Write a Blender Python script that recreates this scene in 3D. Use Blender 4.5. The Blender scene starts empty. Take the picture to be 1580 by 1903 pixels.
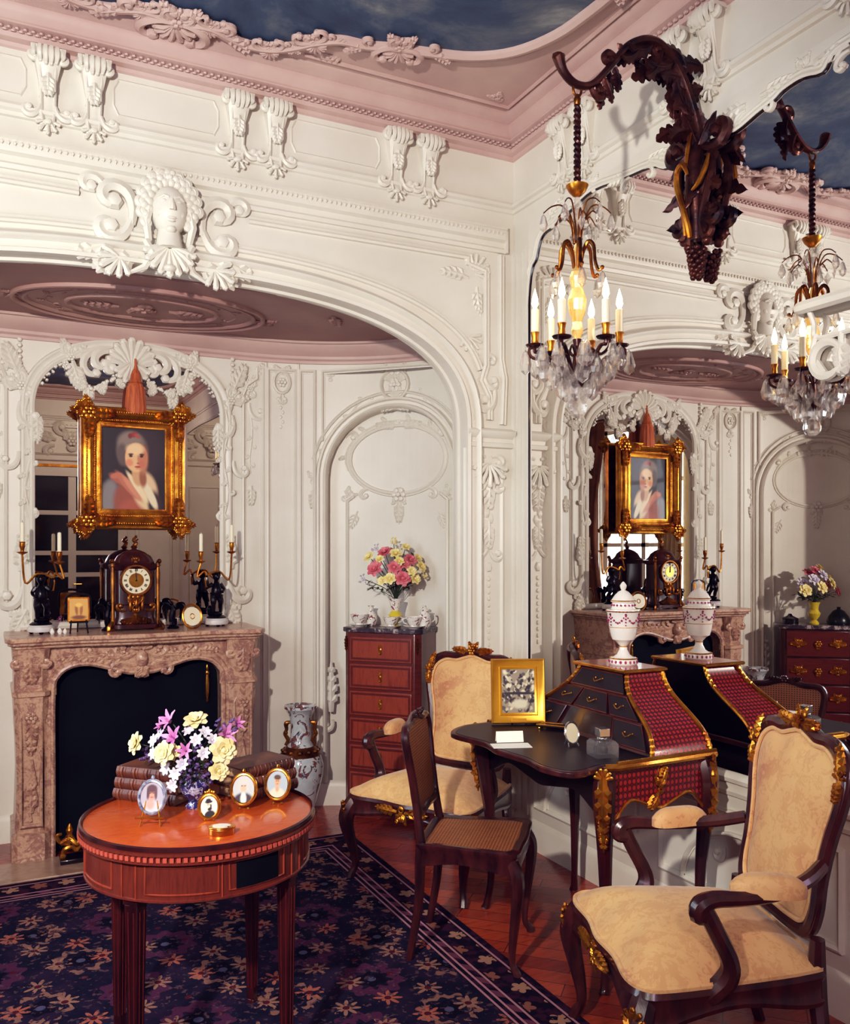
import bpy, math, random
from math import sin, cos, pi, sqrt, atan2, radians
from mathutils import Vector, Matrix
RN = random.Random(11)
SC = bpy.context.scene
COL = SC.collection
# ------------------------------------------------------------------ numbers of the place (metres)
EYE, FPX, TH = 1.52, 1637.0, math.atan(0.4946)
XM, YW, AX = 2.467, 3.94, 0.695        # mirror wall, arched wall, axis of the alcove
XL, YF = -1.08, -3.0                   # window wall, wall behind the camera
# ------------------------------------------------------------------ mesh builder
def smooth(pts, n=6, closed=False):
    P = [Vector(p) for p in pts]; out = []; m = len(P)
    rng = range(m if closed else m - 1)
    for i in rng:
        if closed: a, b, c, d = P[(i-1) % m], P[i], P[(i+1) % m], P[(i+2) % m]
        else: a, b, c, d = P[max(i-1, 0)], P[i], P[i+1], P[min(i+2, m-1)]
        for k in range(n):
            t = k/n
            out.append(0.5*((2*b) + (c-a)*t + (2*a-5*b+4*c-d)*t*t + (3*b-a-3*c+d)*t*t*t))
    if not closed: out.append(P[-1].copy())
    return out
def lerp(a, b, t): return a + (b-a)*t
def T(x=0, y=0, z=0): return Matrix.Translation((x, y, z))
def RX(a): return Matrix.Rotation(a, 4, 'X')
def RY(a): return Matrix.Rotation(a, 4, 'Y')
def RZ(a): return Matrix.Rotation(a, 4, 'Z')
def SCL(x, y, z): return Matrix.Diagonal((x, y, z, 1))
class MB:
    def __init__(s, W=None, M=None):
        s.v = []; s.f = []; s.M = M or Matrix.Identity(4); s.W = W
    def add(s, vs, fs):
        o = len(s.v)
        for p in vs:
            q = s.M @ Vector(p)
            if s.W: q = Vector(s.W(q.x, q.y, q.z))
            s.v.append(q)
        for f in fs: s.f.append([i+o for i in f])
        return s
    def box(s, c, d):
        x, y, z = c; a, b, h = d[0]/2, d[1]/2, d[2]/2
        return s.add([(x-a,y-b,z-h),(x+a,y-b,z-h),(x+a,y+b,z-h),(x-a,y+b,z-h),(x-a,y-b,z+h),(x+a,y-b,z+h),(x+a,y+b,z+h),(x-a,y+b,z+h)],
                     [(3,2,1,0),(4,5,6,7),(0,1,5,4),(1,2,6,5),(2,3,7,6),(3,0,4,7)])
    def bb(s, a, b): return s.box([(a[i]+b[i])/2 for i in range(3)], [abs(b[i]-a[i]) for i in range(3)])
    def tube(s, pts, r, n=8, closed=False, fl=1.0, up=None):
        P = [Vector(p) for p in pts]; m = len(P)
        if not hasattr(r, '__len__'): r = [r]*m
        elif len(r) != m:
            q = r; r = []
            for i in range(m):
                t = i/(m-1)*(len(q)-1); k = min(int(t), len(q)-2); r.append(lerp(q[k], q[k+1], t-k))
        vs = []; fs = []; N = None
        for i in range(m):
            a = P[(i-1) % m] if closed else P[max(i-1, 0)]
            b = P[(i+1) % m] if closed else P[min(i+1, m-1)]
            t = b-a
            if t.length < 1e-9: t = Vector((0, 0, 1))
            t.normalize()
            if N is None:
                u = Vector(up) if up else (Vector((0, 0, 1)) if abs(t.z) < .9 else Vector((1, 0, 0)))
                N = u - t*u.dot(t); N.normalize()
            else:
                N = N - t*N.dot(t)
                if N.length < 1e-6: N = t.orthogonal()
                N.normalize()
            B = t.cross(N)
            for k in range(n):
                g = 2*pi*k/n
                vs.append(P[i] + (N*cos(g)*fl + B*sin(g))*r[i])
        for i in range(m if closed else m-1):
            j = (i+1) % m
            for k in range(n):
                l = (k+1) % n
                fs.append((i*n+k, i*n+l, j*n+l, j*n+k))
        if not closed:
            fs.append(tuple(reversed(range(n)))); fs.append(tuple((m-1)*n+k for k in range(n)))
        return s.add(vs, fs)
    def lathe(s, prof, n=20, o=(0, 0, 0), lob=0, la=0.0):
        vs = []; fs = []; m = len(prof)
        for (r, z) in prof:
            for k in range(n):
                g = 2*pi*k/n; rr = r*(1+la*cos(lob*g)) if lob else r
                vs.append((o[0]+rr*cos(g), o[1]+rr*sin(g), o[2]+z))
        for i in range(m-1):
            for k in range(n):
                l = (k+1) % n
                fs.append((i*n+k, i*n+l, (i+1)*n+l, (i+1)*n+k))
        fs.append(tuple(reversed(range(n)))); fs.append(tuple((m-1)*n+k for k in range(n)))
        return s.add(vs, fs)
    def blob(s, c, r, n=7, m=5):
        if not hasattr(r, '__len__'): r = (r, r, r)
        vs = [(c[0], c[1], c[2]-r[2])]; fs = []
        for i in range(1, m):
            p = pi*i/m
            for k in range(n):
                g = 2*pi*k/n
                vs.append((c[0]+r[0]*sin(p)*cos(g), c[1]+r[1]*sin(p)*sin(g), c[2]-r[2]*cos(p)))
        vs.append((c[0], c[1], c[2]+r[2])); e = len(vs)-1
        for k in range(n):
            l = (k+1) % n
            fs.append((0, 1+l, 1+k)); fs.append((e, 1+(m-2)*n+k, 1+(m-2)*n+l))
            for i in range(m-2): fs.append((1+i*n+k, 1+i*n+l, 1+(i+1)*n+l, 1+(i+1)*n+k))
        return s.add(vs, fs)
    def prism(s, poly, z0, z1):
        n = len(poly)
        vs = [(p[0], p[1], z0) for p in poly] + [(p[0], p[1], z1) for p in poly]
        fs = [tuple(reversed(range(n))), tuple(range(n, 2*n))] + [(i, (i+1) % n, n+(i+1) % n, n+i) for i in range(n)]
        return s.add(vs, fs)
    def grid(s, fn, nu, nv, cu=False):
        vs = [fn(i/nu, j/nv) for i in range(nu if cu else nu+1) for j in range(nv+1)]
        w = nv+1; fs = []
        for i in range(nu):
            a = i; b = (i+1) % nu if cu else i+1
            for j in range(nv): fs.append((a*w+j, b*w+j, b*w+j+1, a*w+j+1))
        return s.add(vs, fs)
    def quad(s, *p): return s.add(p, [tuple(range(len(p)))])
    def mould(s, path, prof, closed=False, side=1):
        """sweep a profile [(offset, height)] along a 2-D path lying in the (u, v) plane, mitred"""
        P = [Vector((p[0], p[1])) for p in path]; m = len(P); vs = []; fs = []; k = len(prof)
        for i in range(m):
            a = P[(i-1) % m] if (closed or i > 0) else None
            b = P[(i+1) % m] if (closed or i < m-1) else None
            d1 = (P[i]-a).normalized() if a is not None else None
            d2 = (b-P[i]).normalized() if b is not None else None
            d1 = d1 or d2; d2 = d2 or d1
            n1 = Vector((-d1.y, d1.x)); n2 = Vector((-d2.y, d2.x)); n = n1+n2
            if n.length < 1e-6: n = n1
            n.normalize(); c = max(n.dot(n1), .35); n = n/c*side
            for (o, h) in prof: vs.append((P[i].x+n.x*o, P[i].y+n.y*o, h))
        for i in range(m if closed else m-1):
            j = (i+1) % m
            for q in range(k-1):
                f = (i*k+q, i*k+q+1, j*k+q+1, j*k+q)
                fs.append(f if side < 0 else f[::-1])
        return s.add(vs, fs)
    def cushion(s, outline, z0, hgt, rings=7, p=2.2, skirt=0.0):
        """domed pad above an outline (x, y)"""
        n = len(outline); cx = sum(q[0] for q in outline)/n; cy = sum(q[1] for q in outline)/n
        vs = []; fs = []
        if skirt:
            for q in outline: vs.append((q[0], q[1], z0-skirt))
        for i in range(rings):
            t = 1-i/rings
            for q in outline: vs.append((cx+(q[0]-cx)*t, cy+(q[1]-cy)*t, z0+hgt*(1-t**p)))
        rr = rings + (1 if skirt else 0)
        vs.append((cx, cy, z0+hgt)); e = len(vs)-1
        for i in range(rr-1):
            for k in range(n):
                l = (k+1) % n; fs.append((i*n+k, i*n+l, (i+1)*n+l, (i+1)*n+k))
        for k in range(n): fs.append(((rr-1)*n+k, (rr-1)*n+(k+1) % n, e))
        fs.append(tuple(reversed(range(n))))
        return s.add(vs, fs)
    # ---------------------------------------------------------------- carved ornament, in (u, v, w) of a surface
    def scroll(s, u, v, a, L, h=1, r=.012, turn=5.2, w=0.0, n=16, end=1.25):
        path = []; x, y = u, v; r *= 1.4
        for i in range(n):
            t = i/(n-1); path.append((x, y, w)); g = a+h*turn*t**1.5; ds = L/n*(1.25-.8*t)
            x += cos(g)*ds; y += sin(g)*ds
        s.tube(path, [r*.55, r, r*.9, r*.7], 6); s.blob(path[-1], r*end, 6, 4)
        return s
    def leaf(s, u, v, a, L, W=None, r=.008, w=0.0, bend=0.0, k=4):
        W = W or L*.4; r *= 1.6; pts = []; x, y, g = u, v, a
        for i in range(k+2):
            pts.append((x, y, w)); g = a+bend*i/(k+1); x += cos(g)*L/(k+1); y += sin(g)*L/(k+1)
        s.tube(pts, [r*.8, r*1.2, r, r*.3], 5)
        for i in range(k):
            t = (i+.5)/k; p = pts[i+1]; g = a+bend*t; l = W*(1-.55*abs(t-.3)-.25*t)
            for sd in (-1, 1):
                g1 = g+sd*.95; g2 = g+sd*.35
                q = (p[0]+cos(g1)*l*.55, p[1]+sin(g1)*l*.55, w+.3*r); e = (q[0]+cos(g2)*l*.5, q[1]+sin(g2)*l*.5, w)
                s.tube([p, q, e], [r*.8, r*1.0, r*.25], 5)
        return s
    def shell(s, u, v, a, R, n=9, r=None, w=0.0, spread=2.5):
        r = r or R*.13
        for i in range(n):
            g = a+(i/(n-1)-.5)*spread; rr = R*(1-.18*abs(i/(n-1)-.5)*2)
            s.tube([(u+cos(g)*R*.12, v+sin(g)*R*.12, w), (u+cos(g)*rr*.6, v+sin(g)*rr*.6, w+r*.8), (u+cos(g)*rr, v+sin(g)*rr, w+r*.3)], [r*.4, r*.8, r], 5)
            s.blob((u+cos(g)*rr, v+sin(g)*rr, w+r*.3), r*1.05, 5, 4)
        return s
    def flower(s, u, v, R, w=0.0, n=6):
        for i in range(n):
            g = 2*pi*i/n; s.blob((u+cos(g)*R*.62, v+sin(g)*R*.62, w+R*.15), (R*.42, R*.42, R*.35), 6, 4)
        s.blob((u, v, w+R*.35), R*.36, 6, 4); return s
    def garland(s, path, r, d=1.0, w=0.0):
        P = [Vector(p) for p in path]
        for i in range(len(P)-1):
            L = (P[i+1]-P[i]).length; k = max(1, int(L/(r*1.3)*d))
            for j in range(k):
                q = P[i].lerp(P[i+1], j/k)
                for _ in range(2):
                    rr = r*RN.uniform(.45, .85)
                    s.blob((q.x+RN.uniform(-.6, .6)*r, q.y+RN.uniform(-.6, .6)*r, w+RN.uniform(0, .5)*r), rr, 5, 4)
        return s
    def vine(s, path, r=.006, L=.05, w=0.0, step=1, curl=True):
        P = [Vector(p) for p in path]; s.tube([(p[0], p[1], w) for p in P], [r*.7, r*1.1, r*.6], 5)
        for i in range(1, len(P)-1, step):
            d = P[i+1]-P[i-1]; g = atan2(d.y, d.x); sd = 1 if (i//step) % 2 else -1
            if curl and i % 2: s.scroll(P[i].x, P[i].y, g+sd*.5, L*1.3, sd, r*.8, 4.4, w, 10)
            else: s.leaf(P[i].x, P[i].y, g+sd*.7, L, L*.42, r*.7, w, sd*.5, 3)
        return s
    def sheet(s, u, v, a, L, W, w=0.0, bend=0.0, curl=0.0, lob=5, n=15):
        pts = []; x, y, g = u, v, a
        for i in range(n+1):
            pts.append((x, y, g)); g += bend/n; x += cos(g)*L/n; y += sin(g)*L/n
        def fn(i, j):
            k = round(i*n); t = k/n; px, py, gg = pts[k]; e = (j-.5)*2
            hw = W*(sin(pi*min(1, t*.92+.08))**.75)*(.62+.38*abs(sin(lob*pi*t))); o = e*hw
            return (px-sin(gg)*o-cos(gg)*abs(e)*hw*.0, py+cos(gg)*o, w+curl*L*t*t-abs(e)**1.5*hw*.35+(1-abs(e))*.004)
        s.grid(fn, n, 6); s.tube([(p[0], p[1], w+curl*L*(i/n)**2+.003) for i, p in enumerate(pts)], [W*.14, W*.12, W*.04], 5); return s
    def rocaille(s, u, v, a, R, w=0.0):
        """a spray: shell, two C-scrolls and leaves"""
        s.shell(u, v, a, R*.55, 7, R*.07, w)
        for sd in (-1, 1):
            s.scroll(u, v, a+sd*1.3, R*1.25, sd*-1, R*.085, 5.0, w)
            s.scroll(u, v, a+sd*2.3, R*1.0, sd, R*.075, 4.6, w)
            s.leaf(u, v, a+sd*.75, R*.95, R*.35, R*.05, w, sd*-.5)
        s.flower(u, v, R*.2, w+R*.05); return s
# ------------------------------------------------------------------ objects
def obj(name, mb, mat, parent=None, label=None, ang=38, bevel=0, flat=False, kind=None, sub=0):
    me = bpy.data.meshes.new(name); me.from_pydata([tuple(p) for p in mb.v], [], mb.f); me.update()
    o = bpy.data.objects.new(name, me); COL.objects.link(o)
    for m in (mat if isinstance(mat, (list, tuple)) else [mat]): me.materials.append(m)
    if not flat:
        me.shade_smooth(); me.set_sharp_from_angle(angle=radians(ang))
    if bevel:
        b = o.modifiers.new('bevel', 'BEVEL'); b.width = bevel; b.segments = 2; b.limit_method = 'ANGLE'; b.angle_limit = radians(40)
    if sub:
        b = o.modifiers.new('sub', 'SUBSURF'); b.levels = sub; b.render_levels = sub
    if parent: o.parent = parent
    if label: o['label'] = label
    if kind: o['kind'] = kind
    return o
def struct(name, mb, mat, parent=None, **k):
    o = obj(name, mb, mat, parent, **k)
    if not parent: o['kind'] = 'structure'
    return o
def tag(o, label, cat, group=None):
    o['label'] = label; o['category'] = cat
    if group: o['group'] = group
    return o
def thing(name, label, cat, loc=(0, 0, 0), rz=0.0, group=None):
    o = bpy.data.objects.new(name, None); COL.objects.link(o); o.empty_display_size = .05
    o.location = loc; o.rotation_euler = (0, 0, rz)
    return tag(o, label, cat, group)
def dup(root, loc, rz, label=None, group=None, scale=None, rot=None):
    def cp(o, par):
        c = o.copy(); COL.objects.link(c)
        if par is not None: c.parent = par
        for ch in o.children: cp(ch, c)
        return c
    r = cp(root, None); r.location = loc; r.rotation_euler = rot or (0, 0, rz)
    if scale: r.scale = (scale,)*3
    if label: r['label'] = label
    if group: r['group'] = group
    return r
def face(dx, dy): return atan2(dx, -dy)     # turns a local -Y front towards (dx, dy)
# ------------------------------------------------------------------ materials
def S(r, g, b):
    f = lambda c: (c/255/12.92) if c/255 <= .04045 else ((c/255+.055)/1.055)**2.4
    return (f(r), f(g), f(b), 1)
class E:
    nt = None
    def __init__(s, k): s.k = k
    @staticmethod
    def m(op, *a):
        n = E.nt.nodes.new('ShaderNodeMath'); n.operation = op
        for i, x in enumerate(a):
            if isinstance(x, E): E.nt.links.new(x.k, n.inputs[i])
            else: n.inputs[i].default_value = x
        return E(n.outputs[0])
    def __add__(s, o): return E.m('ADD', s, o)
    __radd__ = __add__
    def __sub__(s, o): return E.m('SUBTRACT', s, o)
    def __rsub__(s, o): return E.m('SUBTRACT', o, s)
    def __mul__(s, o): return E.m('MULTIPLY', s, o)
    __rmul__ = __mul__
    def __truediv__(s, o): return E.m('DIVIDE', s, o)
    def lt(s, o): return E.m('LESS_THAN', s, o)
    def gt(s, o): return E.m('GREATER_THAN', s, o)
    def floor(s): return E.m('FLOOR', s)
    def frac(s): return E.m('FRACT', s)
    def abs(s): return E.m('ABSOLUTE', s)
    def sin(s): return E.m('SINE', s)
    def mod(s, o): return E.m('FLOORED_MODULO', s, o)
    def step(s, a, b):
        n = E.nt.nodes.new('ShaderNodeMapRange'); n.interpolation_type = 'SMOOTHSTEP'
        E.nt.links.new(s.k, n.inputs[0]); n.inputs[1].default_value = a; n.inputs[2].default_value = b
        return E(n.outputs[0])
def new_mat(name):
    m = bpy.data.materials.new(name); m.use_nodes = True; E.nt = m.node_tree
    return m, m.node_tree, m.node_tree.nodes['Principled BSDF']
def coords(nt, kind='Object', scale=(1, 1, 1), rot=(0, 0, 0)):
    t = nt.nodes.new('ShaderNodeTexCoord'); mp = nt.nodes.new('ShaderNodeMapping')
    mp.inputs['Scale'].default_value = scale; mp.inputs['Rotation'].default_value = rot
    nt.links.new(t.outputs[kind], mp.inputs[0]); return mp.outputs[0]
def xyz(nt, vec):
    s = nt.nodes.new('ShaderNodeSeparateXYZ'); nt.links.new(vec, s.inputs[0]); return E(s.outputs[0]), E(s.outputs[1]), E(s.outputs[2])
def mixc(nt, fac, a, b):
    n = nt.nodes.new('ShaderNodeMix'); n.data_type = 'RGBA'
    for i, x in ((0, fac), (6, a), (7, b)):
        if isinstance(x, E): nt.links.new(x.k, n.inputs[i])
        elif hasattr(x, 'is_linked'): nt.links.new(x, n.inputs[i])
        else: n.inputs[i].default_value = x
    return n.outputs[2]
def noise(nt, vec, scale, detail=4, rough=.55, dist=0.0):
    n = nt.nodes.new('ShaderNodeTexNoise'); n.inputs['Scale'].default_value = scale; n.inputs['Detail'].default_value = detail
    n.inputs['Roughness'].default_value = rough; n.inputs['Distortion'].default_value = dist
    if vec is not None: nt.links.new(vec, n.inputs['Vector'])
    return E(n.outputs[0])
def ramp(nt, fac, stops):
    n = nt.nodes.new('ShaderNodeValToRGB'); cr = n.color_ramp
    while len(cr.elements) < len(stops): cr.elements.new(.5)
    for e, (p, c) in zip(cr.elements, stops): e.position = p; e.color = c
    nt.links.new(fac.k, n.inputs[0]); return n.outputs[0]
def bump(nt, bs, h, strength=.3, dist=.01):
    b = nt.nodes.new('ShaderNodeBump'); b.inputs['Strength'].default_value = strength; b.inputs['Distance'].default_value = dist
    nt.links.new(h.k, b.inputs['Height']); nt.links.new(b.outputs[0], bs.inputs['Normal'])
def plain(name, c, rough=.5, metal=0.0, c2=None, ns=6.0, bmp=0.0, bs_=40.0, coat=0.0, kind='Object', scale=(1, 1, 1), dist=0.0, spec=None, lo=.35, hi=.65):
    m, nt, b = new_mat(name); b.inputs['Roughness'].default_value = rough; b.inputs['Metallic'].default_value = metal
    b.inputs['Coat Weight'].default_value = coat; b.inputs['Coat Roughness'].default_value = .08
    if spec is not None: b.inputs['Specular IOR Level'].default_value = spec
    v = coords(nt, kind, scale)
    if c2:
        f = noise(nt, v, ns, 5, .6, dist)
        nt.links.new(ramp(nt, f, [(lo, c), (hi, c2)]), b.inputs['Base Color'])
    else: 
        f = noise(nt, v, 3.0, 2)
        nt.links.new(mixc(nt, f*.16, c, tuple(x*.82 for x in c[:3])+(1,)), b.inputs['Base Color'])
    if bmp: bump(nt, b, noise(nt, v, bs_, 3), bmp, .004)
    return m
MT = {}
MT['plaster'] = plain('cream_painted_plaster', S(226, 221, 210), .42, 0, S(216, 210, 197), 2.0, .05, 30)
MT['plaster_dark'] = plain('shaded_plaster', S(176, 142, 132), .6, 0, S(160, 124, 118), 1.6, .05, 30)  # darker copy of the plaster, with the alcove ceiling's shade put into its colour
MT['cove'] = plain('mauve_plaster', S(204, 178, 170), .5, 0, S(190, 160, 154), 2.0)
MT['gilt'] = plain('gilded_wood', S(212, 150, 52), .3, .85, S(150, 84, 24), 14, .25, 60)
MT['giltdark'] = plain('antique_gilt_bronze', S(176, 112, 44), .34, .9, S(70, 38, 18), 9, .3, 50)
MT['ormolu'] = plain('polished_ormolu', S(232, 180, 84), .24, .95, S(190, 124, 48), 10, .1, 60)
MT['bronze'] = plain('black_bronze', S(26, 22, 28), .25, .55, S(12, 10, 16), 8, .15, 50)
MT['darkbronze'] = plain('dark_carved_bronze', S(96, 54, 40), .34, .6, S(30, 16, 24), 9, .3, 50)
MT['mahogany'] = plain('dark_mahogany', S(70, 24, 22), .28, 0, S(38, 12, 18), 5, 0, 40, .5, scale=(4, 4, .8))
MT['walnut'] = plain('carved_dark_walnut', S(78, 34, 30), .3, 0, S(40, 16, 20), 7, .06, 60, .4, scale=(3, 3, 1))
MT['ebony'] = plain('ebonised_wood', S(24, 14, 22), .22, 0, S(14, 8, 14), 5, 0, 40, .4)
MT['leather'] = plain('black_leather', S(26, 20, 28), .42, 0, S(18, 14, 22), 8, .06, 120)
MT['candle'] = plain('ivory_candle_wax', S(238, 230, 206), .5)
MT['white'] = plain('white_marble', S(226, 220, 214), .25, 0, S(196, 190, 190), 5)
MT['paper'] = plain('cream_paper', S(240, 236, 224), .8)
MT['black'] = plain('black_fire_board', S(5, 9, 15), .8, 0, S(10, 18, 25), 3, spec=.15)
MT['stem'] = plain('green_stem', S(58, 78, 44), .6, 0, S(34, 44, 36), 12)
MT['page'] = plain('book_page_edges', S(176, 144, 108), .8, 0, S(140, 108, 84), 30, scale=(1, 1, 12))
MT['tassel'] = plain('apricot_silk_cord', S(206, 118, 66), .6, 0, S(160, 76, 44), 10, .3, 90, scale=(8, 8, .6))
MT['cream_cloth'] = plain('cream_curtain_cloth', S(222, 200, 160), .8, 0, S(200, 172, 128), 6)
MT['ochre_cloth'] = plain('ochre_curtain_cloth', S(142, 92, 56), .85, 0, S(104, 62, 42), 6)
MT['darkglass'] = plain('dark_glazing', S(16, 18, 26), .08, 0, S(28, 28, 34), 2)
def wood_mat(name, a, b, scale, coat=.6, rough=.28):
    m, nt, bs = new_mat(name); v = coords(nt, 'Object', scale)
    f = noise(nt, v, 3.0, 6, .62, 1.4); g = noise(nt, v, 14.0, 3)
    nt.links.new(ramp(nt, f*.75+g*.25, [(.3, a), (.52, b), (.7, a)]), bs.inputs['Base Color'])
    bs.inputs['Roughness'].default_value = rough; bs.inputs['Coat Weight'].default_value = coat; bs.inputs['Coat Roughness'].default_value = .1
    return m
MT['tulip'] = wood_mat('tulipwood_veneer', S(116, 44, 34), S(152, 70, 46), (9, 9, 1.2))
MT['tulip2'] = wood_mat('crossbanded_rosewood', S(74, 24, 26), S(104, 40, 32), (2, 2, 12))
MT['tabletop'] = wood_mat('polished_satin_mahogany', S(158, 58, 18), S(190, 86, 28), (3, 14, 3), .35, .26)
MT['apron'] = wood_mat('table_apron_mahogany', S(82, 34, 30), S(114, 50, 36), (10, 10, 1.2), .5, .3)
MT['calf'] = plain('brown_calf_binding', S(110, 60, 38), .5, 0, S(66, 32, 26), 9, .1, 80, .1)
MT['calf2'] = plain('tan_calf_binding', S(132, 76, 42), .5, 0, S(82, 42, 30), 8, .1, 80, .1)
def marble(name, stops, sc, rough=.3):
    m, nt, b = new_mat(name); v = coords(nt, 'Object')
    f = noise(nt, v, sc, 8, .62, 1.6); g = noise(nt, v, sc*3.1, 5, .7, 2.5)
    nt.links.new(ramp(nt, f*.65+g*.35, stops), b.inputs['Base Color'])
    b.inputs['Roughness'].default_value = rough; b.inputs['Coat Weight'].default_value = .25; return m
MT['marble'] = marble('pink_brown_marble', [(.3, S(104, 70, 66)), (.41, S(160, 118, 102)), (.5, S(200, 166, 140)), (.57, S(150, 106, 96)), (.64, S(206, 178, 152)), (.74, S(168, 128, 116))], 6.0)
MT['dmarble'] = marble('grey_veined_marble', [(.36, S(34, 26, 36)), (.52, S(70, 58, 66)), (.58, S(190, 176, 170)), (.66, S(56, 44, 54))], 8.0)
MT['hearth'] = marble('pale_hearth_marble', [(.3, S(120, 92, 80)), (.5, S(170, 140, 118)), (.7, S(196, 170, 146))], 4.0)
def mirror_mat(name, c, rough=0.0):
    m, nt, b = new_mat(name); b.inputs['Base Color'].default_value = c; b.inputs['Metallic'].default_value = 1; b.inputs['Roughness'].default_value = rough
    return m
MT['mirror'] = mirror_mat('silvered_glass', (.86, .84, .82, 1)); MT['mirror2'] = mirror_mat('old_silvered_glass', (.74, .70, .66, 1))
def glass_mat(name, tint, tr=.45, milk=0.0):
    m, nt, b = new_mat(name); nt.nodes.remove(b)
    out = nt.nodes['Material Output']; g = nt.nodes.new('ShaderNodeBsdfGlass'); t = nt.nodes.new('ShaderNodeBsdfTransparent'); x = nt.nodes.new('ShaderNodeMixShader')
    g.inputs['Color'].default_value = tint; g.inputs['IOR'].default_value = 1.5; t.inputs['Color'].default_value = tint; x.inputs[0].default_value = tr
    nt.links.new(g.outputs[0], x.inputs[1]); nt.links.new(t.outputs[0], x.inputs[2]); last = x.outputs[0]
    if milk:
        d = nt.nodes.new('ShaderNodeBsdfDiffuse'); d.inputs[0].default_value = (.92, .90, .90, 1); y = nt.nodes.new('ShaderNodeMixShader'); y.inputs[0].default_value = milk; nt.links.new(last, y.inputs[1]); nt.links.new(d.outputs[0], y.inputs[2]); last = y.outputs[0]
    nt.links.new(last, out.inputs[0]); return m
MT['crystal'] = glass_mat('cut_crystal', (.99, .98, .97, 1), .5); MT['crystal2'] = glass_mat('thick_cut_crystal', (1, .99, .98, 1), .30, .07); MT['crystal'] = glass_mat('cut_crystal', (.99, .98, .97, 1), .48, .06); MT['pane'] = glass_mat('window_glass', (.98, .99, 1, 1), .92)
def emit(name, c, s):
    m, nt, b = new_mat(name); b.inputs['Emission Color'].default_value = c; b.inputs['Emission Strength'].default_value = s
    b.inputs['Base Color'].default_value = c; return m
MT['flame'] = emit('candle_bulb_glow', S(255, 214, 140), 40)
def brocade():
    m, nt, b = new_mat('cream_silk_damask'); v = coords(nt, 'Object')
    d = noise(nt, v, 10.0, 3, .5, 2.5); f = noise(nt, v, 30.0, 3, .6, 2.5); w = noise(nt, v, 3.0, 3)
    pat = (d*.5+f*.5).step(.49, .56)
    c1 = mixc(nt, w.step(.35, .7), S(222, 180, 126), S(206, 154, 106))
    c2 = mixc(nt, w.step(.4, .72), S(212, 166, 114), S(180, 118, 84))
    nt.links.new(mixc(nt, pat, c1, c2), b.inputs['Base Color']); b.inputs['Roughness'].default_value = .62
    b.inputs['Sheen Weight'].default_value = .25; bump(nt, b, f, .12, .004); return m
MT['damask'] = brocade()
def cane():
    m, nt, b = new_mat('woven_cane'); x, y, z = xyz(nt, coords(nt, 'UV')) if False else xyz(nt, coords(nt, 'Object', (1, 1, 1)))
    k = 85.0
    u = ((x*k).frac()-.5).abs().gt(.27); w = (((y+z)*k).frac()-.5).abs().gt(.27)
    hole = u*w
    c = mixc(nt, noise(nt, None, 8), S(186, 122, 72), S(150, 92, 58))
    nt.links.new(mixc(nt, hole, c, S(60, 30, 26)), b.inputs['Base Color']); b.inputs['Roughness'].default_value = .5; return m
MT['cane'] = cane()
def parquetry():
    m, nt, b = new_mat('red_lozenge_parquetry'); x, y, z = xyz(nt, coords(nt, 'Object'))
    k = 165.0; q = x*k; t = (z+.75*y)*k*.85
    a = (q+t).sin(); c = (q-t).sin(); p = (a*c).step(-.25, .25); d = (a*c).abs().lt(.12)
    base = mixc(nt, p, S(92, 20, 26), S(158, 44, 36)); base = mixc(nt, d, base, S(60, 12, 22))
    nt.links.new(base, b.inputs['Base Color']); b.inputs['Roughness'].default_value = .24; b.inputs['Coat Weight'].default_value = .7; b.inputs['Coat Roughness'].default_value = .08
    return m
MT['parquetry'] = parquetry()
def porcelain(name, stops, sc, base=S(232, 228, 222), rough=.14, lo=.0):
    m, nt, b = new_mat(name); v = coords(nt, 'Object'); f = noise(nt, v, sc, 3, .6, 1.2)
    nt.links.new(ramp(nt, f, stops), b.inputs['Base Color']); b.inputs['Roughness'].default_value = rough; b.inputs['Coat Weight'].default_value = .5; return m
W_ = S(234, 228, 220)
MT['china'] = porcelain('white_flowered_porcelain', [(.50, W_), (.57, W_), (.6, S(90, 60, 70)), (.66, S(180, 90, 80))], 38)
MT['porc'] = porcelain('glossy_white_porcelain', [(.3, W_), (.7, S(222, 214, 208))], 6)
MT['famille'] = porcelain('painted_vase_porcelain', [(.40, S(178, 186, 190)), (.52, S(196, 198, 196)), (.56, S(60, 60, 84)), (.62, S(150, 84, 60)), (.7, S(60, 44, 56))], 16)
MT['bluewhite'] = porcelain('dark_blue_and_white_porcelain', [(.38, S(40, 40, 84)), (.5, S(60, 58, 110)), (.54, S(196, 192, 214)), (.62, S(44, 40, 84))], 30)
MT['yellow'] = porcelain('yellow_glazed_porcelain', [(.4, S(222, 200, 70)), (.6, S(206, 176, 50))], 12)
MT['rose'] = plain('magenta_enamel', S(176, 70, 104), .4, 0, S(120, 40, 80), 20)
MT['grnblk'] = plain('dark_green_bronze', S(24, 30, 30), .3, .3)
for nm, a, b in (('pinkpetal', (226, 142, 146), (204, 98, 112)), ('yellowpetal', (246, 234, 176), (232, 208, 126)), ('creampetal', (240, 230, 186), (222, 204, 138)),
                 ('whitepetal', (230, 224, 230), (196, 186, 208)), ('lilacpetal', (226, 160, 206), (190, 110, 172)), ('purplepetal', (120, 96, 150), (70, 50, 96))):
    MT[nm] = plain(nm, S(*a), .55, 0, S(*b), 26)
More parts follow.
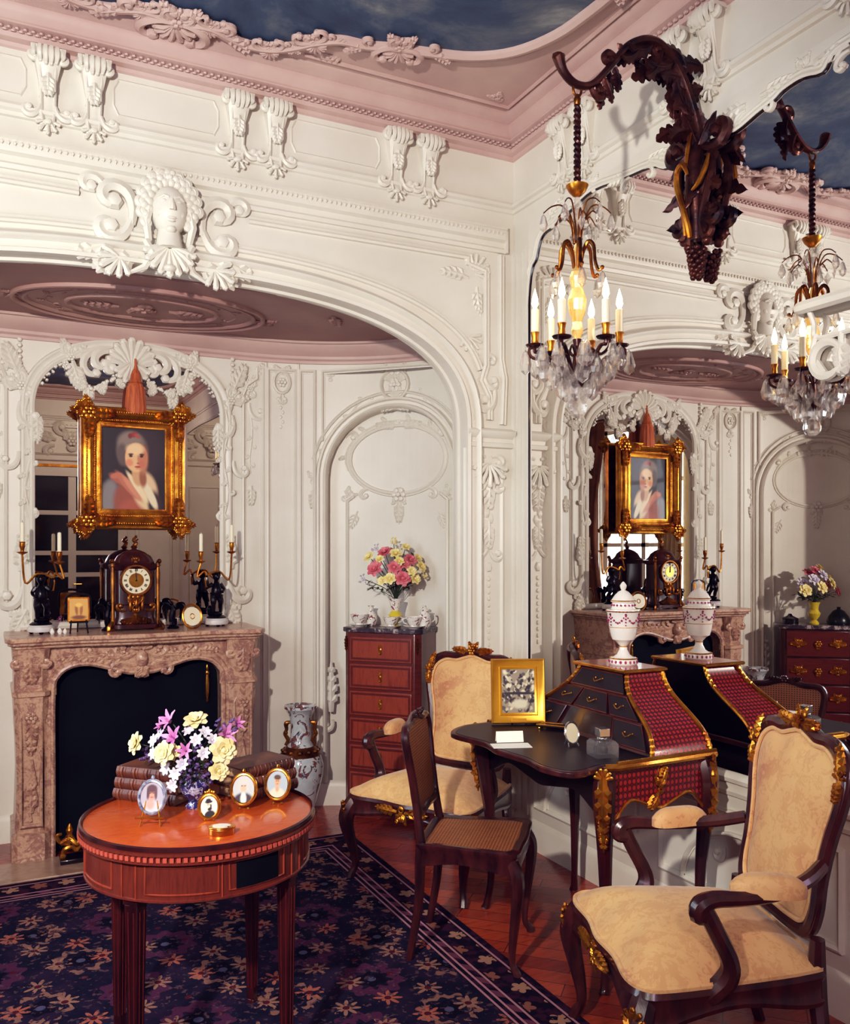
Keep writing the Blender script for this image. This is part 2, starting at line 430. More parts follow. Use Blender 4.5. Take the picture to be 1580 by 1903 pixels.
def floor_mat():
    m, nt, b = new_mat('red_brown_parquet'); v = coords(nt, 'Object', (1, 1, 1), (0, 0, radians(45)))
    br = nt.nodes.new('ShaderNodeTexBrick'); nt.links.new(v, br.inputs['Vector']); br.inputs['Scale'].default_value = 1.0
    br.inputs['Brick Width'].default_value = .52; br.inputs['Row Height'].default_value = .085; br.inputs['Mortar Size'].default_value = .0016; br.offset = .5
    br.inputs['Color1'].default_value = S(140, 50, 34); br.inputs['Color2'].default_value = S(182, 78, 44); br.inputs['Mortar'].default_value = S(60, 18, 22)
    f = noise(nt, coords(nt, 'Object', (3, 22, 1), (0, 0, radians(45))), 3.0, 5, .6, .6)
    nt.links.new(mixc(nt, f.step(.4, .75)*.5, br.outputs[0], S(92, 30, 22)), b.inputs['Base Color'])
    b.inputs['Roughness'].default_value = .24; b.inputs['Coat Weight'].default_value = .35; b.inputs['Coat Roughness'].default_value = .12; return m
MT['parquet'] = floor_mat()
def rug_mat(x0, x1, y0, y1):
    m, nt, b = new_mat('navy_floral_carpet'); x, y, z = xyz(nt, coords(nt, 'Object'))
    v = coords(nt, 'Object'); nz = noise(nt, v, 30, 3)
    def lattice(cell, ox, oy):
        row = ((y+oy)/cell).floor(); xs = x+ox+(row.mod(2.0)*(cell*.5))
        u = ((xs/cell).frac()-.5)*cell; w = (((y+oy)/cell).frac()-.5)*cell
        r = E.m('SQRT', u*u+w*w); g = E.m('ARCTAN2', w, u); return r, g, row+(xs/cell).floor()
    ground = mixc(nt, noise(nt, v, 7, 4).step(.4, .62), S(26, 26, 46), S(44, 34, 56))
    col = ground
    r, g, i = lattice(.075, .01, .02)
    col = mixc(nt, r.lt(.010+.007*(g*3).sin())*noise(nt, v, 14, 2).step(.45, .55), col, S(74, 56, 66))
    r, g, i = lattice(.30, 0, 0); wob = .012*(g*10).sin()
    odd = i.mod(2.0).gt(.5)
    col = mixc(nt, r.lt(.112+wob)*r.gt(.064+wob)*odd, col, S(82, 44, 70)); col = mixc(nt, r.lt(.10+wob)*r.gt(.074+wob*.6)*(1-odd)*nz.gt(.46), col, S(136, 100, 88))
    col = mixc(nt, r.lt(.05+.008*(g*6).sin()), col, S(20, 18, 34)); col = mixc(nt, r.lt(.016), col, S(84, 84, 110))
    r, g, i = lattice(.15, .075, .067)
    star = r.lt(.014+.036*E.m('POWER', ((g*4).sin()).abs(), 1.5)); pick = (i.mod(4.0)).gt(.6)
    col = mixc(nt, star*pick*nz.gt(.40), col, mixc(nt, (i.mod(2.0)), S(164, 98, 80), S(150, 112, 96))); col = mixc(nt, r.lt(.012), col, S(84, 30, 40))
    col = mixc(nt, noise(nt, v, 48, 2).step(.60, .66)*.7, col, S(104, 78, 84)); col = mixc(nt, noise(nt, v, 37, 2).step(.60, .66)*.8, col, S(28, 34, 52))
    # border
    d = E.m('MINIMUM', E.m('MINIMUM', x-x0, x1-x), E.m('MINIMUM', y-y0, y1-y))
    bor = d.lt(.215)
    bc = mixc(nt, noise(nt, v, 24, 3).step(.45, .6), S(24, 18, 36), S(60, 30, 50))
    r2, g2, i2 = lattice(.115, .03, .02)
    fl = r2.lt(.02+.018*((g2*2.5).sin()).abs())*nz.gt(.38)*d.gt(.045)*d.lt(.135)
    bc = mixc(nt, fl, bc, mixc(nt, i2.mod(2.0), S(166, 128, 106), S(140, 92, 76)))
    for a in (.034, .148, .182, .207):
        bc = mixc(nt, (d-a).abs().lt(.0045), bc, S(176, 132, 140))
    bc = mixc(nt, (d-.165).abs().lt(.011)*((x+y)*60).sin().gt(.1), bc, S(110, 62, 80))
    col = mixc(nt, bor, col, bc)
    nt.links.new(col, b.inputs['Base Color']); b.inputs['Roughness'].default_value = .95; b.inputs['Specular IOR Level'].default_value = .1
    bump(nt, b, noise(nt, v, 260, 2), .5, .004); return m
def sky_ceiling():
    m, nt, b = new_mat('dusky_blue_painted_sky'); v = coords(nt, 'Object'); f = noise(nt, v, 1.4, 8, .68, .6)
    c = ramp(nt, f, [(.34, S(40, 58, 86)), (.5, S(62, 84, 110)), (.6, S(104, 114, 126)), (.72, S(170, 174, 172))])
    nt.links.new(c, b.inputs['Base Color']); b.inputs['Roughness'].default_value = .6; return m
MT['sky'] = sky_ceiling()
def attr_mat(name, rough=.45):
    m, nt, b = new_mat(name); a = nt.nodes.new('ShaderNodeVertexColor'); a.layer_name = 'Col'
    nt.links.new(a.outputs[0], b.inputs['Base Color']); b.inputs['Roughness'].default_value = rough; return m
MT['paint'] = attr_mat('painted_surface'); MT['paint'].node_tree.nodes['Principled BSDF'].inputs['Coat Weight'].default_value = .3
def painted(name, w, h, strokes, bg, parent, nu=70, oval=False, M=None, label=None, nv=None):
    """a small flat picture: soft brush marks laid over a grid, stored as colours of the surface; x right, z up, faces -y"""
    nv = nv or int(nu*h/w); mb = MB(M=M); mb.grid(lambda u, v: (((u-.5)*w), 0, ((v-.5)*h)), nu, nv)
    P = [((i/nu-.5), (j/nv-.5)) for i in range(nu+1) for j in range(nv+1)]
    if oval:
        keep = [f for f in mb.f if all((P[k][0]**2+P[k][1]**2) < .25 for k in f)]; mb.f = keep
    o = obj(name, mb, MT['paint'], parent, label); me = o.data
    ca = me.color_attributes.new('Col', 'FLOAT_COLOR', 'POINT')
    for k, (u, v) in enumerate(P):
        c = list(bg(u, v) if callable(bg) else S(*bg))
        for (cx, cy, rx, ry, rot, colr, soft) in strokes:
            dx, dy = u-cx, v-cy; x = dx*cos(rot)+dy*sin(rot); y = -dx*sin(rot)+dy*cos(rot)
            d = sqrt((x/rx)**2+(y/ry)**2); soft *= .6; a = min(1, max(0, (1+soft-d)/(2*soft))); a = a*a*(3-2*a)
            if a > 0:
                q = S(*colr); c = [lerp(c[i], q[i], a) for i in range(3)]
        ca.data[k].color = (c[0], c[1], c[2], 1)
    return o
# ================================================================== THE ROOM
ZC = 3.73
def WB(u, v, w): return (u, YW-w, v)
def WR(u, v, w): return (XM-w, u, v)
def WL(u, v, w): return (XL+w, u, v)
def WF(u, v, w): return (u, YF+w, v)
EA, EB, EX, EY, FL = 1.12, .98, 1.30, 4.05, .605
_tab = [(0.0, 0.0)]
for _i in range(1, 181):
    _t = _i*pi/360; _d = pi/360
    _tab.append((_tab[-1][0]+sqrt((EA*cos(_t))**2+(EB*sin(_t))**2)*_d, _t))
UEND = FL+_tab[-1][0]
def WA(u, v, w):
    sg = 1 if u >= 0 else -1; a = abs(u)
    if a <= FL: return (AX+u, EY+EB-w, v)
    s = min(a-FL, _tab[-1][0]); k = min(int(s/_tab[-1][0]*180), 179)
    while k > 0 and _tab[k][0] > s: k -= 1
    while k < 179 and _tab[k+1][0] < s: k += 1
    t = lerp(_tab[k][1], _tab[k+1][1], (s-_tab[k][0])/(_tab[k+1][0]-_tab[k][0]))
    nx, ny = sin(t)/EA, cos(t)/EB; l = sqrt(nx*nx+ny*ny); nx /= l; ny /= l
    x = EX+EA*sin(t)-nx*w; y = EY+EB*cos(t)-ny*w
    return (x if sg > 0 else 2*AX-x, y, v)
AH, AS, ACR, AP = 1.48, 2.10, .635, 2.7       # arch: half width, spring, rise, squareness
def arch(x):
    d = min(abs(x-AX)/AH, 1); return AS+ACR*(1-d**AP)**(1/AP)
arch_path = []
for i in range(61):
    g = pi*(1-i/60); c, s_ = cos(g), sin(g)
    arch_path.append((AX+AH*(1 if c >= 0 else -1)*abs(c)**(2/AP), AS+ACR*abs(s_)**(2/AP)))
full_arch = [(AX-AH, .0)]+arch_path+[(AX+AH, .0)]
# floor, ceilings
mb = MB(); mb.quad((XL-.1, YF-.1, 0), (XM+.1, YF-.1, 0), (XM+.1, 5.25, 0), (XL-.1, 5.25, 0)); struct('floor', mb, MT['parquet'])
mb = MB(); mb.bb((XL-.1, YF-.1, ZC), (XM+.1, YW+.1, ZC+.06)); struct('ceiling', mb, MT['cove'])
# painted sky field with its swelling outline
def ceil_pt(px, py):
    z = (ZC-EYE)*FPX/(1018-py); l = (px-790)/FPX; s, c = sin(TH), cos(TH)
    return (z*(s+l*c), z*(c-l*s))
half = [ceil_pt(*p) for p in ((330, 26), (392, 38), (446, 66), (500, 78), (545, 74), (583, 66), (633, 62), (682, 72), (743, 77), (804, 86), (880, 93), (956, 84), (1032, 53), (1096, 8))]
half = [(AX, half[0][1]+.01)]+half[1:]+[(2.20, 2.72), (2.235, 2.5), (2.22, 2.2), (2.26, 1.9), (2.25, 1.4), (2.21, .9), (2.24, .47)]
q = half+[(x, .94-y) for x, y in reversed(half[:-1])]
loop = q+[(2*AX-x, y) for x, y in reversed(q[1:-1])]
field = [(p[0], p[1]) for p in smooth([(x, y, 0) for x, y in loop], 4, True)]
mb = MB(); mb.prism(field, ZC-.012, ZC-.002); obj('ceiling', mb, MT['sky'], kind='structure')
def WC(u, v, w): return (u, v, ZC-w)
mb = MB(WC); F2 = [(x, y) for x, y in field]
mb.mould(F2, [(.012, .0), (.01, .03), (-.008, .042), (-.03, .036), (-.04, .02), (-.055, .022), (-.062, .012), (-.07, 0)], True, -1)
struct('trim_1', mb, MT['cove'])
mb = MB(WC)                                         # carved sprays lying on the border of the sky
FN = len(field)
def nearest(x, y): return min(range(FN), key=lambda k: (field[k][0]-x)**2+(field[k][1]-y)**2)
for (x, y, R) in ((AX, half[0][1], .17), (half[8][0], half[8][1], .13), (half[3][0], half[3][1], .08), (half[5][0], half[5][1], .09), (half[1][0], half[1][1], .08), (2.21, 2.45, .14), (2.25, 1.65, .13), (2.22, 2.1, .08), (2.25, 1.2, .08)):
    for sx in (1, -1):
        if sx < 0 and abs(x-AX) < .01: continue
        k = nearest(AX+sx*(x-AX), y); p = field[k]; q1, q2 = field[(k+2) % FN], field[k-2]; tg = atan2(q1[1]-q2[1], q1[0]-q2[0]); nrm = tg+pi/2
        if (cos(nrm)*(AX-p[0])+sin(nrm)*(.47-p[1])) > 0: nrm += pi
        mb.rocaille(p[0], p[1], nrm+pi, R*.9, .025); mb.shell(p[0]+cos(nrm)*.02, p[1]+sin(nrm)*.02, nrm, R*.6, 7, R*.09, .03)
        for e in (-1, 1):
            kk = (k+e*int(R*38)) % FN; p2 = field[kk]
            mb.scroll(p[0], p[1], tg if e > 0 else tg+pi, R*1.9, e if R > .1 else -e, R*.10, 4.2, .03); mb.leaf(p2[0], p2[1], (tg if e > 0 else tg+pi)+e*.4, R*.9, R*.35, R*.05, .03, e*.6)
            mb.scroll(p2[0], p2[1], nrm+pi+e*.7, R*.9, -e, R*.07, 5.5, .03)
# raised lines of the flat corner panels beside the sky
for sx in (1, -1):
    X = lambda x: x if sx > 0 else 2*AX-x
    pl = [(X(1.26), YW-.17), (X(2.33), YW-.17), (X(2.33), 2.72)]
    mb.tube([(p[0], p[1], .004) for p in [(X(1.26), YW-.17), (X(1.8), YW-.17), (X(2.33), YW-.17), (X(2.33), 3.3), (X(2.33), 2.72)]], .010, 6)
    ip = [(X(p[0]-.0), p[1]+.09, .004) for p in (half[6], half[7], half[8], half[9], half[10])]
    mb.tube(smooth(ip+[(X(half[11][0]+.06), half[11][1]+.07, .004), (X(half[12][0]+.07), half[12][1]+.03, .004), (X(half[13][0]+.06), half[13][1], .004)], 4), .008, 6)
    mb.rocaille(X(2.24), YW-.22, radians(215 if sx > 0 else 325), .07)
    mb.leaf(X(1.30), YW-.19, 0 if sx > 0 else pi, .13, .05, .008)
struct('trim_2', mb, MT['cove'])
# cornice all round, frieze ledge
rect = [(XL, YF), (XM, YF), (XM, YW), (XL, YW)]
mb = MB(); mb.mould(rect, [(-.002, 3.54), (.010, 3.548), (.014, 3.562), (.034, 3.572), (.038, 3.59), (.030, 3.594), (.030, 3.612), (.052, 3.622), (.052, 3.63), (.045, 3.634), (.066, 3.655), (.078, 3.68), (.078, 3.69), (.095, 3.698), (.12, ZC)], True)
struct('trim_3', mb, MT['cove'])
mb = MB(); mb.mould(rect, [(-.002, 3.262), (.010, 3.268), (.012, 3.284), (.026, 3.292), (.028, 3.306), (.010, 3.312), (.006, 3.326), (-.002, 3.33)], True)
struct('trim_4', mb, MT['plaster'])
mb = MB()                                           # carved ribbon of leaves in the cornice
for k in range(118): 
    x = XL+.04+k*.030; mb.blob((x, YW-.040, 3.607), (.010, .010, .006), 5, 4); mb.blob((x+.015, YW-.036, 3.598), (.012, .008, .006), 5, 4)
for k in range(90): mb.blob((XM-.038, YW-.06-k*.030, 3.603), (.010, .0125, .009), 5, 4)
struct('trim_5', mb, MT['cove'])
# architrave of the arched wall
mb = MB(WB); mb.mould([(XL, 0), (XM-.06, 0)], [(3.05, 0), (3.052, .012), (3.07, .016), (3.08, .008), (3.105, .010), (3.115, .03), (3.13, .034), (3.16, .034), (3.165, .042), (3.175, .040), (3.185, 0)])
for k in range(int((XM-.08-XL)/.024)): mb.blob((XL+.02+k*.024, 3.145, .036), (.0085, .011, .009), 5, 4)
mb.bb((XM-.062, 3.05, 0), (XM-.05, 3.185, .03)); struct('trim_6', mb, MT['plaster'])
# arched wall
mb = MB(); xs = [XL-.12, XL]+[p[0] for p in arch_path]+[XM+.12]; D = .13
for i in range(len(xs)-1):
    a, b = xs[i], xs[i+1]
    if b-a < 1e-6: continue
    inn = a >= AX-AH-1e-4 and b <= AX+AH+1e-4
    za, zb = (arch(a), arch(b)) if inn else (0, 0)
    mb.quad((a, YW, za), (b, YW, zb), (b, YW, ZC), (a, YW, ZC)); mb.quad((a, YW+D, za), (b, YW+D, zb), (b, YW+D, ZC), (a, YW+D, ZC))
for i in range(len(full_arch)-1):
    p, q_ = full_arch[i], full_arch[i+1]
    mb.quad((p[0], YW, p[1]), (q_[0], YW, q_[1]), (q_[0], YW+D, q_[1]), (p[0], YW+D, p[1]))
struct('wall_back', mb, MT['plaster'], flat=False)
mb = MB(WB); mb.mould(full_arch, [(0, 0), (.002, .030), (.018, .036), (.026, .016), (.055, .014), (.062, .034), (.074, .042), (.086, .032), (.092, .010), (.104, 0)])
mb.mould(full_arch, [(0, -.05), (-.012, -.055), (-.016, -.07), (-.010, -.09), (0, -.095)]); struct('trim_7', mb, MT['plaster'])
# panel lines over and beside the arch
mb = MB(WB); pr = [(-.016, 0), (-.014, .016), (-.004, .021), (.004, .016), (.006, .008), (.014, .015), (.020, .013), (.022, 0)]
op = []
for (x, z) in arch_path[4:57]: op.append((AX+(x-AX)*1.075, z+.135))
mb.mould(op, pr)
for sd in (-1, 1):
    X = lambda d: AX+sd*d
    fr = [(X(.36), 3.005), (X(1.50), 3.005), (X(1.50), 2.975), (X(1.60), 2.95), (X(1.60), 2.46), (X(1.575), 2.38), (X(1.62), 2.30), (X(1.62), 2.18)]
    mb.mould(fr, pr, side=sd)
    mb.mould([(X(1.69), 3.04), (X(1.69), 2.50), (X(1.71), 2.4), (X(1.70), 2.16)], pr, side=sd)
    mb.shell(X(1.53), 2.93, radians(90+sd*-35), .10, 7, .012); mb.leaf(X(1.50), 2.90, radians(90+sd*75), .17, .06, .007, 0, sd*.5); mb.leaf(X(1.55), 2.86, radians(-90), .15, .05, .007, 0, sd*.4)
    mb.scroll(X(1.60), 2.44, radians(-90-sd*12), .22, sd, .014); mb.scroll(X(1.60), 2.44, radians(90+sd*10), .18, -sd, .011)
    mb.scroll(X(1.655), 2.34, -pi/2, .30, -sd, .017, 6.0); mb.scroll(X(1.53), 2.22, radians(-100), .16, sd, .010); mb.leaf(X(1.56), 2.2, -pi/2-sd*.5, .12)
    mb.shell(X(1.50), 2.60, radians(90-sd*150), .08, 6, .010); mb.vine([(X(1.535+.01*k), 2.55-.035*k) for k in range(7)], .005, .035)
    # pilaster: capital, panel and hanging flowers
    mb.mould([(X(1.487), 0), (X(1.765), 0)], [(2.035, 0), (2.04, .022), (2.06, .026), (2.065, .014), (2.085, .016), (2.10, .034), (2.12, .040), (2.13, .030), (2.14, 0)], side=1 if sd > 0 else -1) if sd > 0 else mb.mould([(X(1.765), 0), (X(1.487), 0)], [(2.035, 0), (2.04, .022), (2.06, .026), (2.065, .014), (2.085, .016), (2.10, .034), (2.12, .040), (2.13, .030), (2.14, 0)])
    mb.shell(X(1.62), 1.96, -pi/2, .12, 7, .014, .01); mb.scroll(X(1.60), 1.99, pi-.3 if sd > 0 else .3-0, .15, 1, .012); mb.scroll(X(1.64), 1.99, .3 if sd > 0 else pi-.3, .15, -1, .012)
    mb.leaf(X(1.62), 1.90, -pi/2, .20, .07, .010); mb.scroll(X(1.60), 1.86, -pi/2-.3, .16, -1, .010); mb.scroll(X(1.64), 1.86, -pi/2+.3, .16, 1, .010)
    for k in range(5): mb.blob((X(1.62)+(.012 if k % 2 else -.012), 1.70-k*.03, 0), (.018, .03, .012), 6, 4)
    mb.leaf(X(1.62), 1.66, -pi/2, .16, .06, .008); mb.scroll(X(1.615), 1.52, -pi/2-.5, .17, -1, .011); mb.scroll(X(1.63), 1.50, -pi/2+.4, .15, 1, .011); mb.blob((X(1.62), 1.42, 0), (.02, .03, .014), 6, 4)
    for k in range(11): mb.blob((X(1.62), 1.36-k*.034, 0), (.012-.0006*k, .015, .010), 6, 4)
    for d in (1.545, 1.70):
        mb.mould([(X(d), .98 if d < 1.6 else .2), (X(d), 2.0)], [(-.012, 0), (-.008, .008), (0, .010), (.008, .004), (.012, 0)])
    mb.bb((X(1.49), 0, -.01), (X(1.765), .16, .02))
    for d in (1.49, ): mb.mould([(X(d), .16), (X(d), 2.03)], [(0, 0), (0, .012), (.012, .014), (.02, .004), (.02, 0)])
struct('trim_8', mb, MT['plaster'])
# fluted pilaster strip at the mirror's corner on the right wall
mb = MB(WR); 
for (a, b, h) in ((YW-.152, YW-.13, .014), (YW-.085, YW-.07, .008), (YW-.03, YW, .012)): mb.bb((a, .16, 0), (b, 3.05, h))
struct('trim_9', mb, MT['plaster'])
# ------------------------------------------------------------------ alcove
NC, NH, NS, ND = 1.52, .405, 1.93, .07            # niche: centre (arc length), half width, spring, depth
us = sorted(set([round(-UEND+i*2*UEND/120, 5) for i in range(121)]+[round(s*(NC+d), 5) for s in (-1, 1) for d in (-NH, NH, -NH*.98, NH*.98, -NH*.9, NH*.9, -NH*.75, NH*.75)]))
mb = MB(WA); ZA = 2.72
def nz_(u):
    d = abs(abs(u)-NC); return NS+sqrt(max(NH*NH-d*d, 0)) if d <= NH+1e-4 else None
for a, b in zip(us[:-1], us[1:]):
    za, zb = nz_(a), nz_(b)
    if za is not None and zb is not None:
        mb.quad((a, 0, -ND), (b, 0, -ND), (b, zb, -ND), (a, za, -ND)); mb.quad((a, za, 0), (b, zb, 0), (b, ZA, 0), (a, ZA, 0)); mb.quad((a, za, 0), (b, zb, 0), (b, zb, -ND), (a, za, -ND))
    else: mb.quad((a, 0, 0), (b, 0, 0), (b, ZA, 0), (a, ZA, 0))
for s in (-1, 1):
    for d in (-NH, NH): u = s*(NC+d); mb.quad((u, 0, 0), (u, NS, 0), (u, NS, -ND), (u, 0, -ND))
struct('wall_alcove', mb, MT['plaster'])
acv = [WA(-UEND+i*2*UEND/80, 0, -.12) for i in range(81)]
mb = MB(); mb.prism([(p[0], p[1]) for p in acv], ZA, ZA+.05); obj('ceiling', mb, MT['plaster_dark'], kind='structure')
mb = MB(); cp_ = [WA(-UEND+i*2*UEND/80, 0, 0)[:2] for i in range(81)]
mb.mould(cp_, [(-.01, 2.60), (.008, 2.605), (.010, 2.62), (.022, 2.63), (.024, 2.645), (.05, 2.665), (.07, 2.69), (.075, 2.705), (.09, 2.708), (.09, 2.722)], side=-1); struct('trim_10', mb, MT['cove'])
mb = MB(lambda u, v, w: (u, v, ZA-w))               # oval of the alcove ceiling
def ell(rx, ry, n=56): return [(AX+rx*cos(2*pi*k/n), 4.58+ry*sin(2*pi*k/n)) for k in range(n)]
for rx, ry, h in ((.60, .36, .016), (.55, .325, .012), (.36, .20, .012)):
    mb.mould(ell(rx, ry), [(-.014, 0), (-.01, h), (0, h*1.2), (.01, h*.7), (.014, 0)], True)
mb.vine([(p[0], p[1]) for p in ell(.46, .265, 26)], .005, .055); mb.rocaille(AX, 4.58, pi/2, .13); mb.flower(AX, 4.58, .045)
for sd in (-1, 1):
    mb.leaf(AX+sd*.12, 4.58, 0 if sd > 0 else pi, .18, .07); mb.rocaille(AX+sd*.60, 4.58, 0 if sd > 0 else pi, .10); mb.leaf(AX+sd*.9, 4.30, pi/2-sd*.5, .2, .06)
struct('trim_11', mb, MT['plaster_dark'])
# niches and panels of the alcove wall
mb = MB(WA); pl = [(-.010, 0), (-.009, .014), (0, .019), (.007, .011), (.008, .006), (.013, .006), (.014, 0)]; pm = [(0, -.0), (.004, .034), (.014, .046), (.026, .036), (.030, .014), (.046, .014), (.054, .030), (.066, .027), (.072, 0)]
def npath(h, z0=.14, n=28, c=NC): return [(c-h, z0)]+[(c+h*cos(pi*(1-i/n)), NS+h*sin(pi*(1-i/n))) for i in range(n+1)]+[(c+h, z0)]
for sd in (-1, 1):
    U = lambda d: sd*d
    c = sd*NC
    mb.mould(npath(NH, c=c), pm); mb.mould(npath(NH+.10, 1.9, c=c)[3:-3], pl)
    mb.rocaille(c, 2.49, pi/2, .14); mb.mould([(c+.085*cos(2*pi*k/20), 2.475+.085*sin(2*pi*k/20)) for k in range(20)], [(-.012, 0), (-.008, .02), (0, .025), (.008, .018), (.012, 0)], True)
    mb.flower(c, 2.475, .04)
    for e in (-1, 1):
        mb.vine([(c+e*(.10+.045*k), 2.43-.008*k*k) for k in range(6)], .006, .04); mb.leaf(c+e*.05, 2.37, pi/2+e*1.7, .16, .05, .007, 0, e*.4)
        mb.rocaille(c+e*(NH+.09), 1.93, pi/2, .06); mb.leaf(c+e*(NH+.09), 1.86, -pi/2, .12, .04)
        mb.leaf(c+e*(NH-.02), .55, pi/2, .3, .06, .012); mb.scroll(c+e*(NH-.03), .5, -pi/2, .15, e, .012)
    # strips between the niche and the chimney breast
    for a, b in ((.765, .925), (.955, 1.035)):
        mb.mould([(U(a), .2), (U(a), 2.56), (U(b), 2.56), (U(b), .2)], pl, side=-sd)
    for a in (.75, .94): mb.mould([(U(a), .14), (U(a), 2.60)], [(-.006, 0), (-.006, .014), (.006, .014), (.006, 0)])
    mb.mould([(U(.845)+.045*cos(2*pi*k/14), 2.49+.062*sin(2*pi*k/14)) for k in range(14)], pl, True); mb.flower(U(.845), 2.49, .03)
    for e in (-1, 1): mb.scroll(U(.845), 2.43, -pi/2+e*.5, .13, -e, .008); mb.leaf(U(.845), 2.54, pi/2+e*.8, .07)
    for k in range(6): mb.blob((U(.845)+.006*(-1)**k, 2.37-.028*k, 0), (.010, .014, .008), 5, 4)
    mb.mould([(U(.62), 1.2), (U(.62), 2.40), (U(.645), 2.46), (U(.70), 2.50), (U(.70), 2.56), (U(.735), 2.56), (U(.735), .2)], pl, side=-sd)
    mb.mould([(U(1.085), 2.15), (U(1.085), 2.56), (U(1.96), 2.56)], pl, side=-sd); mb.rocaille(U(1.10), 2.05, pi/2, .07); mb.rocaille(U(1.13), 2.53, pi/2, .05)
    # inner mouldings of the niche panel
mb2 = MB(lambda u, v, w: WA(u, v, w-ND))
for sd in (-1, 1):
    c = sd*NC
    mb2.mould([(c-.30, .25), (c-.30, 1.80), (c-.26, 1.83)], pl); mb2.mould([(c+.30, .25), (c+.30, 1.80), (c+.26, 1.83)], pl)
    ov = [(c+.285*cos(2*pi*k/40), 2.045+.205*sin(2*pi*k/40)) for k in range(40)]
    mb2.mould(ov, [(-.014, 0), (-.010, .010), (0, .014), (.010, .006), (.016, .008), (.02, 0)], True, -1)
    mb2.vine([(c+.305*cos(g), 2.05+.225*sin(g)) for g in [radians(25+i*13) for i in range(11)]], .006, .05); mb2.vine([(c-.31*cos(g), 2.05-.225*sin(g)) for g in [radians(-30+i*12) for i in range(5)]], .006, .05)
    mb2.rocaille(c, 1.835, -pi/2, .08); mb2.flower(c, 1.835, .045); mb2.leaf(c, 1.80, -pi/2, .14, .05)
    mb2.leaf(c, 2.25, 0, .15, .045); mb2.leaf(c, 2.25, pi, .15, .045); mb2.flower(c, 2.26, .022)
    for e in (-1, 1):
        mb2.scroll(c+e*.16, 1.87, pi/2-e*1.5, .16, -e, .010); mb2.rocaille(c+e*.30, 1.83, pi/2+e*.8, .07); mb2.scroll(c+e*.31, 2.18, pi/2+e*.6, .14, e, .010); mb2.leaf(c+e*.24, 1.74, -pi/2+e*.4, .12, .05, .004)
mb.v += []; 
o_ = len(mb.v); mb.v += mb2.v; mb.f += [[i+o_ for i in f] for f in mb2.f]
mb.mould([(-UEND+i*2*UEND/60, 0) for i in range(61)], [(0, 0), (0, .018), (.11, .018), (.125, .012), (.14, .006), (.145, 0)])
struct('trim_12', mb, MT['plaster'])
# ------------------------------------------------------------------ right wall: dado below, band above, mirror between
M0, M1, MZ0, MZ1 = -2.4, YW-.152, .68, 3.11
mb = MB(); mb.bb((XM+.012, YF-.1, 0), (XM+.13, YW+.1, ZC)); mb.bb((XM, M0, 0), (XM+.012, M1, MZ0)); mb.bb((XM, M0, MZ1+.05), (XM+.012, M1, ZC)); mb.bb((XM, M1, 0), (XM+.012, YW, ZC)); mb.bb((XM, YF, 0), (XM+.012, M0, ZC))
struct('wall_right', mb, MT['plaster'])
mb = MB(WR); mb.mould([(YF, 0), (YW, 0)], [(0, 0), (0, .016), (.12, .016), (.135, .010), (.15, 0)]); struct('baseboard_right', mb, MT['plaster'])
mb = MB(WR); mb.mould([(YF, 0), (YW-.16, 0)], [(.60, 0), (.604, .010), (.62, .014), (.63, .008), (.65, .010), (.66, .030), (.675, .034), (.685, .024), (.69, 0)])
for a, b in ((2.95, 3.72), (1.95, 2.80), (.9, 1.8), (-.2, .75)):
    mb.mould([(a, .22), (b, .22), (b, .54), (a, .54)], pl, True)
    c = (a+b)/2; mb.mould([(c+.30*cos(g), .22+.24*sin(g)) for g in [pi*i/16 for i in range(17)]], pl); mb.scroll(c+.08, .40, -pi/2, .14, 1, .009); mb.scroll(c-.08, .40, -pi/2, .14, -1, .009)
struct('trim_13', mb, MT['plaster'])
mt = thing('wall_mirror', 'huge wall mirror covering the right wall above the dado, white scalloped top edge', 'mirror', (XM, .7, MZ0))
def wl(u, v, w): return (-w, u-.7, v-MZ0)
top = [(M1, 2.62), (M1-.004, 2.80), (M1-.03, 2.93), (M1-.07, 2.97), (M1-.10, 3.04), (M1-.14, 3.075), (M1-.22, 3.085), (3.40, 3.12), (3.25, 3.145), (3.05, 3.12), (2.86, 3.10), (2.78, 3.06), (2.70, 3.055), (2.60, 3.075), (2.50, 3.07), (2.40, 3.05), (2.30, 3.07), (2.22, 3.085), (2.18, 3.10), (2.10, 3.105), (2.02, 3.085), (1.98, 3.12), (1.90, 3.13), (1.5, 3.12), (.9, 3.10), (.2, 3.14), (-.6, 3.10), (-1.6, 3.12), (M0, 3.1)]
pts = [(p[0], p[1]) for p in smooth([(a, b, 0) for a, b in top], 3)]
mb = MB(wl); n = len(pts)
for i in range(n-1): mb.quad((pts[i][0], MZ0, 0), (pts[i+1][0], MZ0, 0), (pts[i+1][0], pts[i+1][1], 0), (pts[i][0], pts[i][1], 0))
obj('mirror_glass', mb, MT['mirror'], mt)
mb = MB(wl)                                         # white apron between the mirror's edge and the frieze band
for i in range(n-1): mb.quad((pts[i][0], pts[i][1], .004), (pts[i+1][0], pts[i+1][1], .004), (pts[i+1][0], MZ1+.08, .004), (pts[i][0], MZ1+.08, .004))
mb.mould([p for p in pts], [(-.004, .0), (0, .012), (-.008, .016), (-.02, .010), (-.026, .014), (-.036, .004)])
for (y, z, a, R) in ((3.25, 3.17, pi/2, .06), (2.55, 3.10, pi/2, .07), (2.10, 3.14, pi/2, .06), (2.72, 3.09, pi/2, .05)): mb.rocaille(y, z, a, R, .004)
for (y, a) in ((3.62, pi-.5), (3.0, 0), (2.9, pi), (2.35, 0), (2.28, pi), (1.92, 0)): mb.leaf(y, 3.13, a, .15, .045, .006, .004); mb.scroll(y, 3.11, a, .13, 1 if a else -1, .007, 5, .004)
obj('frame', mb, MT['plaster'], mt, 'white carved scalloped frame')
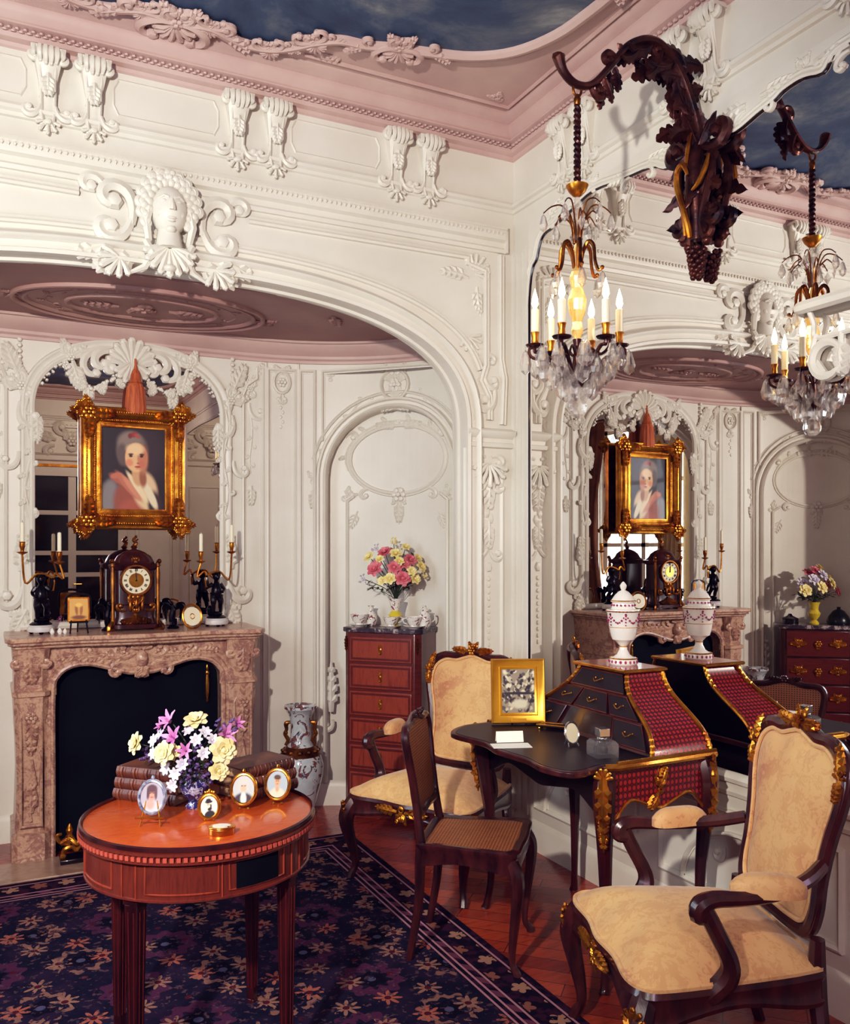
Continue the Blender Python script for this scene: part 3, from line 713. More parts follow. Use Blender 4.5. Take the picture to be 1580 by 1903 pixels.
mb = MB(wl); mb.tube([(M1, z, .002) for z in (MZ0, 1.5, 2.62, 2.80)], .005, 6); mb.tube([(p[0], p[1], .002) for p in pts], .004, 5); obj('edge_strip', mb, MT['ebony'], mt, 'thin dark edge strip')
# ------------------------------------------------------------------ window wall (left, outside the frame; it lights the room and shows in the mirrors)
w0, w1, wz0, wz1 = 2.22, 3.52, .92, 2.80
mb = MB(); t0, t1 = XL-.14, XL
mb.bb((t0, YF-.1, 0), (t1, w0, ZC)); mb.bb((t0, w1, 0), (t1, YW+.1, ZC)); mb.bb((t0, w0, 0), (t1, w1, wz0)); mb.bb((t0, w0, wz1), (t1, w1, ZC)); struct('wall_left', mb, MT['plaster'])
wf = MB(); a = XL-.10
for y in (w0+.03, (w0+w1)/2, w1-.03): wf.bb((a, y-.03, wz0), (a+.05, y+.03, wz1))
for z in (wz0+.03, 1.55, 2.2, wz1-.03): wf.bb((a, w0, z-.02), (a+.05, w1, z+.02))
win = struct('window_1', wf, MT['plaster'])
mb = MB(); mb.bb((a+.02, w0, wz0), (a+.026, w1, wz1)); obj('pane', mb, MT['pane'], win)
mb = MB(WL); mb.mould([(w0-.06, 0), (w0-.06, wz1+.06), (w1+.06, wz1+.06), (w1+.06, 0)], [(-.05, 0), (-.05, .02), (0, .03), (.04, .02), (.05, 0)]); mb.rocaille(2.87, 2.93, pi/2, .12); struct('trim_14', mb, MT['plaster'])
def drape(name, label, y0, y1, z0, z1, mat, waist, x):
    mb = MB()
    def fn(u, v):
        z = lerp(z1, z0, v); g = 1-waist*sin(pi*min(v*1.25, 1))**2*.6; y = y0+(y1-y0)*u*g
        return (XL+x+.030*sin(u*34+v*1.5)*(.6+.4*v)+.02*v, y, z)
    mb.grid(fn, 60, 16); o = obj(name, mb, mat); tag(o, label, 'curtain'); return o
drape('curtain', 'ochre brown curtain hanging at the near side of the tall window', 1.98, 2.52, .06, 2.86, MT['ochre_cloth'], .5, .16)
drape('curtain', 'cream curtain gathered at the far side of the tall window', 3.66, 3.20, .06, 2.84, MT['cream_cloth'], .5, .14)
mb = MB(); mb.tube([(XL+.13, 1.94, 2.88), (XL+.13, 2.8, 2.88), (XL+.13, 3.70, 2.88)], .016, 8); mb.blob((XL+.13, 1.92, 2.88), .03); mb.blob((XL+.13, 3.72, 2.88), .03)
tag(obj('curtain_rod', mb, MT['giltdark']), 'gilt curtain rod above the tall window', 'curtain rod')
# wall behind the camera (only the mirrors show it)
mb = MB(); mb.bb((XL-.1, YF-.12, 0), (XM+.1, YF, ZC)); struct('wall_front', mb, MT['plaster'])
mb = MB(WF); d0, d1 = .42, 1.62
mb.bb((d0-.12, 0, 0), (d0, 2.62, .05)); mb.bb((d1, 0, 0), (d1+.12, 2.62, .05)); mb.bb((d0, 2.5, 0), (d1, 2.62, .05)); mb.bb(((d0+d1)/2-.05, 0, .002), ((d0+d1)/2+.05, 2.5, .03))
for z in (.5, 1.15, 1.45, 2.0): mb.bb((d0, z-.03, .002), (d1, z+.03, .028))
dr = struct('door_1', mb, MT['plaster']); mb = MB(WF); mb.bb((d0, .02, .004), (d1, 2.5, .012)); obj('pane', mb, MT['darkglass'], dr, 'dark glass pane')
mb = MB(WF); mb.tube([((d0+d1)/2+.02, 1.02, .03), ((d0+d1)/2+.02, 1.02, .07), ((d0+d1)/2+.12, 1.02, .07)], .008, 6); obj('handle', mb, MT['ormolu'], dr)
mb = MB(WF); mb.bb((d0-.16, 0, 0), (d0-.125, 2.66, .06)); mb.bb((d0-.16, 2.625, 0), (d1+.16, 2.66, .06)); struct('trim_15', mb, MT['gilt'])
mb = MB(WF); mb.bb((1.86, .02, .0), (2.36, 2.5, .03)); mb.mould([(1.90, .1), (2.32, .1), (2.32, 2.4), (1.90, 2.4)], [(-.012, .03), (-.008, .042), (0, .045), (.012, .03)], True); struct('door_2', mb, MT['plaster'])
mb = MB(WF); mb.mould([(XL, 0), (XM, 0)], [(2.70, 0), (2.72, .03), (2.78, .03), (2.80, .05), (2.82, 0)])
for c_ in (-.5, 1.02, 2.0):
    mb.rocaille(c_, 2.98, pi/2, .24, .03); mb.flower(c_, 2.98, .07, .06)
    for e in (-1, 1): mb.scroll(c_+e*.10, 3.06, pi/2-e*1.2, .4, e, .03, 5.5, .02); mb.scroll(c_+e*.22, 2.92, pi/2-e*1.6, .34, -e, .026, 5.5, .02); mb.leaf(c_+e*.2, 3.0, pi/2-e*1.3, .3, .12, .018, .02)
mb.mould([(XL, 0), (XM, 0)], [(3.08+.08, 0), (3.17, .03), (3.20, .03), (3.21, 0)])
for k in range(60): mb.bb((XL+.06*k, 3.19, .02), (XL+.06*k+.03, 3.215, .04))
struct('trim_16', mb, MT['plaster'])
# white carved bracket standing out from the near end of the mirror
mb = MB(WR); mb.tube(smooth([(2.105, 2.31, .0), (2.09, 2.318, .035), (2.06, 2.318, .045), (1.9, 2.318, .045), (1.72, 2.318, .045)], 3), [.012, .022, .022], 8); mb.tube(smooth([(2.05, 2.315, .04), (2.035, 2.26, .03), (2.03, 2.212, .02), (1.9, 2.212, .015), (1.72, 2.212, .015)], 3), .009, 6)
mb.tube([(1.99+.052*cos(g), 2.135+.055*sin(g), .02) for g in [radians(-150+i*18) for i in range(18)]], [.008, .018, .02, .018, .008], 7); mb.tube(smooth([(2.03, 2.225, .02), (2.045, 2.16, .02), (2.0, 2.09, .02)], 3), .012, 6); mb.leaf(1.94, 2.19, -pi/2, .12, .05, .012, .01); mb.tube([(1.94, 2.215, .015), (1.94, 2.17, .015)], .012, 6)
tag(obj('wall_bracket', mb, MT['plaster']), 'white carved scroll bracket at the right edge of the wall mirror', 'bracket')
# ------------------------------------------------------------------ frieze corbels
def WK(u, v, w): return (u, -w, v)
def corbel_mesh():
    mb = MB(); prof = [(.0, .022, .012), (.03, .030, .022), (.06, .026, .016), (.10, .026, .016), (.16, .030, .024), (.21, .038, .042), (.25, .046, .058), (.28, .052, .066), (.31, .056, .070)]
    vs = []; 
    for (z, hw, d) in prof: vs += [(-hw, 0, z), (-hw, -d*.8, z), (-hw*.5, -d, z), (hw*.5, -d, z), (hw, -d*.8, z), (hw, 0, z)]
    fs = []
    for i in range(len(prof)-1):
        for k in range(5): fs.append((i*6+k, i*6+k+1, (i+1)*6+k+1, (i+1)*6+k))
    fs += [(0, 1, 2, 3, 4, 5), tuple((len(prof)-1)*6+k for k in (5, 4, 3, 2, 1, 0))]; mb.add(vs, fs); mb.W = WK
    
    for i in range(6):
        x = (i-2.5)*.0215; d = .012*(abs(x)/.054)**2
        mb.tube(smooth([(x*.9, .318, .04), (x, .312, .074-d), (x*1.04, .285, .082-d), (x*.98, .262+d*2, .074-d), (x*.9, .252+d*2.2, .060-d)], 2), [.009, .0115, .0115, .010, .008], 6); mb.blob((x*.92, .252+d*2.2, .064-d), .0095, 6, 4)
    mb.W = None; mb.add([(-.066, 0, .302), (.066, 0, .302), (.066, -.07, .302), (-.066, -.07, .302), (-.066, 0, .318), (.066, 0, .318), (.066, -.07, .318), (-.066, -.07, .318)], [(0, 1, 2, 3), (4, 7, 6, 5), (0, 4, 5, 1), (1, 5, 6, 2), (2, 6, 7, 3), (3, 7, 4, 0)]); mb.W = WK
    for sd in (-1, 1):
        mb.scroll(sd*.026, .30, -pi/2+sd*.35, .11, sd, .009, 6, .045); mb.scroll(sd*.028, .10, -pi/2+sd*.25, .16, sd, .010, 5.5, .02); mb.tube([(sd*.03, .26, .05), (sd*.026, .18, .03), (sd*.025, .08, .018), (sd*.02, .03, .03)], .007, 5)
        mb.leaf(sd*.03, .13, pi/2+sd*.9, .06, .03, .006, .012)
    mb.leaf(0, .22, -pi/2, .09, .05, .008, .045); mb.shell(0, .04, -pi/2, .055, 5, .008, .02); mb.blob((0, .03, .025), (.02, .016, .018), 6, 4)
    return mb
cm = corbel_mesh(); cnt = 0
bx = [AX+c*.784+e*.0885 for c in (-1.5, -.5, .5, 1.5) for e in (-1, 1)]
nm = ['far left', 'second from the left', 'third from the left', 'fourth from the left', 'fifth from the left', 'sixth from the left', 'seventh from the left', 'last before the corner']
words = {2: 'leftmost carved scroll corbel of the back wall frieze', 3: 'carved scroll corbel second from left in the back wall frieze', 4: 'carved scroll corbel above right of the mask, left one of its pair', 5: 'carved scroll corbel above right of the mask, right one of its pair',
         6: 'carved scroll corbel on the back wall, left one of the pair nearest the corner', 7: 'carved scroll corbel on the back wall, closest of all to the corner'}
first = None
for i, x in enumerate(bx):
    lb = words.get(i, 'white carved scroll corbel in the frieze, out of view to the left')
    if first is None:
        first = obj('frieze_corbel', cm, MT['plaster']); first.location = (x, YW, 3.232); tag(first, lb, 'corbel', 'white scroll corbels of the frieze')
    else: dup(first, (x, YW, 3.232), 0, lb)
ry = [3.47, 3.29, 2.69, 2.51, 1.91, 1.73]
rl = ['carved scroll corbel on the right wall frieze, nearest the corner', 'carved scroll corbel on the right wall behind the chandelier rod', 'carved scroll corbel behind the dark chandelier arm, left one of its pair', 'carved scroll corbel right of the dark chandelier arm', 'carved scroll corbel at the top right edge of the frieze', 'carved scroll corbel beyond the top right edge of the frieze']
for y, lb in zip(ry, rl): dup(first, (XM, y, 3.232), -pi/2, lb)
mb = MB(WB)                                          # shallow panels between the corbels
ce = [AX+c*.784 for c in (-1.5, -.5, .5, 1.5)]
for a, b in zip(ce[:-1], ce[1:]): mb.mould([(a+.19, 3.36), (b-.19, 3.36), (b-.17, 3.40), (b-.17, 3.47), (b-.19, 3.51), (a+.19, 3.51), (a+.17, 3.47), (a+.17, 3.40)], [(-.006, 0), (0, .006), (.006, 0)], True)
struct('trim_17', mb, MT['plaster'])
# ------------------------------------------------------------------ mask over the arch
mk = thing('mascaron', 'white plaster woman mask with scrolls over the crown of the arch', 'mask', (AX, YW-.008, 2.70))
mb = MB(WK); zc = .27
mb.blob((0, zc, .035), (.078, .108, .075), 16, 12)
mb.tube([(0, zc+.03, .105), (0, zc-.005, .120), (0, zc-.018, .118)], [.008, .012, .014], 6)
for sd in (-1, 1):
    mb.blob((sd*.030, zc+.022, .096), (.014, .008, .010), 8, 5); mb.tube([(sd*.012, zc+.038, .104), (sd*.032, zc+.045, .100), (sd*.052, zc+.034, .086)], .006, 5); mb.blob((sd*.038, zc-.022, .074), (.024, .028, .022), 8, 6)
mb.blob((0, zc-.047, .100), (.022, .006, .010), 8, 5); mb.blob((0, zc-.058, .098), (.017, .007, .010), 8, 5); mb.blob((0, zc-.088, .074), (.024, .018, .022), 8, 6); mb.tube([(0, zc-.07, .03), (0, zc-.16, .03)], [.045, .06], 10)
obj('face', mb, MT['plaster'], mk)
mb = MB(WK)
for k in range(26):
    g = pi*(-.12+1.24*k/25); r = .085+.018*(k % 2); x, z = r*cos(g)*1.02, zc+.015+r*sin(g)*1.22; mb.blob((x, z, .045), .024, 7, 5)
    mb.scroll(x, z, g+(1 if k % 2 else -1)*.5, .10, 1 if k % 2 else -1, .012, 6, .045)
for sd in (-1, 1): mb.tube([(sd*.085, zc, .05), (sd*.098, zc-.06, .045), (sd*.085, zc-.13, .03), (sd*.10, zc-.17, .02)], [.02, .02, .016, .01], 6)
mb.flower(0, zc+.14, .035, .05); obj('hair', mb, MT['plaster'], mk)
mb = MB(WK)
for sd in (-1, 1):
    mb.scroll(sd*.15, .20, pi/2+sd*.15, .42, -sd, .022, 6.2); mb.scroll(sd*.15, .22, -pi/2-sd*-.35, .34, sd, .022, 6.2); mb.scroll(sd*.25, .30, pi/2-sd*.2, .26, -sd, .016, 6); mb.leaf(sd*.20, .12, -sd*.4+(0 if sd > 0 else pi), .20, .08, .012); mb.leaf(sd*.12, .06, pi/2-sd*1.9, .20, .08, .012)
    mb.tube([(sd*.10, .13, .04), (sd*.07, .08, .05), (sd*.10, .02, .03), (sd*.16, -.01, .02)], [.016, .02, .016, .008], 6)
    mb.shell(sd*.20, .05, -pi/2+sd*.8, .09, 6, .014, .02)
mb.shell(0, .12, -pi/2, .13, 9, .016, .045); mb.blob((0, .02, .05), (.03, .02, .03), 8, 6); obj('scrolls', mb, MT['plaster'], mk)
for ch in mk.children:                               # relief: nothing reaches behind the wall's face
    for vt in ch.data.vertices: vt.co.y = min(vt.co.y, .006)
# ================================================================== PLACING
def onY(px, Y): l = (px-790)/FPX; return Y*(sin(TH)+l*cos(TH))/(cos(TH)-l*sin(TH))
def onZ(px, py, H):
    z = (EYE-H)*FPX/(py-1018); l = (px-790)/FPX; return (z*(sin(TH)+l*cos(TH)), z*(cos(TH)-l*sin(TH)), H)
def deep(px, py, z): l = (px-790)/FPX; return (z*(sin(TH)+l*cos(TH)), z*(cos(TH)-l*sin(TH)), EYE+(1018-py)/FPX*z)
def rect_path(w, h): return [(-w/2, -h/2), (w/2, -h/2), (w/2, h/2), (-w/2, h/2)]
FACE = face(-sin(TH), -cos(TH))
# ================================================================== FIREPLACE
MH = 1.09
fp = thing('fireplace', 'pink brown marble fireplace with serpentine carved front and dark fire board', 'fireplace', (AX, 5.03, 0))
def shelf_outline(o=0):
    h = [(-.60-o, -.0), (-.60-o, -.40-o*.5), (-.585-o*.5, -.43-o), (-.52, -.43-o), (-.44, -.405-o), (-.30, -.40-o), (-.12, -.425-o), (0, -.435-o)]
    return h+[(-x, y) for x, y in reversed(h[:-1])]
mb = MB(); mb.prism(shelf_outline(.03), MH-.024, MH); mb.prism(shelf_outline(.018), MH-.040, MH-.024); mb.prism(shelf_outline(0), MH-.056, MH-.040); obj('mantel_shelf', mb, MT['marble'], fp, bevel=.006)
edge = smooth([(-.405, 0, 0), (-.405, .4, 0), (-.405, .80, 0), (-.385, .885, 0), (-.33, .925, 0), (-.25, .932, 0), (-.15, .905, 0), (-.06, .878, 0), (0, .882, 0), (.06, .878, 0), (.15, .905, 0), (.25, .932, 0), (.33, .925, 0), (.385, .885, 0), (.405, .80, 0), (.405, .4, 0), (.405, 0, 0)], 4)
edge = [(p[0], p[1]) for p in edge]
mb = MB(lambda u, v, w: (u, -.36-w, v))
for i in range(len(edge)-1):
    a, b = edge[i], edge[i+1]
    def out(p): return (max(-.45, min(.45, p[0]*1.12)) if p[1] < .84 else p[0]*1.1, MH-.056 if p[1] > .84 else p[1])
    oa, ob = out(a), out(b); mb.quad((a[0], a[1], 0), (b[0], b[1], 0), (ob[0], ob[1], 0), (oa[0], oa[1], 0)); mb.quad((a[0], a[1], 0), (b[0], b[1], 0), (b[0], b[1], -.10), (a[0], a[1], -.10))
mb.quad((-.46, .80, -.002), (-.40, .80, -.002), (-.40, MH-.056, -.002), (-.46, MH-.056, -.002)); mb.quad((.46, .80, -.002), (.40, .80, -.002), (.40, MH-.056, -.002), (.46, MH-.056, -.002))
mb.mould(edge, [(0, -.06), (0, .006), (.010, .016), (.020, .014), (.024, .004), (.034, .004), (.042, .010), (.05, 0)])
mb.shell(0, 1.00, pi/2, .06, 7, .009, .01); mb.blob((0, .955, .01), (.032, .05, .03), 10, 8); mb.leaf(0, .93, -pi/2, .06, .06, .010, .012)
for sd in (-1, 1):
    a0 = 0 if sd > 0 else pi
    mb.scroll(sd*.03, .985, a0-sd*.5, .20, sd, .012, 5); mb.scroll(sd*.05, .92, a0+sd*.5, .22, -sd, .012, 5.4); mb.leaf(sd*.06, .965, a0, .20, .06, .008); mb.leaf(sd*.16, .985, a0-sd*.1, .16, .05, .007); mb.scroll(sd*.22, .97, a0, .15, sd, .009); mb.leaf(sd*.30, .985, a0-sd*.05, .10, .04, .006)
    for k in range(9): mb.blob((sd*(.07+.014*k), .985+.010*sin(k*2), .006), .010, 6, 4)
obj('carved_frieze', mb, MT['marble'], fp)
for sd in (-1, 1):
    mb = MB(); prof = [(0, .085, -.40), (.14, .085, -.40), (.145, .070, -.375), (.25, .066, -.372), (.40, .062, -.372), (.55, .066, -.38), (.66, .072, -.39), (.76, .076, -.402), (.80, .076, -.402), (.805, .084, -.412), (.825, .084, -.412), (.83, .074, -.395), (.92, .074, -.395), (.99, .080, -.41), (1.034, .084, -.42)]
    vs = []; fs = []
    for (z, hw, y) in prof:
        c = sd*.515; vs += [(c-hw, 0, z), (c-hw, y+.03, z), (c-hw+.025, y, z), (c+hw-.025, y, z), (c+hw, y+.03, z), (c+hw, 0, z)]
    for i in range(len(prof)-1):
        for k in range(5): fs.append((i*6+k, i*6+k+1, i*6+k+7, i*6+k+6))
    fs.append(tuple((len(prof)-1)*6+k for k in range(6))); mb.add(vs, fs)
    mb.W = lambda u, v, w: (sd*.515+u, -.395-w, v)
    mb.mould([(-.045, .18), (.045, .18), (.045, .70), (.03, .74), (-.03, .74), (-.045, .70)], [(-.006, -.02), (-.006, 0), (0, .004), (.006, 0), (.006, -.02)], True)
    mb.leaf(0, 1.0, -pi/2, .14, .07, .011); mb.shell(0, .98, pi/2, .05, 6, .009); mb.scroll(.03, .98, -pi/2+.4, .12, 1, .010); mb.scroll(-.03, .98, -pi/2-.4, .12, -1, .010)
    mb.leaf(0, .24, pi/2, .14, .05, .009, -.018); mb.leaf(0, .70, -pi/2, .18, .05, .009, -.005); mb.flower(0, .70, .03, 0); mb.tube([(0, .5, -.012), (.02, .38, -.014), (-.02, .3, -.016), (0, .2, -.016)], .008, 6)
    obj('jamb', mb, MT['marble'], fp)
mb = MB(); mb.bb((-.43, -.29, .02), (.43, -.27, 1.0)); obj('fire_board', mb, MT['black'], fp, 'dark blue black fire board')
mb = MB(); mb.lathe([(.004, .70), (.007, .705), (.005, .72), (.009, .74), (.011, .80), (.008, .845), (.012, .85), (.012, .86), (.006, .87), (.009, .885), (.003, .90)], 10, (.345, -.31, 0)); obj('pull_handle', mb, MT['ormolu'], fp, 'slim brass handle on the fire board')
mb = MB(); mb.bb((.01, 4.385, 0), (1.38, 4.655, .012)); tag(obj('hearth_slab', mb, MT['hearth'], bevel=.003), 'pale marble hearth slab in front of the fireplace', 'hearth')
an = thing('andiron', 'gilt bronze scrolled andiron in the left corner of the hearth', 'andiron', (onY(142, 4.56), 4.56, .012))
mb = MB(); mb.bb((-.075, -.05, 0), (.075, .05, .022)); obj('base', mb, MT['ebony'], an, bevel=.004)
mb = MB()
for sd in (-1, 1):
    mb.tube(smooth([(sd*.06, 0, .022), (sd*.055, -.01, .06), (sd*.02, -.01, .07), (0, -.01, .05)], 4), [.008, .012, .010], 7); mb.tube(smooth([(sd*.03, 0, .08), (sd*.075, 0, .10), (sd*.085, 0, .13), (sd*.065, 0, .135)], 4), [.012, .010, .006], 7); mb.blob((sd*.06, -.01, .03), .016)
mb.tube(smooth([(-.07, 0, .09), (-.03, -.01, .11), (0, -.02, .085), (.03, -.01, .11), (.07, 0, .09)], 4), .013, 8); mb.lathe([(.02, .09), (.026, .11), (.012, .13), (.018, .15), (.004, .18)], 10, (-.03, 0, 0)); obj('scrollwork', mb, MT['gilt'], an)
# ================================================================== OVERMANTEL MIRROR
om = thing('overmantel_mirror', 'arched mirror in white carved frame above the marble fireplace', 'mirror', (AX, 5.03, MH))
def wo(u, v, w): return (u, -w, v-MH)
oh = .492
ap = [(oh*(1 if cos(g) >= 0 else -1)*abs(cos(g))**(.86), 2.26+.33*abs(sin(g))**.9) for g in [pi*(1-i/40) for i in range(41)]]
mb = MB(wo); L = [(-oh, MH)]+ap+[(oh, MH)]
for i in range(40): mb.quad((ap[i][0], MH, .012), (ap[i+1][0], MH, .012), (ap[i+1][0], ap[i+1][1], .012), (ap[i][0], ap[i][1], .012))
obj('mirror_glass', mb, MT['mirror2'], om)
mb = MB(wo); mb.mould(L, [(-.012, .008), (-.008, .022), (.004, .030), (.016, .024), (.020, .014), (.034, .016), (.045, .026), (.055, .022), (.062, .0)]); obj('frame', mb, MT['plaster'], om)
mb = MB(wo)
mb.shell(0, 2.50, pi/2, .15, 9, .022, .02); mb.shell(0, 2.53, -pi/2, .12, 7, .018, .035, 2.0); mb.scroll(-.05, 2.52, pi-.3, .20, 1, .016, 6, .02); mb.scroll(.05, 2.52, .3, .20, -1, .016, 6, .02)
for sd in (-1, 1):
    a0 = 0 if sd > 0 else pi
    mb.scroll(sd*.06, 2.57, a0+sd*.3, .30, -sd, .018, 5.2, .015); mb.scroll(sd*.10, 2.60, a0-sd*.1, .36, -sd, .016, 4, .01); mb.rocaille(sd*.31, 2.53, pi/2+sd*.2, .12, .015); mb.leaf(sd*.30, 2.50, -pi/2-sd*.3, .14, .07, .011, .02)
    gp = smooth([(sd*.07, 2.47, 0), (sd*.11, 2.42, 0), (sd*.18, 2.375, 0), (sd*.25, 2.38, 0), (sd*.31, 2.43, 0), (sd*.33, 2.50, 0)], 4); mb.garland([(p[0], p[1]) for p in gp], .017, 1.3, .025)
    gp = smooth([(sd*.33, 2.50, 0), (sd*.40, 2.45, 0), (sd*.455, 2.36, 0)], 4); mb.garland([(p[0], p[1]) for p in gp], .014, 1.1, .02); mb.leaf(sd*.22, 2.39, -pi/2, .10, .05, .008, .02)
    for k in range(5): mb.leaf(sd*(.08+.05*k), 2.43-.02*k*(4-k)*.5, -pi/2+(-1)**k*.8, .06, .035, .007, .03)
    # carved side runs
    mb.vine([(sd*(.515+.015*sin(k*1.1)), 2.30-.065*k) for k in range(11)], .008, .055, .02, 1, True); mb.rocaille(sd*.545, 2.36, pi/2-sd*.7, .13, .01); mb.scroll(sd*.55, 2.28, -pi/2+sd*.2, .30, -sd, .016, 5, .01); mb.scroll(sd*.56, 2.02, -pi/2, .22, sd, .012, 5, .01)
    mb.leaf(sd*.56, 2.42, pi/2-sd*.4, .18, .07, .010, .01); mb.leaf(sd*.47, 2.22, -pi/2, .16, .05, .008, .02); mb.scroll(sd*.535, 1.75, -pi/2, .18, -sd, .010, 5, .01); mb.leaf(sd*.54, 1.62, -pi/2, .12, .05, .008, .01)
    mb.scroll(sd*.54, 1.32, -pi/2+sd*.1, .30, sd, .018, 5.6, .01); mb.leaf(sd*.55, 1.40, pi/2, .16, .06, .010, .01); mb.leaf(sd*.52, 1.2, -pi/2+sd*.5, .14, .07, .012, .015); mb.rocaille(sd*.57, 1.16, pi/2, .07, .01)
    for k in range(4): mb.blob((sd*.555, 2.60+.0*k-.03*k, .01), .014, 6, 4)
mb.tube([(-oh-.06, MH+.02, .02), (oh+.06, MH+.02, .02)], .02, 8); obj('carved_crest', mb, MT['plaster'], om)
mb = MB(WA)                                          # carving on the chimney breast either side of the mirror
for sd in (-1, 1):
    mb.rocaille(sd*.66, 2.44, pi/2+sd*.3, .10); mb.scroll(sd*.655, 2.36, -pi/2, .24, sd, .011); mb.vine([(sd*(.665+.008*sin(k)), 2.28-.055*k) for k in range(7)], .006, .045); mb.leaf(sd*.665, 1.88, -pi/2, .12, .05); mb.leaf(sd*.69, 2.52, pi/2-sd*.6, .09, .04)
struct('trim_18', mb, MT['plaster'])
# ================================================================== PORTRAIT
po = thing('framed_portrait', 'gilt framed portrait of a woman hanging in front of the overmantel mirror', 'painting', (AX+.003, 4.965, 1.945))
mb = MB(lambda u, v, w: (u, -w, v)); fw, fh = .35, .46
mb.mould(rect_path(fw, fh), [(-.012, .012), (-.012, .02), (0, .024), (.014, .020), (.018, .030), (.03, .034), (.034, .046), (.05, .056), (.062, .050), (.068, .036), (.08, .030), (.09, .034), (.096, .020), (.096, -.012), (-.012, -.012)], True, -1)
for k in range(42):
    for e in (-1, 1):
        mb.blob((-fw/2-.02+(fw+.04)*k/41, e*(fh/2+.024), .034), .0052, 5, 4)
        if k < 34: mb.blob((-fw/2-.02+(fw+.04)*k/33, e*(fh/2+.066), .05), .0062, 5, 4)
for k in range(50):
    for e in (-1, 1): mb.blob((e*(fw/2+.024), -fh/2+fh*k/49, .034), .0052, 5, 4); mb.blob((e*(fw/2+.066), -fh/2+fh*k/49, .05), .0058, 5, 4)
obj('frame', mb, MT['gilt'], po)
for sx in (-1, 1):
    for sy in (-1, 1):
        mb = MB(lambda u, v, w: (u, -w, v)); u, v = sx*(fw/2+.055), sy*(fh/2+.055)
        mb.rocaille(u, v, atan2(sy, sx), .105, .045); mb.flower(u, v, .036, .058); mb.blob((u, v, .04), (.05, .05, .022), 10, 6); mb.leaf(u, v, atan2(0, -sx), .14, .05, .010, .05); mb.leaf(u, v, atan2(-sy, 0), .14, .05, .010, .05)
        for g in (0, .8, -.8): mb.shell(u+sx*.02, v+sy*.02, atan2(sy, sx)+g, .05, 5, .009, .05)
        obj('corner_ornament', mb, MT['gilt'], po)
st = [(0, -.05, .62, .75, 0, (38, 32, 38), .5), (.16, .2, .3, .3, 0, (58, 48, 52), .8),
      (-.30, -.40, .22, .26, .3, (104, 100, 104), .25), (-.34, -.32, .10, .2, -.2, (134, 128, 128), .5), (.02, -.36, .30, .26, 0, (150, 84, 66), .25), (-.02, -.46, .18, .12, 0, (168, 92, 72), .5),
      (.16, -.24, .17, .22, .35, (220, 186, 150), .3), (.20, -.32, .11, .13, .3, (224, 194, 156), .4), (.30, -.40, .10, .16, .2, (60, 44, 48), .5), (.24, -.30, .05, .17, .55, (228, 210, 178), .4),
      (-.17, -.13, .17, .055, -.35, (172, 100, 78), .4), (-.08, -.19, .22, .05, -.75, (186, 116, 92), .4), (-.02, -.22, .2, .035, -.8, (206, 140, 112), .5), (.05, -.20, .22, .035, -.85, (232, 208, 170), .4), (-.24, -.08, .08, .03, .2, (190, 116, 92), .5),
      (.06, -.06, .085, .13, .1, (206, 158, 118), .3), (.13, -.10, .05, .10, .1, (150, 96, 70), .6),
      (-.02, .21, .22, .20, 0, (112, 98, 92), .25), (-.05, .30, .17, .12, 0, (136, 122, 112), .5), (-.16, .16, .07, .12, 0, (100, 86, 82), .5), (.16, .16, .04, .12, 0, (80, 64, 60), .5),
      (.035, .13, .155, .165, -.08, (226, 178, 134), .12), (.13, .11, .07, .15, 0, (190, 128, 96), .6), (.02, .22, .12, .06, 0, (236, 196, 154), .6), (-.06, .07, .05, .04, 0, (222, 142, 112), .7), (.12, .06, .04, .04, 0, (196, 116, 92), .7),
      (-.04, .165, .036, .011, .05, (92, 60, 50), .5), (.115, .165, .034, .011, -.05, (84, 54, 46), .5), (-.04, .145, .026, .013, 0, (60, 42, 40), .4), (.11, .145, .024, .013, 0, (56, 40, 40), .4), (.065, .10, .012, .05, .1, (198, 136, 102), .7), (.062, .065, .022, .010, 0, (170, 104, 80), .6),
      (.055, .025, .042, .011, 0, (168, 62, 58), .4), (.055, .004, .03, .008, 0, (214, 150, 118), .5), (.0, .385, .05, .030, .2, (150, 64, 60), .4), (.05, .37, .045, .02, -.4, (172, 84, 76), .4), (-.05, .37, .03, .03, 0, (126, 52, 52), .5)]
painted('canvas', fw+.02, fh+.02, st, lambda u, v: S(44, 38, 44), po, 110, M=T(0, -.008, 0), label='painted bust of a woman in grey and coral with powdered hair')
tt = thing('silk_tassel', 'apricot silk tassel hanging above the gilt framed portrait', 'tassel', (onY(252, 4.955), 4.955, 2.24))
mb = MB(); mb.lathe([(.052, 0), (.054, .03), (.050, .09), (.045, .14), (.034, .165)], 28, lob=14, la=.05); obj('skirt', mb, MT['tassel'], tt)
mb = MB(); mb.lathe([(.030, .165), (.037, .172), (.030, .182), (.026, .21), (.018, .235), (.010, .245), (.006, .27), (.006, .30)], 14); obj('head', mb, MT['tassel'], tt)
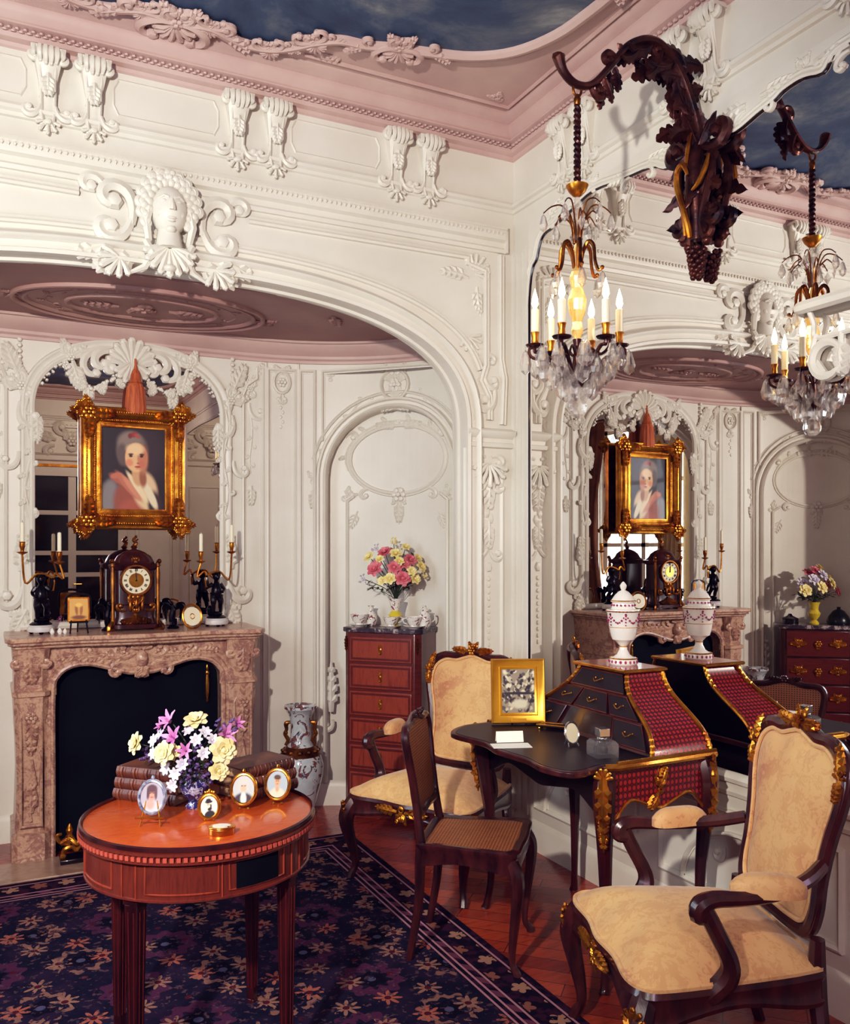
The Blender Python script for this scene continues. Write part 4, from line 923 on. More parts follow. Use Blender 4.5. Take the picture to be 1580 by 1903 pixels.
# ================================================================== MANTEL SET
def roman(parent, R, r0, z):
    marks = ['XII', 'I', 'II', 'III', 'IIII', 'V', 'VI', 'VII', 'VIII', 'IX', 'X', 'XI']; mb = MB()
    for i, s in enumerate(marks):
        g = pi/2-i*pi/6; w = {'I': .35, 'V': .75, 'X': .75}; tot = sum(w[c] for c in s); x = -tot/2; k = R*.20
        for c in s:
            for (a, b) in {'I': [(0, 0)], 'V': [(-.3, 0), (.3, 0)], 'X': [(-.3, .3), (.3, -.3)]}[c]:
                cx = x+w[c]/2; p0, p1 = (cx+a, .5), (cx+b, -.5); q = []
                for (px_, py_) in (p0, p1):
                    lx, ly = px_*k*.75, r0+py_*k; q.append((cos(g)*ly+sin(g)*lx, -.001, z+sin(g)*ly-cos(g)*lx))
                mb.tube(q, R*.016, 4)
            x += w[c]
    return mb
def clock(label, loc, rz):
    t = thing('bracket_clock', label, 'clock', loc, rz)
    mb = MB(); prof = [(0, .125, .080), (.02, .128, .083), (.025, .110, .070), (.06, .098, .064), (.12, .098, .064), (.125, .104, .070), (.30, .104, .070), (.31, .122, .082), (.33, .126, .086), (.335, .105, .070), (.35, .100, .066), (.375, .085, .058), (.395, .055, .040), (.405, .030, .024), (.41, .012, .012)]
    vs = []; fs = []; n = 24
    for (z, a, b) in prof:
        for k in range(n):
            g = 2*pi*k/n; e = .45 if z < .34 else .8; c, s = cos(g), sin(g); vs.append((a*(1 if c >= 0 else -1)*abs(c)**e, b*(1 if s >= 0 else -1)*abs(s)**e, z+.012))
    for i in range(len(prof)-1):
        for k in range(n): fs.append((i*n+k, i*n+(k+1) % n, (i+1)*n+(k+1) % n, (i+1)*n+k))
    fs.append(tuple((len(prof)-1)*n+k for k in range(n))); mb.add(vs, fs); obj('case', mb, MT['mahogany'], t, 'dark tortoiseshell case', ang=50)
    mb = MB(lambda u, v, w: (u, -.072-w, v))
    mb.mould([(.072*cos(2*pi*k/32), .262+.072*sin(2*pi*k/32)) for k in range(32)], [(-.004, .006), (0, .016), (.008, .016), (.012, 0)], True, -1)
    mb.rocaille(0, .14, pi/2, .085); mb.leaf(0, .09, -pi/2, .05, .05, .007); mb.scroll(.05, .11, -.3, .10, 1, .007); mb.scroll(-.05, .11, pi+.3, .10, -1, .007)
    for k in range(3): mb.blob(((k-1)*.03, .13+.01*(k == 1), .01), (.010, .03, .010), 6, 5)
    mb.rocaille(0, .355, pi/2, .045, -.01); mb.leaf(0, .05, 0, .08, .03, .006); mb.leaf(0, .05, pi, .08, .03, .006)
    obj('gilt_mounts', mb, MT['giltdark'], t)
    for sx in (-1, 1):
        mb = MB(); mb.lathe([(.010, .03), (.012, .05), (.008, .10), (.010, .22), (.012, .30), (.008, .33), (.014, .335), (.012, .35), (.004, .365)], 8, (sx*.112, -.062, 0)); mb.tube(smooth([(sx*.10, -.05, 0), (sx*.135, -.08, .012), (sx*.12, -.07, .04), (sx*.105, -.06, .06)], 3), [.014, .012, .007], 6); mb.blob((sx*.118, -.066, .36), .013)
        mb.tube([(sx*.1, .05, 0), (sx*.1, .05, .03)], .014, 6)
        obj('corner_column', mb, MT['giltdark'], t)
    mb = MB(); mb.lathe([(.020, .415), (.012, .425), (.018, .435), (.006, .445)], 10); mb.tube(smooth([(0, 0, .44), (.012, 0, .455), (-.004, -.005, .47), (.008, 0, .485)], 4), [.010, .009, .006], 7); mb.blob((.010, 0, .488), .008); mb.tube([(0, 0, .46), (.02, -.01, .475)], .004, 5); obj('finial', mb, MT['giltdark'], t)
    mb = MB(M=T(0, -.076, .262) @ RX(pi/2)); mb.lathe([(.0, 0), (.070, 0), (.072, .004)], 32); obj('dial', mb, MT['dial'], t, 'cream enamel ring dial')
    mb = MB(M=T(0, -.0815, .262) @ RX(pi/2)); mb.lathe([(.0, 0), (.036, 0), (.037, .002)], 24); d = obj('dial_centre', mb, MT['ormolu'], t)
    mb = roman(t, .07, .054, .262); mb.v = [Vector((p.x, p.y-.0815, p.z)) for p in mb.v]; obj('numerals', mb, MT['ebony'], t)
    mb = MB(); mb.tube([(0, -.086, .262), (0, -.086, .300)], [.003, .0015], 5); mb.tube([(0, -.087, .262), (-.004, -.087, .316)], [.0025, .001], 5); mb.blob((0, -.086, .262), .005); obj('hands', mb, MT['ebony'], t)
    return t
MT['dial'] = plain('cream_enamel', S(226, 214, 184), .35)
clock('dark bracket clock with gilt dial in the middle of the mantel', (onY(249, 4.83), 4.83, MH), 0)
def putto_mesh(mb, flip=1):
    f = flip
    mb.tube(smooth([(0, 0, .11), (0, -.006, .135), (0, -.004, .165), (0, .002, .19)], 4), [.026, .030, .028, .022, .012], 10); mb.tube([(0, .002, .188), (0, 0, .20)], .012, 8); mb.blob((0, -.003, .218), (.021, .023, .025), 10, 8)
    for k in range(12): mb.blob((.018*cos(k*2.4), .004+.014*sin(k*2.4), .226+.012*sin(k*1.7)), .009, 6, 4)
    mb.blob((0, -.025, .214), .005, 5, 4)
    mb.tube(smooth([(-.014, 0, .115), (-.018, -.012, .08), (-.016, -.004, .045), (-.016, 0, .016)], 4), [.019, .018, .013, .012, .008], 8); mb.tube(smooth([(.014, 0, .115), (.026*f if f > 0 else .02, -.018, .082), (.024, .006, .05), (.026, .012, .02)], 4), [.019, .018, .013, .012, .008], 8)
    for x, y in ((-.016, -.010), (.026, .004)): mb.blob((x, y, .014), (.009, .016, .007), 7, 5)
    mb.tube(smooth([(f*.022, 0, .178), (f*.042, -.008, .165), (f*.052, -.012, .19), (f*.055, -.010, .215)], 4), [.011, .011, .008, .007], 7); mb.blob((f*.055, -.010, .218), .009, 6, 5)
    mb.tube(smooth([(-f*.022, 0, .178), (-f*.040, -.004, .150), (-f*.030, -.024, .135)], 4), [.011, .010, .008, .006], 7); mb.blob((-f*.028, -.026, .134), .008, 6, 5)
    mb.tube(smooth([(-.028, .004, .125), (-.01, -.026, .118), (.028, -.006, .112), (.02, .024, .10), (.03, .03, .06)], 4), [.008, .011, .010, .006], 6)
def candelabrum(label, loc, rz, flip):
    t = thing('candelabrum', label, 'candelabrum', loc, rz, None)
    mb = MB(); mb.lathe([(.062, .012), (.066, .02), (.064, .034), (.056, .04), (.052, .045)], 20); obj('marble_base', mb, MT['white'], t, 'white marble base')
    mb = MB()
    for k in range(3): g = k*2*pi/3+.5; mb.blob((.05*cos(g), .05*sin(g), .007), (.012, .012, .008), 7, 5)
    mb.lathe([(.052, .045), (.054, .05), (.046, .056), (.04, .06)], 16); obj('feet', mb, MT['bronze'], t)
    mb = MB(M=T(0, 0, .055)); mb.blob((0, .006, .012), (.036, .034, .016), 9, 6); putto_mesh(mb, flip); mb.blob((flip*.03, .02, .03), (.02, .018, .03), 7, 5); obj('cherub', mb, MT['bronze'], t, 'black bronze cherub')
    mb = MB(M=T(0, 0, .055)); arms = [(.085, -.01, .32), (-.085, .0, .37)] if flip > 0 else [(-.085, -.01, .32), (.085, 0, .37)]; cups = []
    root = (flip*.055, -.010, .16)
    for (x, y, z) in arms:
        m = (root[0]+(x-root[0])*.9, y, root[2]+.04) if abs(x-root[0]) > .08 else (x+flip*.02, y, .22)
        mb.tube(smooth([root, (root[0], root[1], .22), ((root[0]+x)/2, y, .245), m, (x, y, z-.02)], 5), [.006, .006, .005], 7); mb.scroll if 0 else None
        mb.lathe([(.004, z-.03), (.024, z-.02), (.026, z-.016), (.008, z-.012), (.010, z), (.014, z+.012), (.013, z+.03), (.016, z+.034), (.010, z+.036)], 12, (x, y, 0)); cups.append((x, y, z+.036+.055))
        mb.leaf if 0 else None
    obj('gilt_branches', mb, MT['gilt'], t, 'gilt branches with candle cups')
    return t, cups
def candle(label, loc, h, r=.010, par_rz=0):
    t = thing('candle', label, 'candle', loc, 0); mb = MB(); mb.lathe([(r, 0), (r*.98, h*.9), (r*.8, h), (r*.3, h+.002)], 12); obj('wax', mb, MT['candle'], t); mb = MB(); mb.tube([(0, 0, h), (.001, 0, h+.010)], .0012, 5); obj('wick', mb, MT['ebony'], t); return t
for (px, Y, fl, nm, cl) in ((76, 4.80, 1, 'black bronze cherub candelabrum at the left end of the mantel', ('white candle in the right cup of the left cherub candelabrum', 'white candle in the left cup of the left cherub candelabrum')), (402, 4.84, -1, 'black bronze cherub candelabrum at the right end of the mantel', ('white candle in the left cup of the right cherub candelabrum', 'white candle in the right cup of the right cherub candelabrum'))):
    x = onY(px, Y); t, cups = candelabrum(nm, (x, Y, MH), 0, fl)
    for c, l in zip(cups, cl): candle(l, (x+c[0], Y+c[1], MH+c[2]), .095)
def figurine(label, loc, rz, flip):
    t = thing('figurine', label, 'figurine', loc, rz)
    mb = MB(); mb.lathe([(.030, 0), (.032, .008), (.024, .014), (.014, .02)], 12); obj('base', mb, MT['bronze'], t)
    mb = MB(); mb.tube(smooth([(0, 0, .015), (.006*flip, 0, .04), (-.004, 0, .07), (0, 0, .10), (.008*flip, 0, .125)], 4), [.012, .016, .017, .014, .010], 8); mb.blob((.010*flip, -.004, .135), (.012, .014, .013), 8, 6); mb.tube([(-.008, 0, .05), (-.012, -.012, .02)], [.010, .006], 6); mb.tube([(.01, 0, .05), (.014, .01, .02)], [.010, .006], 6); obj('body', mb, MT['bronze'], t)
    for sd in (-1, 1):
        mb = MB(M=T(0, .006, .10))
        for k in range(6): mb.tube(smooth([(sd*.008, 0, 0), (sd*(.02+.004*k), .006, .03-.004*k), (sd*(.052-.003*k), .01, .034-.013*k), (sd*(.062-.005*k), .01, .016-.016*k)], 3), [.006, .007, .002], 5)
        obj('wing', mb, MT['bronze'], t)
    return t
figurine('small black bronze winged figurine left of the mantel clock', (onY(200, 4.82), 4.82, MH), .3, 1); figurine('small black bronze winged figurine right of the mantel clock', (onY(322, 4.80), 4.80, MH), -.2, -1)
t = thing('easel_picture', 'small gilt framed amber picture on a dark stand left of the mantel clock', 'picture', (onY(146, 4.76), 4.76, MH), 0)
mb = MB(M=T(0, 0, .12) @ RX(-.12)); mb.bb((-.053, -.006, -.062), (.053, .004, .062)); obj('frame', mb, MT['gilt'], t, bevel=.003)
painted('painting', .088, .104, [(-.12, -.02, .08, .28, .1, (150, 96, 46), .6), (.14, -.05, .08, .26, -.1, (160, 100, 50), .6), (0, .2, .2, .1, 0, (236, 186, 96), .6), (0, -.4, .4, .1, 0, (120, 70, 40), .6)], lambda u, v: S(214, 160, 84), t, 24, M=T(0, -.0085, .121) @ RX(-.12))
mb = MB()
for sx in (-1, 1): mb.tube([(sx*.035, -.012, .065), (sx*.042, -.03, 0)], .004, 6)
mb.tube([(0, .01, .12), (0, .06, 0)], .004, 6); mb.tube([(-.045, -.014, .055), (.045, -.014, .055)], .004, 6); mb.tube(smooth([(-.058, .006, .10), (-.056, .006, .175), (-.03, .006, .195), (.03, .006, .195), (.056, .006, .175), (.058, .006, .10)], 3), .007, 6); obj('stand', mb, MT['ebony'], t, 'dark wooden stand')
t = thing('oval_plaque', 'small round cream plaque in gilt rim leaning right of the mantel clock', 'plaque', (onY(357, 4.74), 4.74, MH), .25)
mb = MB(M=T(0, 0, .066) @ RX(pi/2-.2)); mb.lathe([(.0, 0), (.048, 0), (.05, .003)], 28); obj('face', mb, MT['dial'], t)
mb = MB(M=T(0, 0, .066) @ RX(pi/2-.2)); mb.tube([(.053*cos(2*pi*k/32), .064*sin(2*pi*k/32), .001) for k in range(32)], .006, 6, True); mb.tube([(.012*cos(2*pi*k/12), .014*sin(2*pi*k/12), .004) for k in range(12)], .002, 5, True); mb.tube([(0, .05, -.01), (0, -.06, -.05)], .003, 5); obj('rim', mb, MT['gilt'], t)
for i, (px, r) in enumerate(((97, .012), (111, .013), (121, .011))):
    mb = MB(); mb.lathe([(r*.6, 0), (r, r*.8), (r*.7, r*1.8), (r*.35, r*2.2), (r*.55, r*2.6)], 10); o = obj('porcelain_pot', mb, MT['china']); o.location = (onY(px, 4.74), 4.74, MH); tag(o, ['tiny white pot nearest the left candelabrum on the mantel', 'tiny white pot in the middle of three on the mantel', 'tiny white pot beside the small amber picture on the mantel'][i], 'pot')
# ================================================================== TALL CHEST IN THE NICHE
cn = Vector((-.74, -.673)); cc = Vector((1.975, 4.56))-cn*.13
CH = 1.065
ch = thing('tall_chest', 'tall narrow tulipwood chest of drawers with grey marble top in the niche', 'chest of drawers', (cc.x, cc.y, 0), face(cn.x, cn.y))
mb = MB(); cw, cd = .235, .125
mb.prism([(-cw, cd), (-cw, -cd+.03), (-cw+.03, -cd), (cw-.03, -cd), (cw, -cd+.03), (cw, cd)], .06, CH-.026); obj('carcass', mb, MT['tulip2'], ch, bevel=.003)
mb = MB(); mb.prism([(-cw-.012, cd), (-cw-.012, -cd+.02), (-cw+.025, -cd-.014), (cw-.025, -cd-.014), (cw+.012, -cd+.02), (cw+.012, cd)], CH-.026, CH); obj('marble_top', mb, MT['dmarble'], ch, 'grey veined marble top', bevel=.004)
nd = 6; z0 = .10; dh = (CH-.045-z0)/nd
for k in range(nd):
    a, b = z0+k*dh+.010, z0+(k+1)*dh-.008
    mb = MB(); mb.bb((-cw+.045, -cd-.010, a), (cw-.045, -cd+.01, b)); dr_ = obj('drawer', mb, MT['tulip'], ch, bevel=.002)
    mb = MB(); 
    for (p, q_) in (((-cw+.052, a+.008), (cw-.052, a+.02)), ((-cw+.052, b-.02), (cw-.052, b-.008)), ((-cw+.052, a+.02), (-cw+.064, b-.02)), ((cw-.064, a+.02), (cw-.052, b-.02))): mb.bb((p[0], -cd-.0112, p[1]), (q_[0], -cd-.009, q_[1]))
    obj('crossbanding', mb, MT['tulip2'], dr_)
    mb = MB(lambda u, v, w: (u, -cd-.011-w, v)); zm = (a+b)/2; mb.blob((0, zm, 0), (.010, .014, .004), 8, 5); mb.leaf(0, zm, pi/2, .028, .018, .0028); mb.leaf(0, zm, -pi/2, .028, .018, .0028); obj('keyhole_plate', mb, MT['ormolu'], dr_)
mb = MB()
for sx in (-1, 1):
    mb.W = lambda u, v, w: (sx*(cw-.014)+u*.7, -cd+.014-w+sx*0, v)
    mb.leaf(0, CH-.05, -pi/2, .09, .02, .005, .008)
    mb.W = None
    for y in (-cd+.025, cd-.03): mb.lathe([(.018, 0), (.022, .02), (.028, .06)], 8, (sx*(cw-.03), y, 0))
obj('mounts_and_feet', mb, MT['giltdark'], ch)
RM = RZ(ch.rotation_euler[2])
def onchest(px, py, dd=0.0):
    """a spot on top of the chest seen at column px; dd = distance back from its front"""
    l = (px-790)/FPX; d = Vector((sin(TH)+l*cos(TH), cos(TH)-l*sin(TH))); f0 = Vector((cc.x, cc.y))+cn*(.125-dd); s = f0.dot(cn)/d.dot(cn); return (d.x*s, d.y*s, CH)
def vessel(name, label, cat, loc, prof, mat, n=20, rz=0, handle=None, hm=None, part='body', extra=None):
    t = thing(name, label, cat, loc, rz); mb = MB(); mb.lathe(prof, n); obj(part, mb, MT[mat], t)
    if handle:
        mb = MB(); mb.tube(smooth(handle, 5), .004, 6); obj('handle', mb, MT[hm or mat], t)
    if extra: extra(t)
    return t
cupp = [(.0, .010), (.018, .010), (.020, .0), (.022, .002), (.020, .012), (.034, .025), (.044, .05), (.047, .060), (.045, .060), (.041, .048), (.030, .024), (.0, .018)]
saucer = [(.0, 0), (.03, 0), (.034, .004), (.062, .014), (.064, .016), (.034, .008), (0, .006)]
p = onchest(668, 1150, .07); vessel('saucer', 'white porcelain saucer at the left end of the tall chest', 'saucer', p, saucer, 'porc'); vessel('teacup', 'large flowered teacup at the left end of the tall chest', 'teacup', (p[0], p[1], p[2]+.006), [(r*1.15, z*1.1) for r, z in cupp], 'china', handle=[(.05, 0, .06), (.075, 0, .055), (.07, 0, .03), (.045, 0, .025)])
p = onchest(690, 1150, .14); vessel('porcelain_bottle', 'small white porcelain bottle behind the left teacup', 'bottle', p, [(.024, 0), (.030, .01), (.036, .035), (.030, .065), (.014, .085), (.012, .105), (.020, .118), (.016, .118)], 'china')
p = onchest(727, 1150, .045); vessel('saucer', 'white porcelain saucer in front of the yellow flower vase', 'saucer', p, saucer, 'porc'); vessel('teacup', 'flowered teacup in front of the yellow flower vase', 'teacup', (p[0], p[1], p[2]+.006), cupp, 'china', handle=[(.045, 0, .055), (.068, 0, .05), (.064, 0, .03), (.04, 0, .022)])
p = onchest(769, 1150, .06); vessel('saucer', 'white porcelain saucer at the right end of the tall chest', 'saucer', p, saucer, 'porc'); vessel('teacup', 'flowered teacup at the right end of the tall chest', 'teacup', (p[0], p[1], p[2]+.006), cupp, 'china', handle=[(-.045, 0, .055), (-.066, 0, .05), (-.062, 0, .03), (-.04, 0, .022)])
p = onchest(789, 1150, .12); vessel('coffee_pot', 'white porcelain coffee pot at the right end of the tall chest', 'coffee pot', p, [(.026, 0), (.032, .01), (.040, .035), (.032, .075), (.024, .09), (.026, .10), (.020, .105), (.010, .118), (.012, .125), (.004, .132)], 'china', handle=[(.03, 0, .085), (.062, 0, .08), (.064, 0, .045), (.036, 0, .025)])
# ---- flowers
def petal(mb, ang, rad, h, L, W, open_, cup=.35, tip=0.0):
    def fn(u, v):
        s = v; ww = W*sin(pi*(.12+.80*s))**.7*(1-.25*s*tip); a = (u-.5)*2
        r = rad+L*s*sin(open_*(.35+.65*s)); z = h+L*s*cos(open_*(.35+.65*s)*.9)
        r -= cup*abs(a)**2*ww*.5; x = r; y = a*ww
        return (x*cos(ang)-y*sin(ang), x*sin(ang)+y*cos(ang), z)
    mb.grid(fn, 3, 3)
def rose_mb(R):
    mb = MB(); mb.blob((0, 0, R*.25), (R*.3, R*.3, R*.42), 7, 5)
    for ring, (n, op, rr) in enumerate(((3, .35, .12), (5, .75, .16), (6, 1.15, .2), (6, 1.5, .22))):
        for k in range(n): petal(mb, 2*pi*k/n+ring*.6, R*rr*.5, 0, R*(.75+.12*ring), R*(.34+.05*ring), op)
    return mb
def lily_mb(R):
    mb = MB()
    for k in range(6): petal(mb, 2*pi*k/6, R*.1, 0, R*1.15, R*.26, .85+.25*(k % 2), .2, 1)
    for k in range(4): mb.tube([(0, 0, 0), (.12*R*cos(k*1.6), .12*R*sin(k*1.6), R*.8)], R*.025, 4)
    return mb
def daisy_mb(R):
    mb = MB()
    for k in range(7): petal(mb, 2*pi*k/7, R*.1, 0, R*.9, R*.3, 1.15+.2*(k % 2), .15)
    mb.blob((0, 0, R*.12), (R*.2, R*.2, R*.16), 6, 4); return mb
def spray_mb(R):
    mb = MB(); q = random.Random(3)
    for k in range(9):
        a, b, c = q.uniform(-1, 1)*R, q.uniform(-1, 1)*R, q.uniform(-.2, 1)*R; mb.tube([(0, 0, -R*.6), (a, b, c)], R*.03, 4); mb.blob((a, b, c), R*.24, 6, 4)
        for j in range(3): mb.blob((a+q.uniform(-1, 1)*R*.22, b+q.uniform(-1, 1)*R*.22, c+q.uniform(-.2, .2)*R), R*.16, 5, 4)
    return mb
HEAD = {}
def bloom(kind, colr, R, p, mouth, label, group, cat='flower', name=None):
    """one cut flower: its head at p, its stem running down into the mouth of the vase"""
    key = (kind, colr, R)
    if key not in HEAD: HEAD[key] = {'rose': rose_mb, 'lily': lily_mb, 'daisy': daisy_mb, 'spray': spray_mb}[kind](R)
    p = Vector(p); m = Vector(mouth); t = thing(name or {'rose': 'rose', 'lily': 'lily', 'daisy': 'garden_flower', 'spray': 'flower_spray'}[kind], label, cat, (m.x, m.y, m.z), 0, group)
    d = p-m; out = Vector((d.x, d.y, d.z*.45)); out = (out.normalized()*.6+Vector((-sin(TH), -cos(TH), .25))*.55).normalized()
    mb = MB(M=T(*d) @ out.to_track_quat('Z', 'Y').to_matrix().to_4x4()); src = HEAD[key]; mb.add(src.v, src.f); obj('bloom', mb, MT[colr], t, ang=80)
    mb = MB(); mb.tube(smooth([(0, 0, -.03), (d.x*.25, d.y*.25, d.z*.45), (d.x-out.x*.012, d.y-out.y*.012, d.z-out.z*.012)], 4), .0022, 5)
    obj('stem', mb, MT['stem'], t); return t
def foliage(name, label, mouth, pts, L, mat='stem'):
    mb = MB(); q = random.Random(5)
    for p in pts:
        d = Vector(p)-Vector(mouth); mb.M = T(*mouth); mb.tube([(0, 0, 0), tuple(d*.5+Vector((0, 0, .01))), tuple(d)], .0018, 5)
        for k in range(9):
            e = d*q.uniform(.45, 1.0); a = q.uniform(0, 2*pi); mb.M = T(*mouth) @ T(*e) @ RZ(a) @ RX(q.uniform(-.6, .8))
            mb.add([(0, 0, 0), (L*.22, L*.5, L*.06), (0, L, 0), (-L*.22, L*.5, L*.06), (0, L*.5, -.002)], [(0, 1, 4), (1, 2, 4), (2, 3, 4), (3, 0, 4)])
    o = obj(name, mb, MT[mat], kind='stuff'); tag(o, label, 'foliage'); return o
vb = onchest(735, 1135, .11)
vs_ = vessel('flower_vase', 'yellow and white footed vase of pink roses on the tall chest', 'vase', vb, [(.030, 0), (.034, .008), (.020, .02), (.016, .03), (.036, .05), (.044, .065), (.030, .085), (.022, .095)], 'yellow')
mb = MB(); mb.lathe([(.022, .095), (.024, .10), (.028, .12), (.036, .15), (.042, .165), (.038, .165), (.02, .12)], 20); obj('neck', mb, MT['china'], vs_, 'white flowered neck')
mouth = (vb[0], vb[1], vb[2]+.16)
zv = vb[0]*sin(TH)+vb[1]*cos(TH)
names = ['large pink rose at the left of the chest bouquet', 'pink rose at the upper left of the chest bouquet', 'deep pink rose at the upper right of the chest bouquet', 'pink rose in the middle of the chest bouquet', 'pink rose low in the middle of the chest bouquet', 'small pink rose at the right of the chest bouquet']
for (px, py, dz, R), l in zip(((698, 1058, -.07, .042), (716, 1028, 0, .038), (762, 1042, -.02, .036), (733, 1056, -.09, .036), (748, 1076, -.11, .040), (752, 1050, -.05, .03)), names): bloom('rose', 'pinkpetal', R, deep(px, py, zv+dz), mouth, l, 'pink roses of the chest bouquet', 'rose')
for (px, py, dz, R) in ((687, 1036, .0, .030), (736, 1030, -.03, .032), (725, 1076, -.12, .030), (782, 1054, 0, .030), (771, 1076, -.06, .030), (754, 1018, .02, .026), (710, 1080, -.1, .024), (776, 1038, .03, .026), (706, 1040, -.05, .024), (742, 1044, -.07, .026), (765, 1062, -.09, .026)): bloom('rose', 'yellowpetal', R, deep(px, py, zv+dz), mouth, 'pale yellow rose among the pink roses on the tall chest', 'pale yellow roses of the chest bouquet', 'rose')
for (px, py, dz, l) in ((676, 1076, -.03, 'white sprig trailing at the left of the chest bouquet'), (732, 1008, .03, 'slim sprig standing highest in the chest bouquet'), (786, 1068, .02, 'white sprig at the right of the chest bouquet'), (700, 1020, .03, 'white sprig at the upper left of the chest bouquet')): bloom('spray', 'whitepetal' if px < 720 else 'yellowpetal', .024, deep(px, py, zv+dz), mouth, l, 'sprigs of the chest bouquet', 'flower spray')
foliage('bouquet_foliage', 'dark green leaves among the roses on the tall chest', mouth, [deep(px, py, zv+dz) for px, py, dz in ((680, 1085, -.02), (700, 1045, .0), (735, 1020, 0), (770, 1030, 0), (785, 1065, 0), (720, 1085, -.1), (760, 1085, -.08), (740, 1065, -.05))], .04)
# ---- commode, vase and bouquet of the far niche: seen in the big mirror only
kn = Vector((.62, -.785)); kc = Vector((2*AX-1.985+.05, 4.55))-kn*.08; KH = .95
cm_ = thing('commode', 'dark commode with gilt flower mounts in the left niche, seen in the wall mirror', 'chest of drawers', (kc.x, kc.y, 0), face(kn.x, kn.y))
kw, kd = .255, .115
mb = MB(); mb.prism([(-kw, kd), (-kw, -kd+.02), (-kw+.03, -kd), (kw-.03, -kd), (kw, -kd+.02), (kw, kd)], .08, KH-.03); obj('carcass', mb, MT['mahogany'], cm_, bevel=.003)
mb = MB(); mb.prism([(-kw-.015, kd), (-kw-.015, -kd), (-kw+.02, -kd-.016), (kw-.02, -kd-.016), (kw+.015, -kd), (kw+.015, kd)], KH-.03, KH); obj('marble_top', mb, MT['dmarble'], cm_, bevel=.004)
for k in range(4):
    a = .12+k*.2; b = a+.185; mb = MB(); mb.bb((-kw+.04, -kd-.010, a), (kw-.04, -kd+.01, b)); d_ = obj('drawer', mb, MT['tulip2'], cm_, bevel=.002)
    mb = MB(lambda u, v, w: (u, -kd-.012-w, v)); zm = (a+b)/2
    for x in (-.135, .135):
        mb = MB(lambda u, v, w: (u, -kd-.012-w, v)); mb.rocaille(x, zm, pi/2, .055); mb.leaf(x, zm, 0, .06, .03, .006); mb.leaf(x, zm, pi, .06, .03, .006); obj('gilt_handle', mb, MT['gilt'], d_)
    mb = MB(lambda u, v, w: (u, -kd-.012-w, v)); mb.flower(0, zm, .028); mb.leaf(0, zm, -pi/2, .04, .03, .005); obj('keyhole_plate', mb, MT['gilt'], d_)
mb = MB()
for sx in (-1, 1):
    for y in (-kd+.03, kd-.03): mb.tube(smooth([(sx*(kw-.03), y, .12), (sx*(kw-.02), y, .06), (sx*(kw-.035), y, 0)], 3), [.03, .02, .02], 7)
obj('feet', mb, MT['mahogany'], cm_)
mv = (kc.x, kc.y, KH); vs_ = vessel('flower_vase', 'yellow footed vase on the dark commode, seen in the wall mirror', 'vase', mv, [(.034, 0), (.036, .01), (.018, .03), (.040, .06), (.046, .08), (.030, .105), (.034, .14), (.044, .165), (.03, .165)], 'yellow')
mm = (mv[0], mv[1], KH+.16); q = random.Random(8)
for k in range(14):
    a = k*2.4; e = .15*sqrt((k+.5)/14); kind, colr = [('rose', 'pinkpetal'), ('rose', 'yellowpetal'), ('rose', 'whitepetal')][k % 3]
    bloom(kind, colr, .042, (mm[0]+e*cos(a)*1.1, mm[1]+e*sin(a)*.7-.03, mm[2]+.05+.20*(1-(e/.16)**2)+q.uniform(-.02, .02)), mm, ['pink', 'pale yellow', 'white'][k % 3]+' rose of the bouquet on the dark commode, seen in the wall mirror', ['pink', 'pale yellow', 'white'][k % 3]+' roses of the commode bouquet', 'rose')
foliage('bouquet_foliage', 'green leaves of the bouquet on the dark commode, seen in the wall mirror', mm, [(mm[0]+.15*cos(k), mm[1]+.10*sin(k), mm[2]+.06) for k in range(7)], .05)
rm = Vector((cos(cm_.rotation_euler[2]), sin(cm_.rotation_euler[2])))
for (o_, lb, prof, mt_) in ((-.17, 'dark lidded box left of the commode bouquet, seen in the wall mirror', [(.06, 0), (.06, .035), (.064, .04), (.04, .05), (.02, .06), (.01, .075)], 'ebony'), (.17, 'dark domed dish cover right of the commode bouquet, seen in the wall mirror', [(.08, 0), (.085, .02), (.07, .06), (.04, .10), (.012, .115), (.014, .13)], 'grnblk')):
    # the mirror swaps left and right
    vessel('covered_dish', lb, 'dish', (kc.x-rm.x*o_, kc.y-rm.y*o_, KH), prof, mt_)
# ---- floor vases
def floor_vase(label, loc, rz):
    t = thing('floor_vase', label, 'vase', loc, rz)
    mb = MB(); mb.lathe([(.07, 0), (.085, .02), (.080, .05), (.105, .14), (.128, .23), (.130, .29), (.112, .35), (.075, .395), (.058, .43), (.056, .50), (.062, .56), (.085, .605), (.092, .61), (.092, .625), (.06, .615), (.048, .55), (.048, .44)], 30); obj('body', mb, MT['famille'], t, 'porcelain body with painted figures')
    mb = MB(); mb.lathe([(.1135, .345), (.118, .35), (.10, .372), (.08, .396), (.074, .396)], 30); 
    for k in range(12): mb.blob((.096*cos(k*pi/6), .096*sin(k*pi/6), .372), (.018, .018, .012), 6, 4)
    obj('gilt_collar', mb, MT['giltdark'], t)
    for sx in (-1, 1):
        mb = MB(); mb.tube(smooth([(sx*.058, 0, .53), (sx*.082, 0, .525), (sx*.078, 0, .49), (sx*.088, 0, .465), (sx*.07, 0, .43), (sx*.085, 0, .40)], 4), [.008, .012, .009, .012, .008], 7); mb.blob((sx*.08, 0, .52), .014); mb.blob((sx*.084, 0, .47), .013); obj('handle', mb, MT['giltdark'], t)
    return t
fv = Vector((1.585, 4.80, 0)); floor_vase('tall painted porcelain vase on the floor between fireplace and tall chest', fv, FACE+.1)
floor_vase('tall painted porcelain vase left of the fireplace, seen in the wall mirror', (2*AX-1.585, 4.80, 0), -.3)
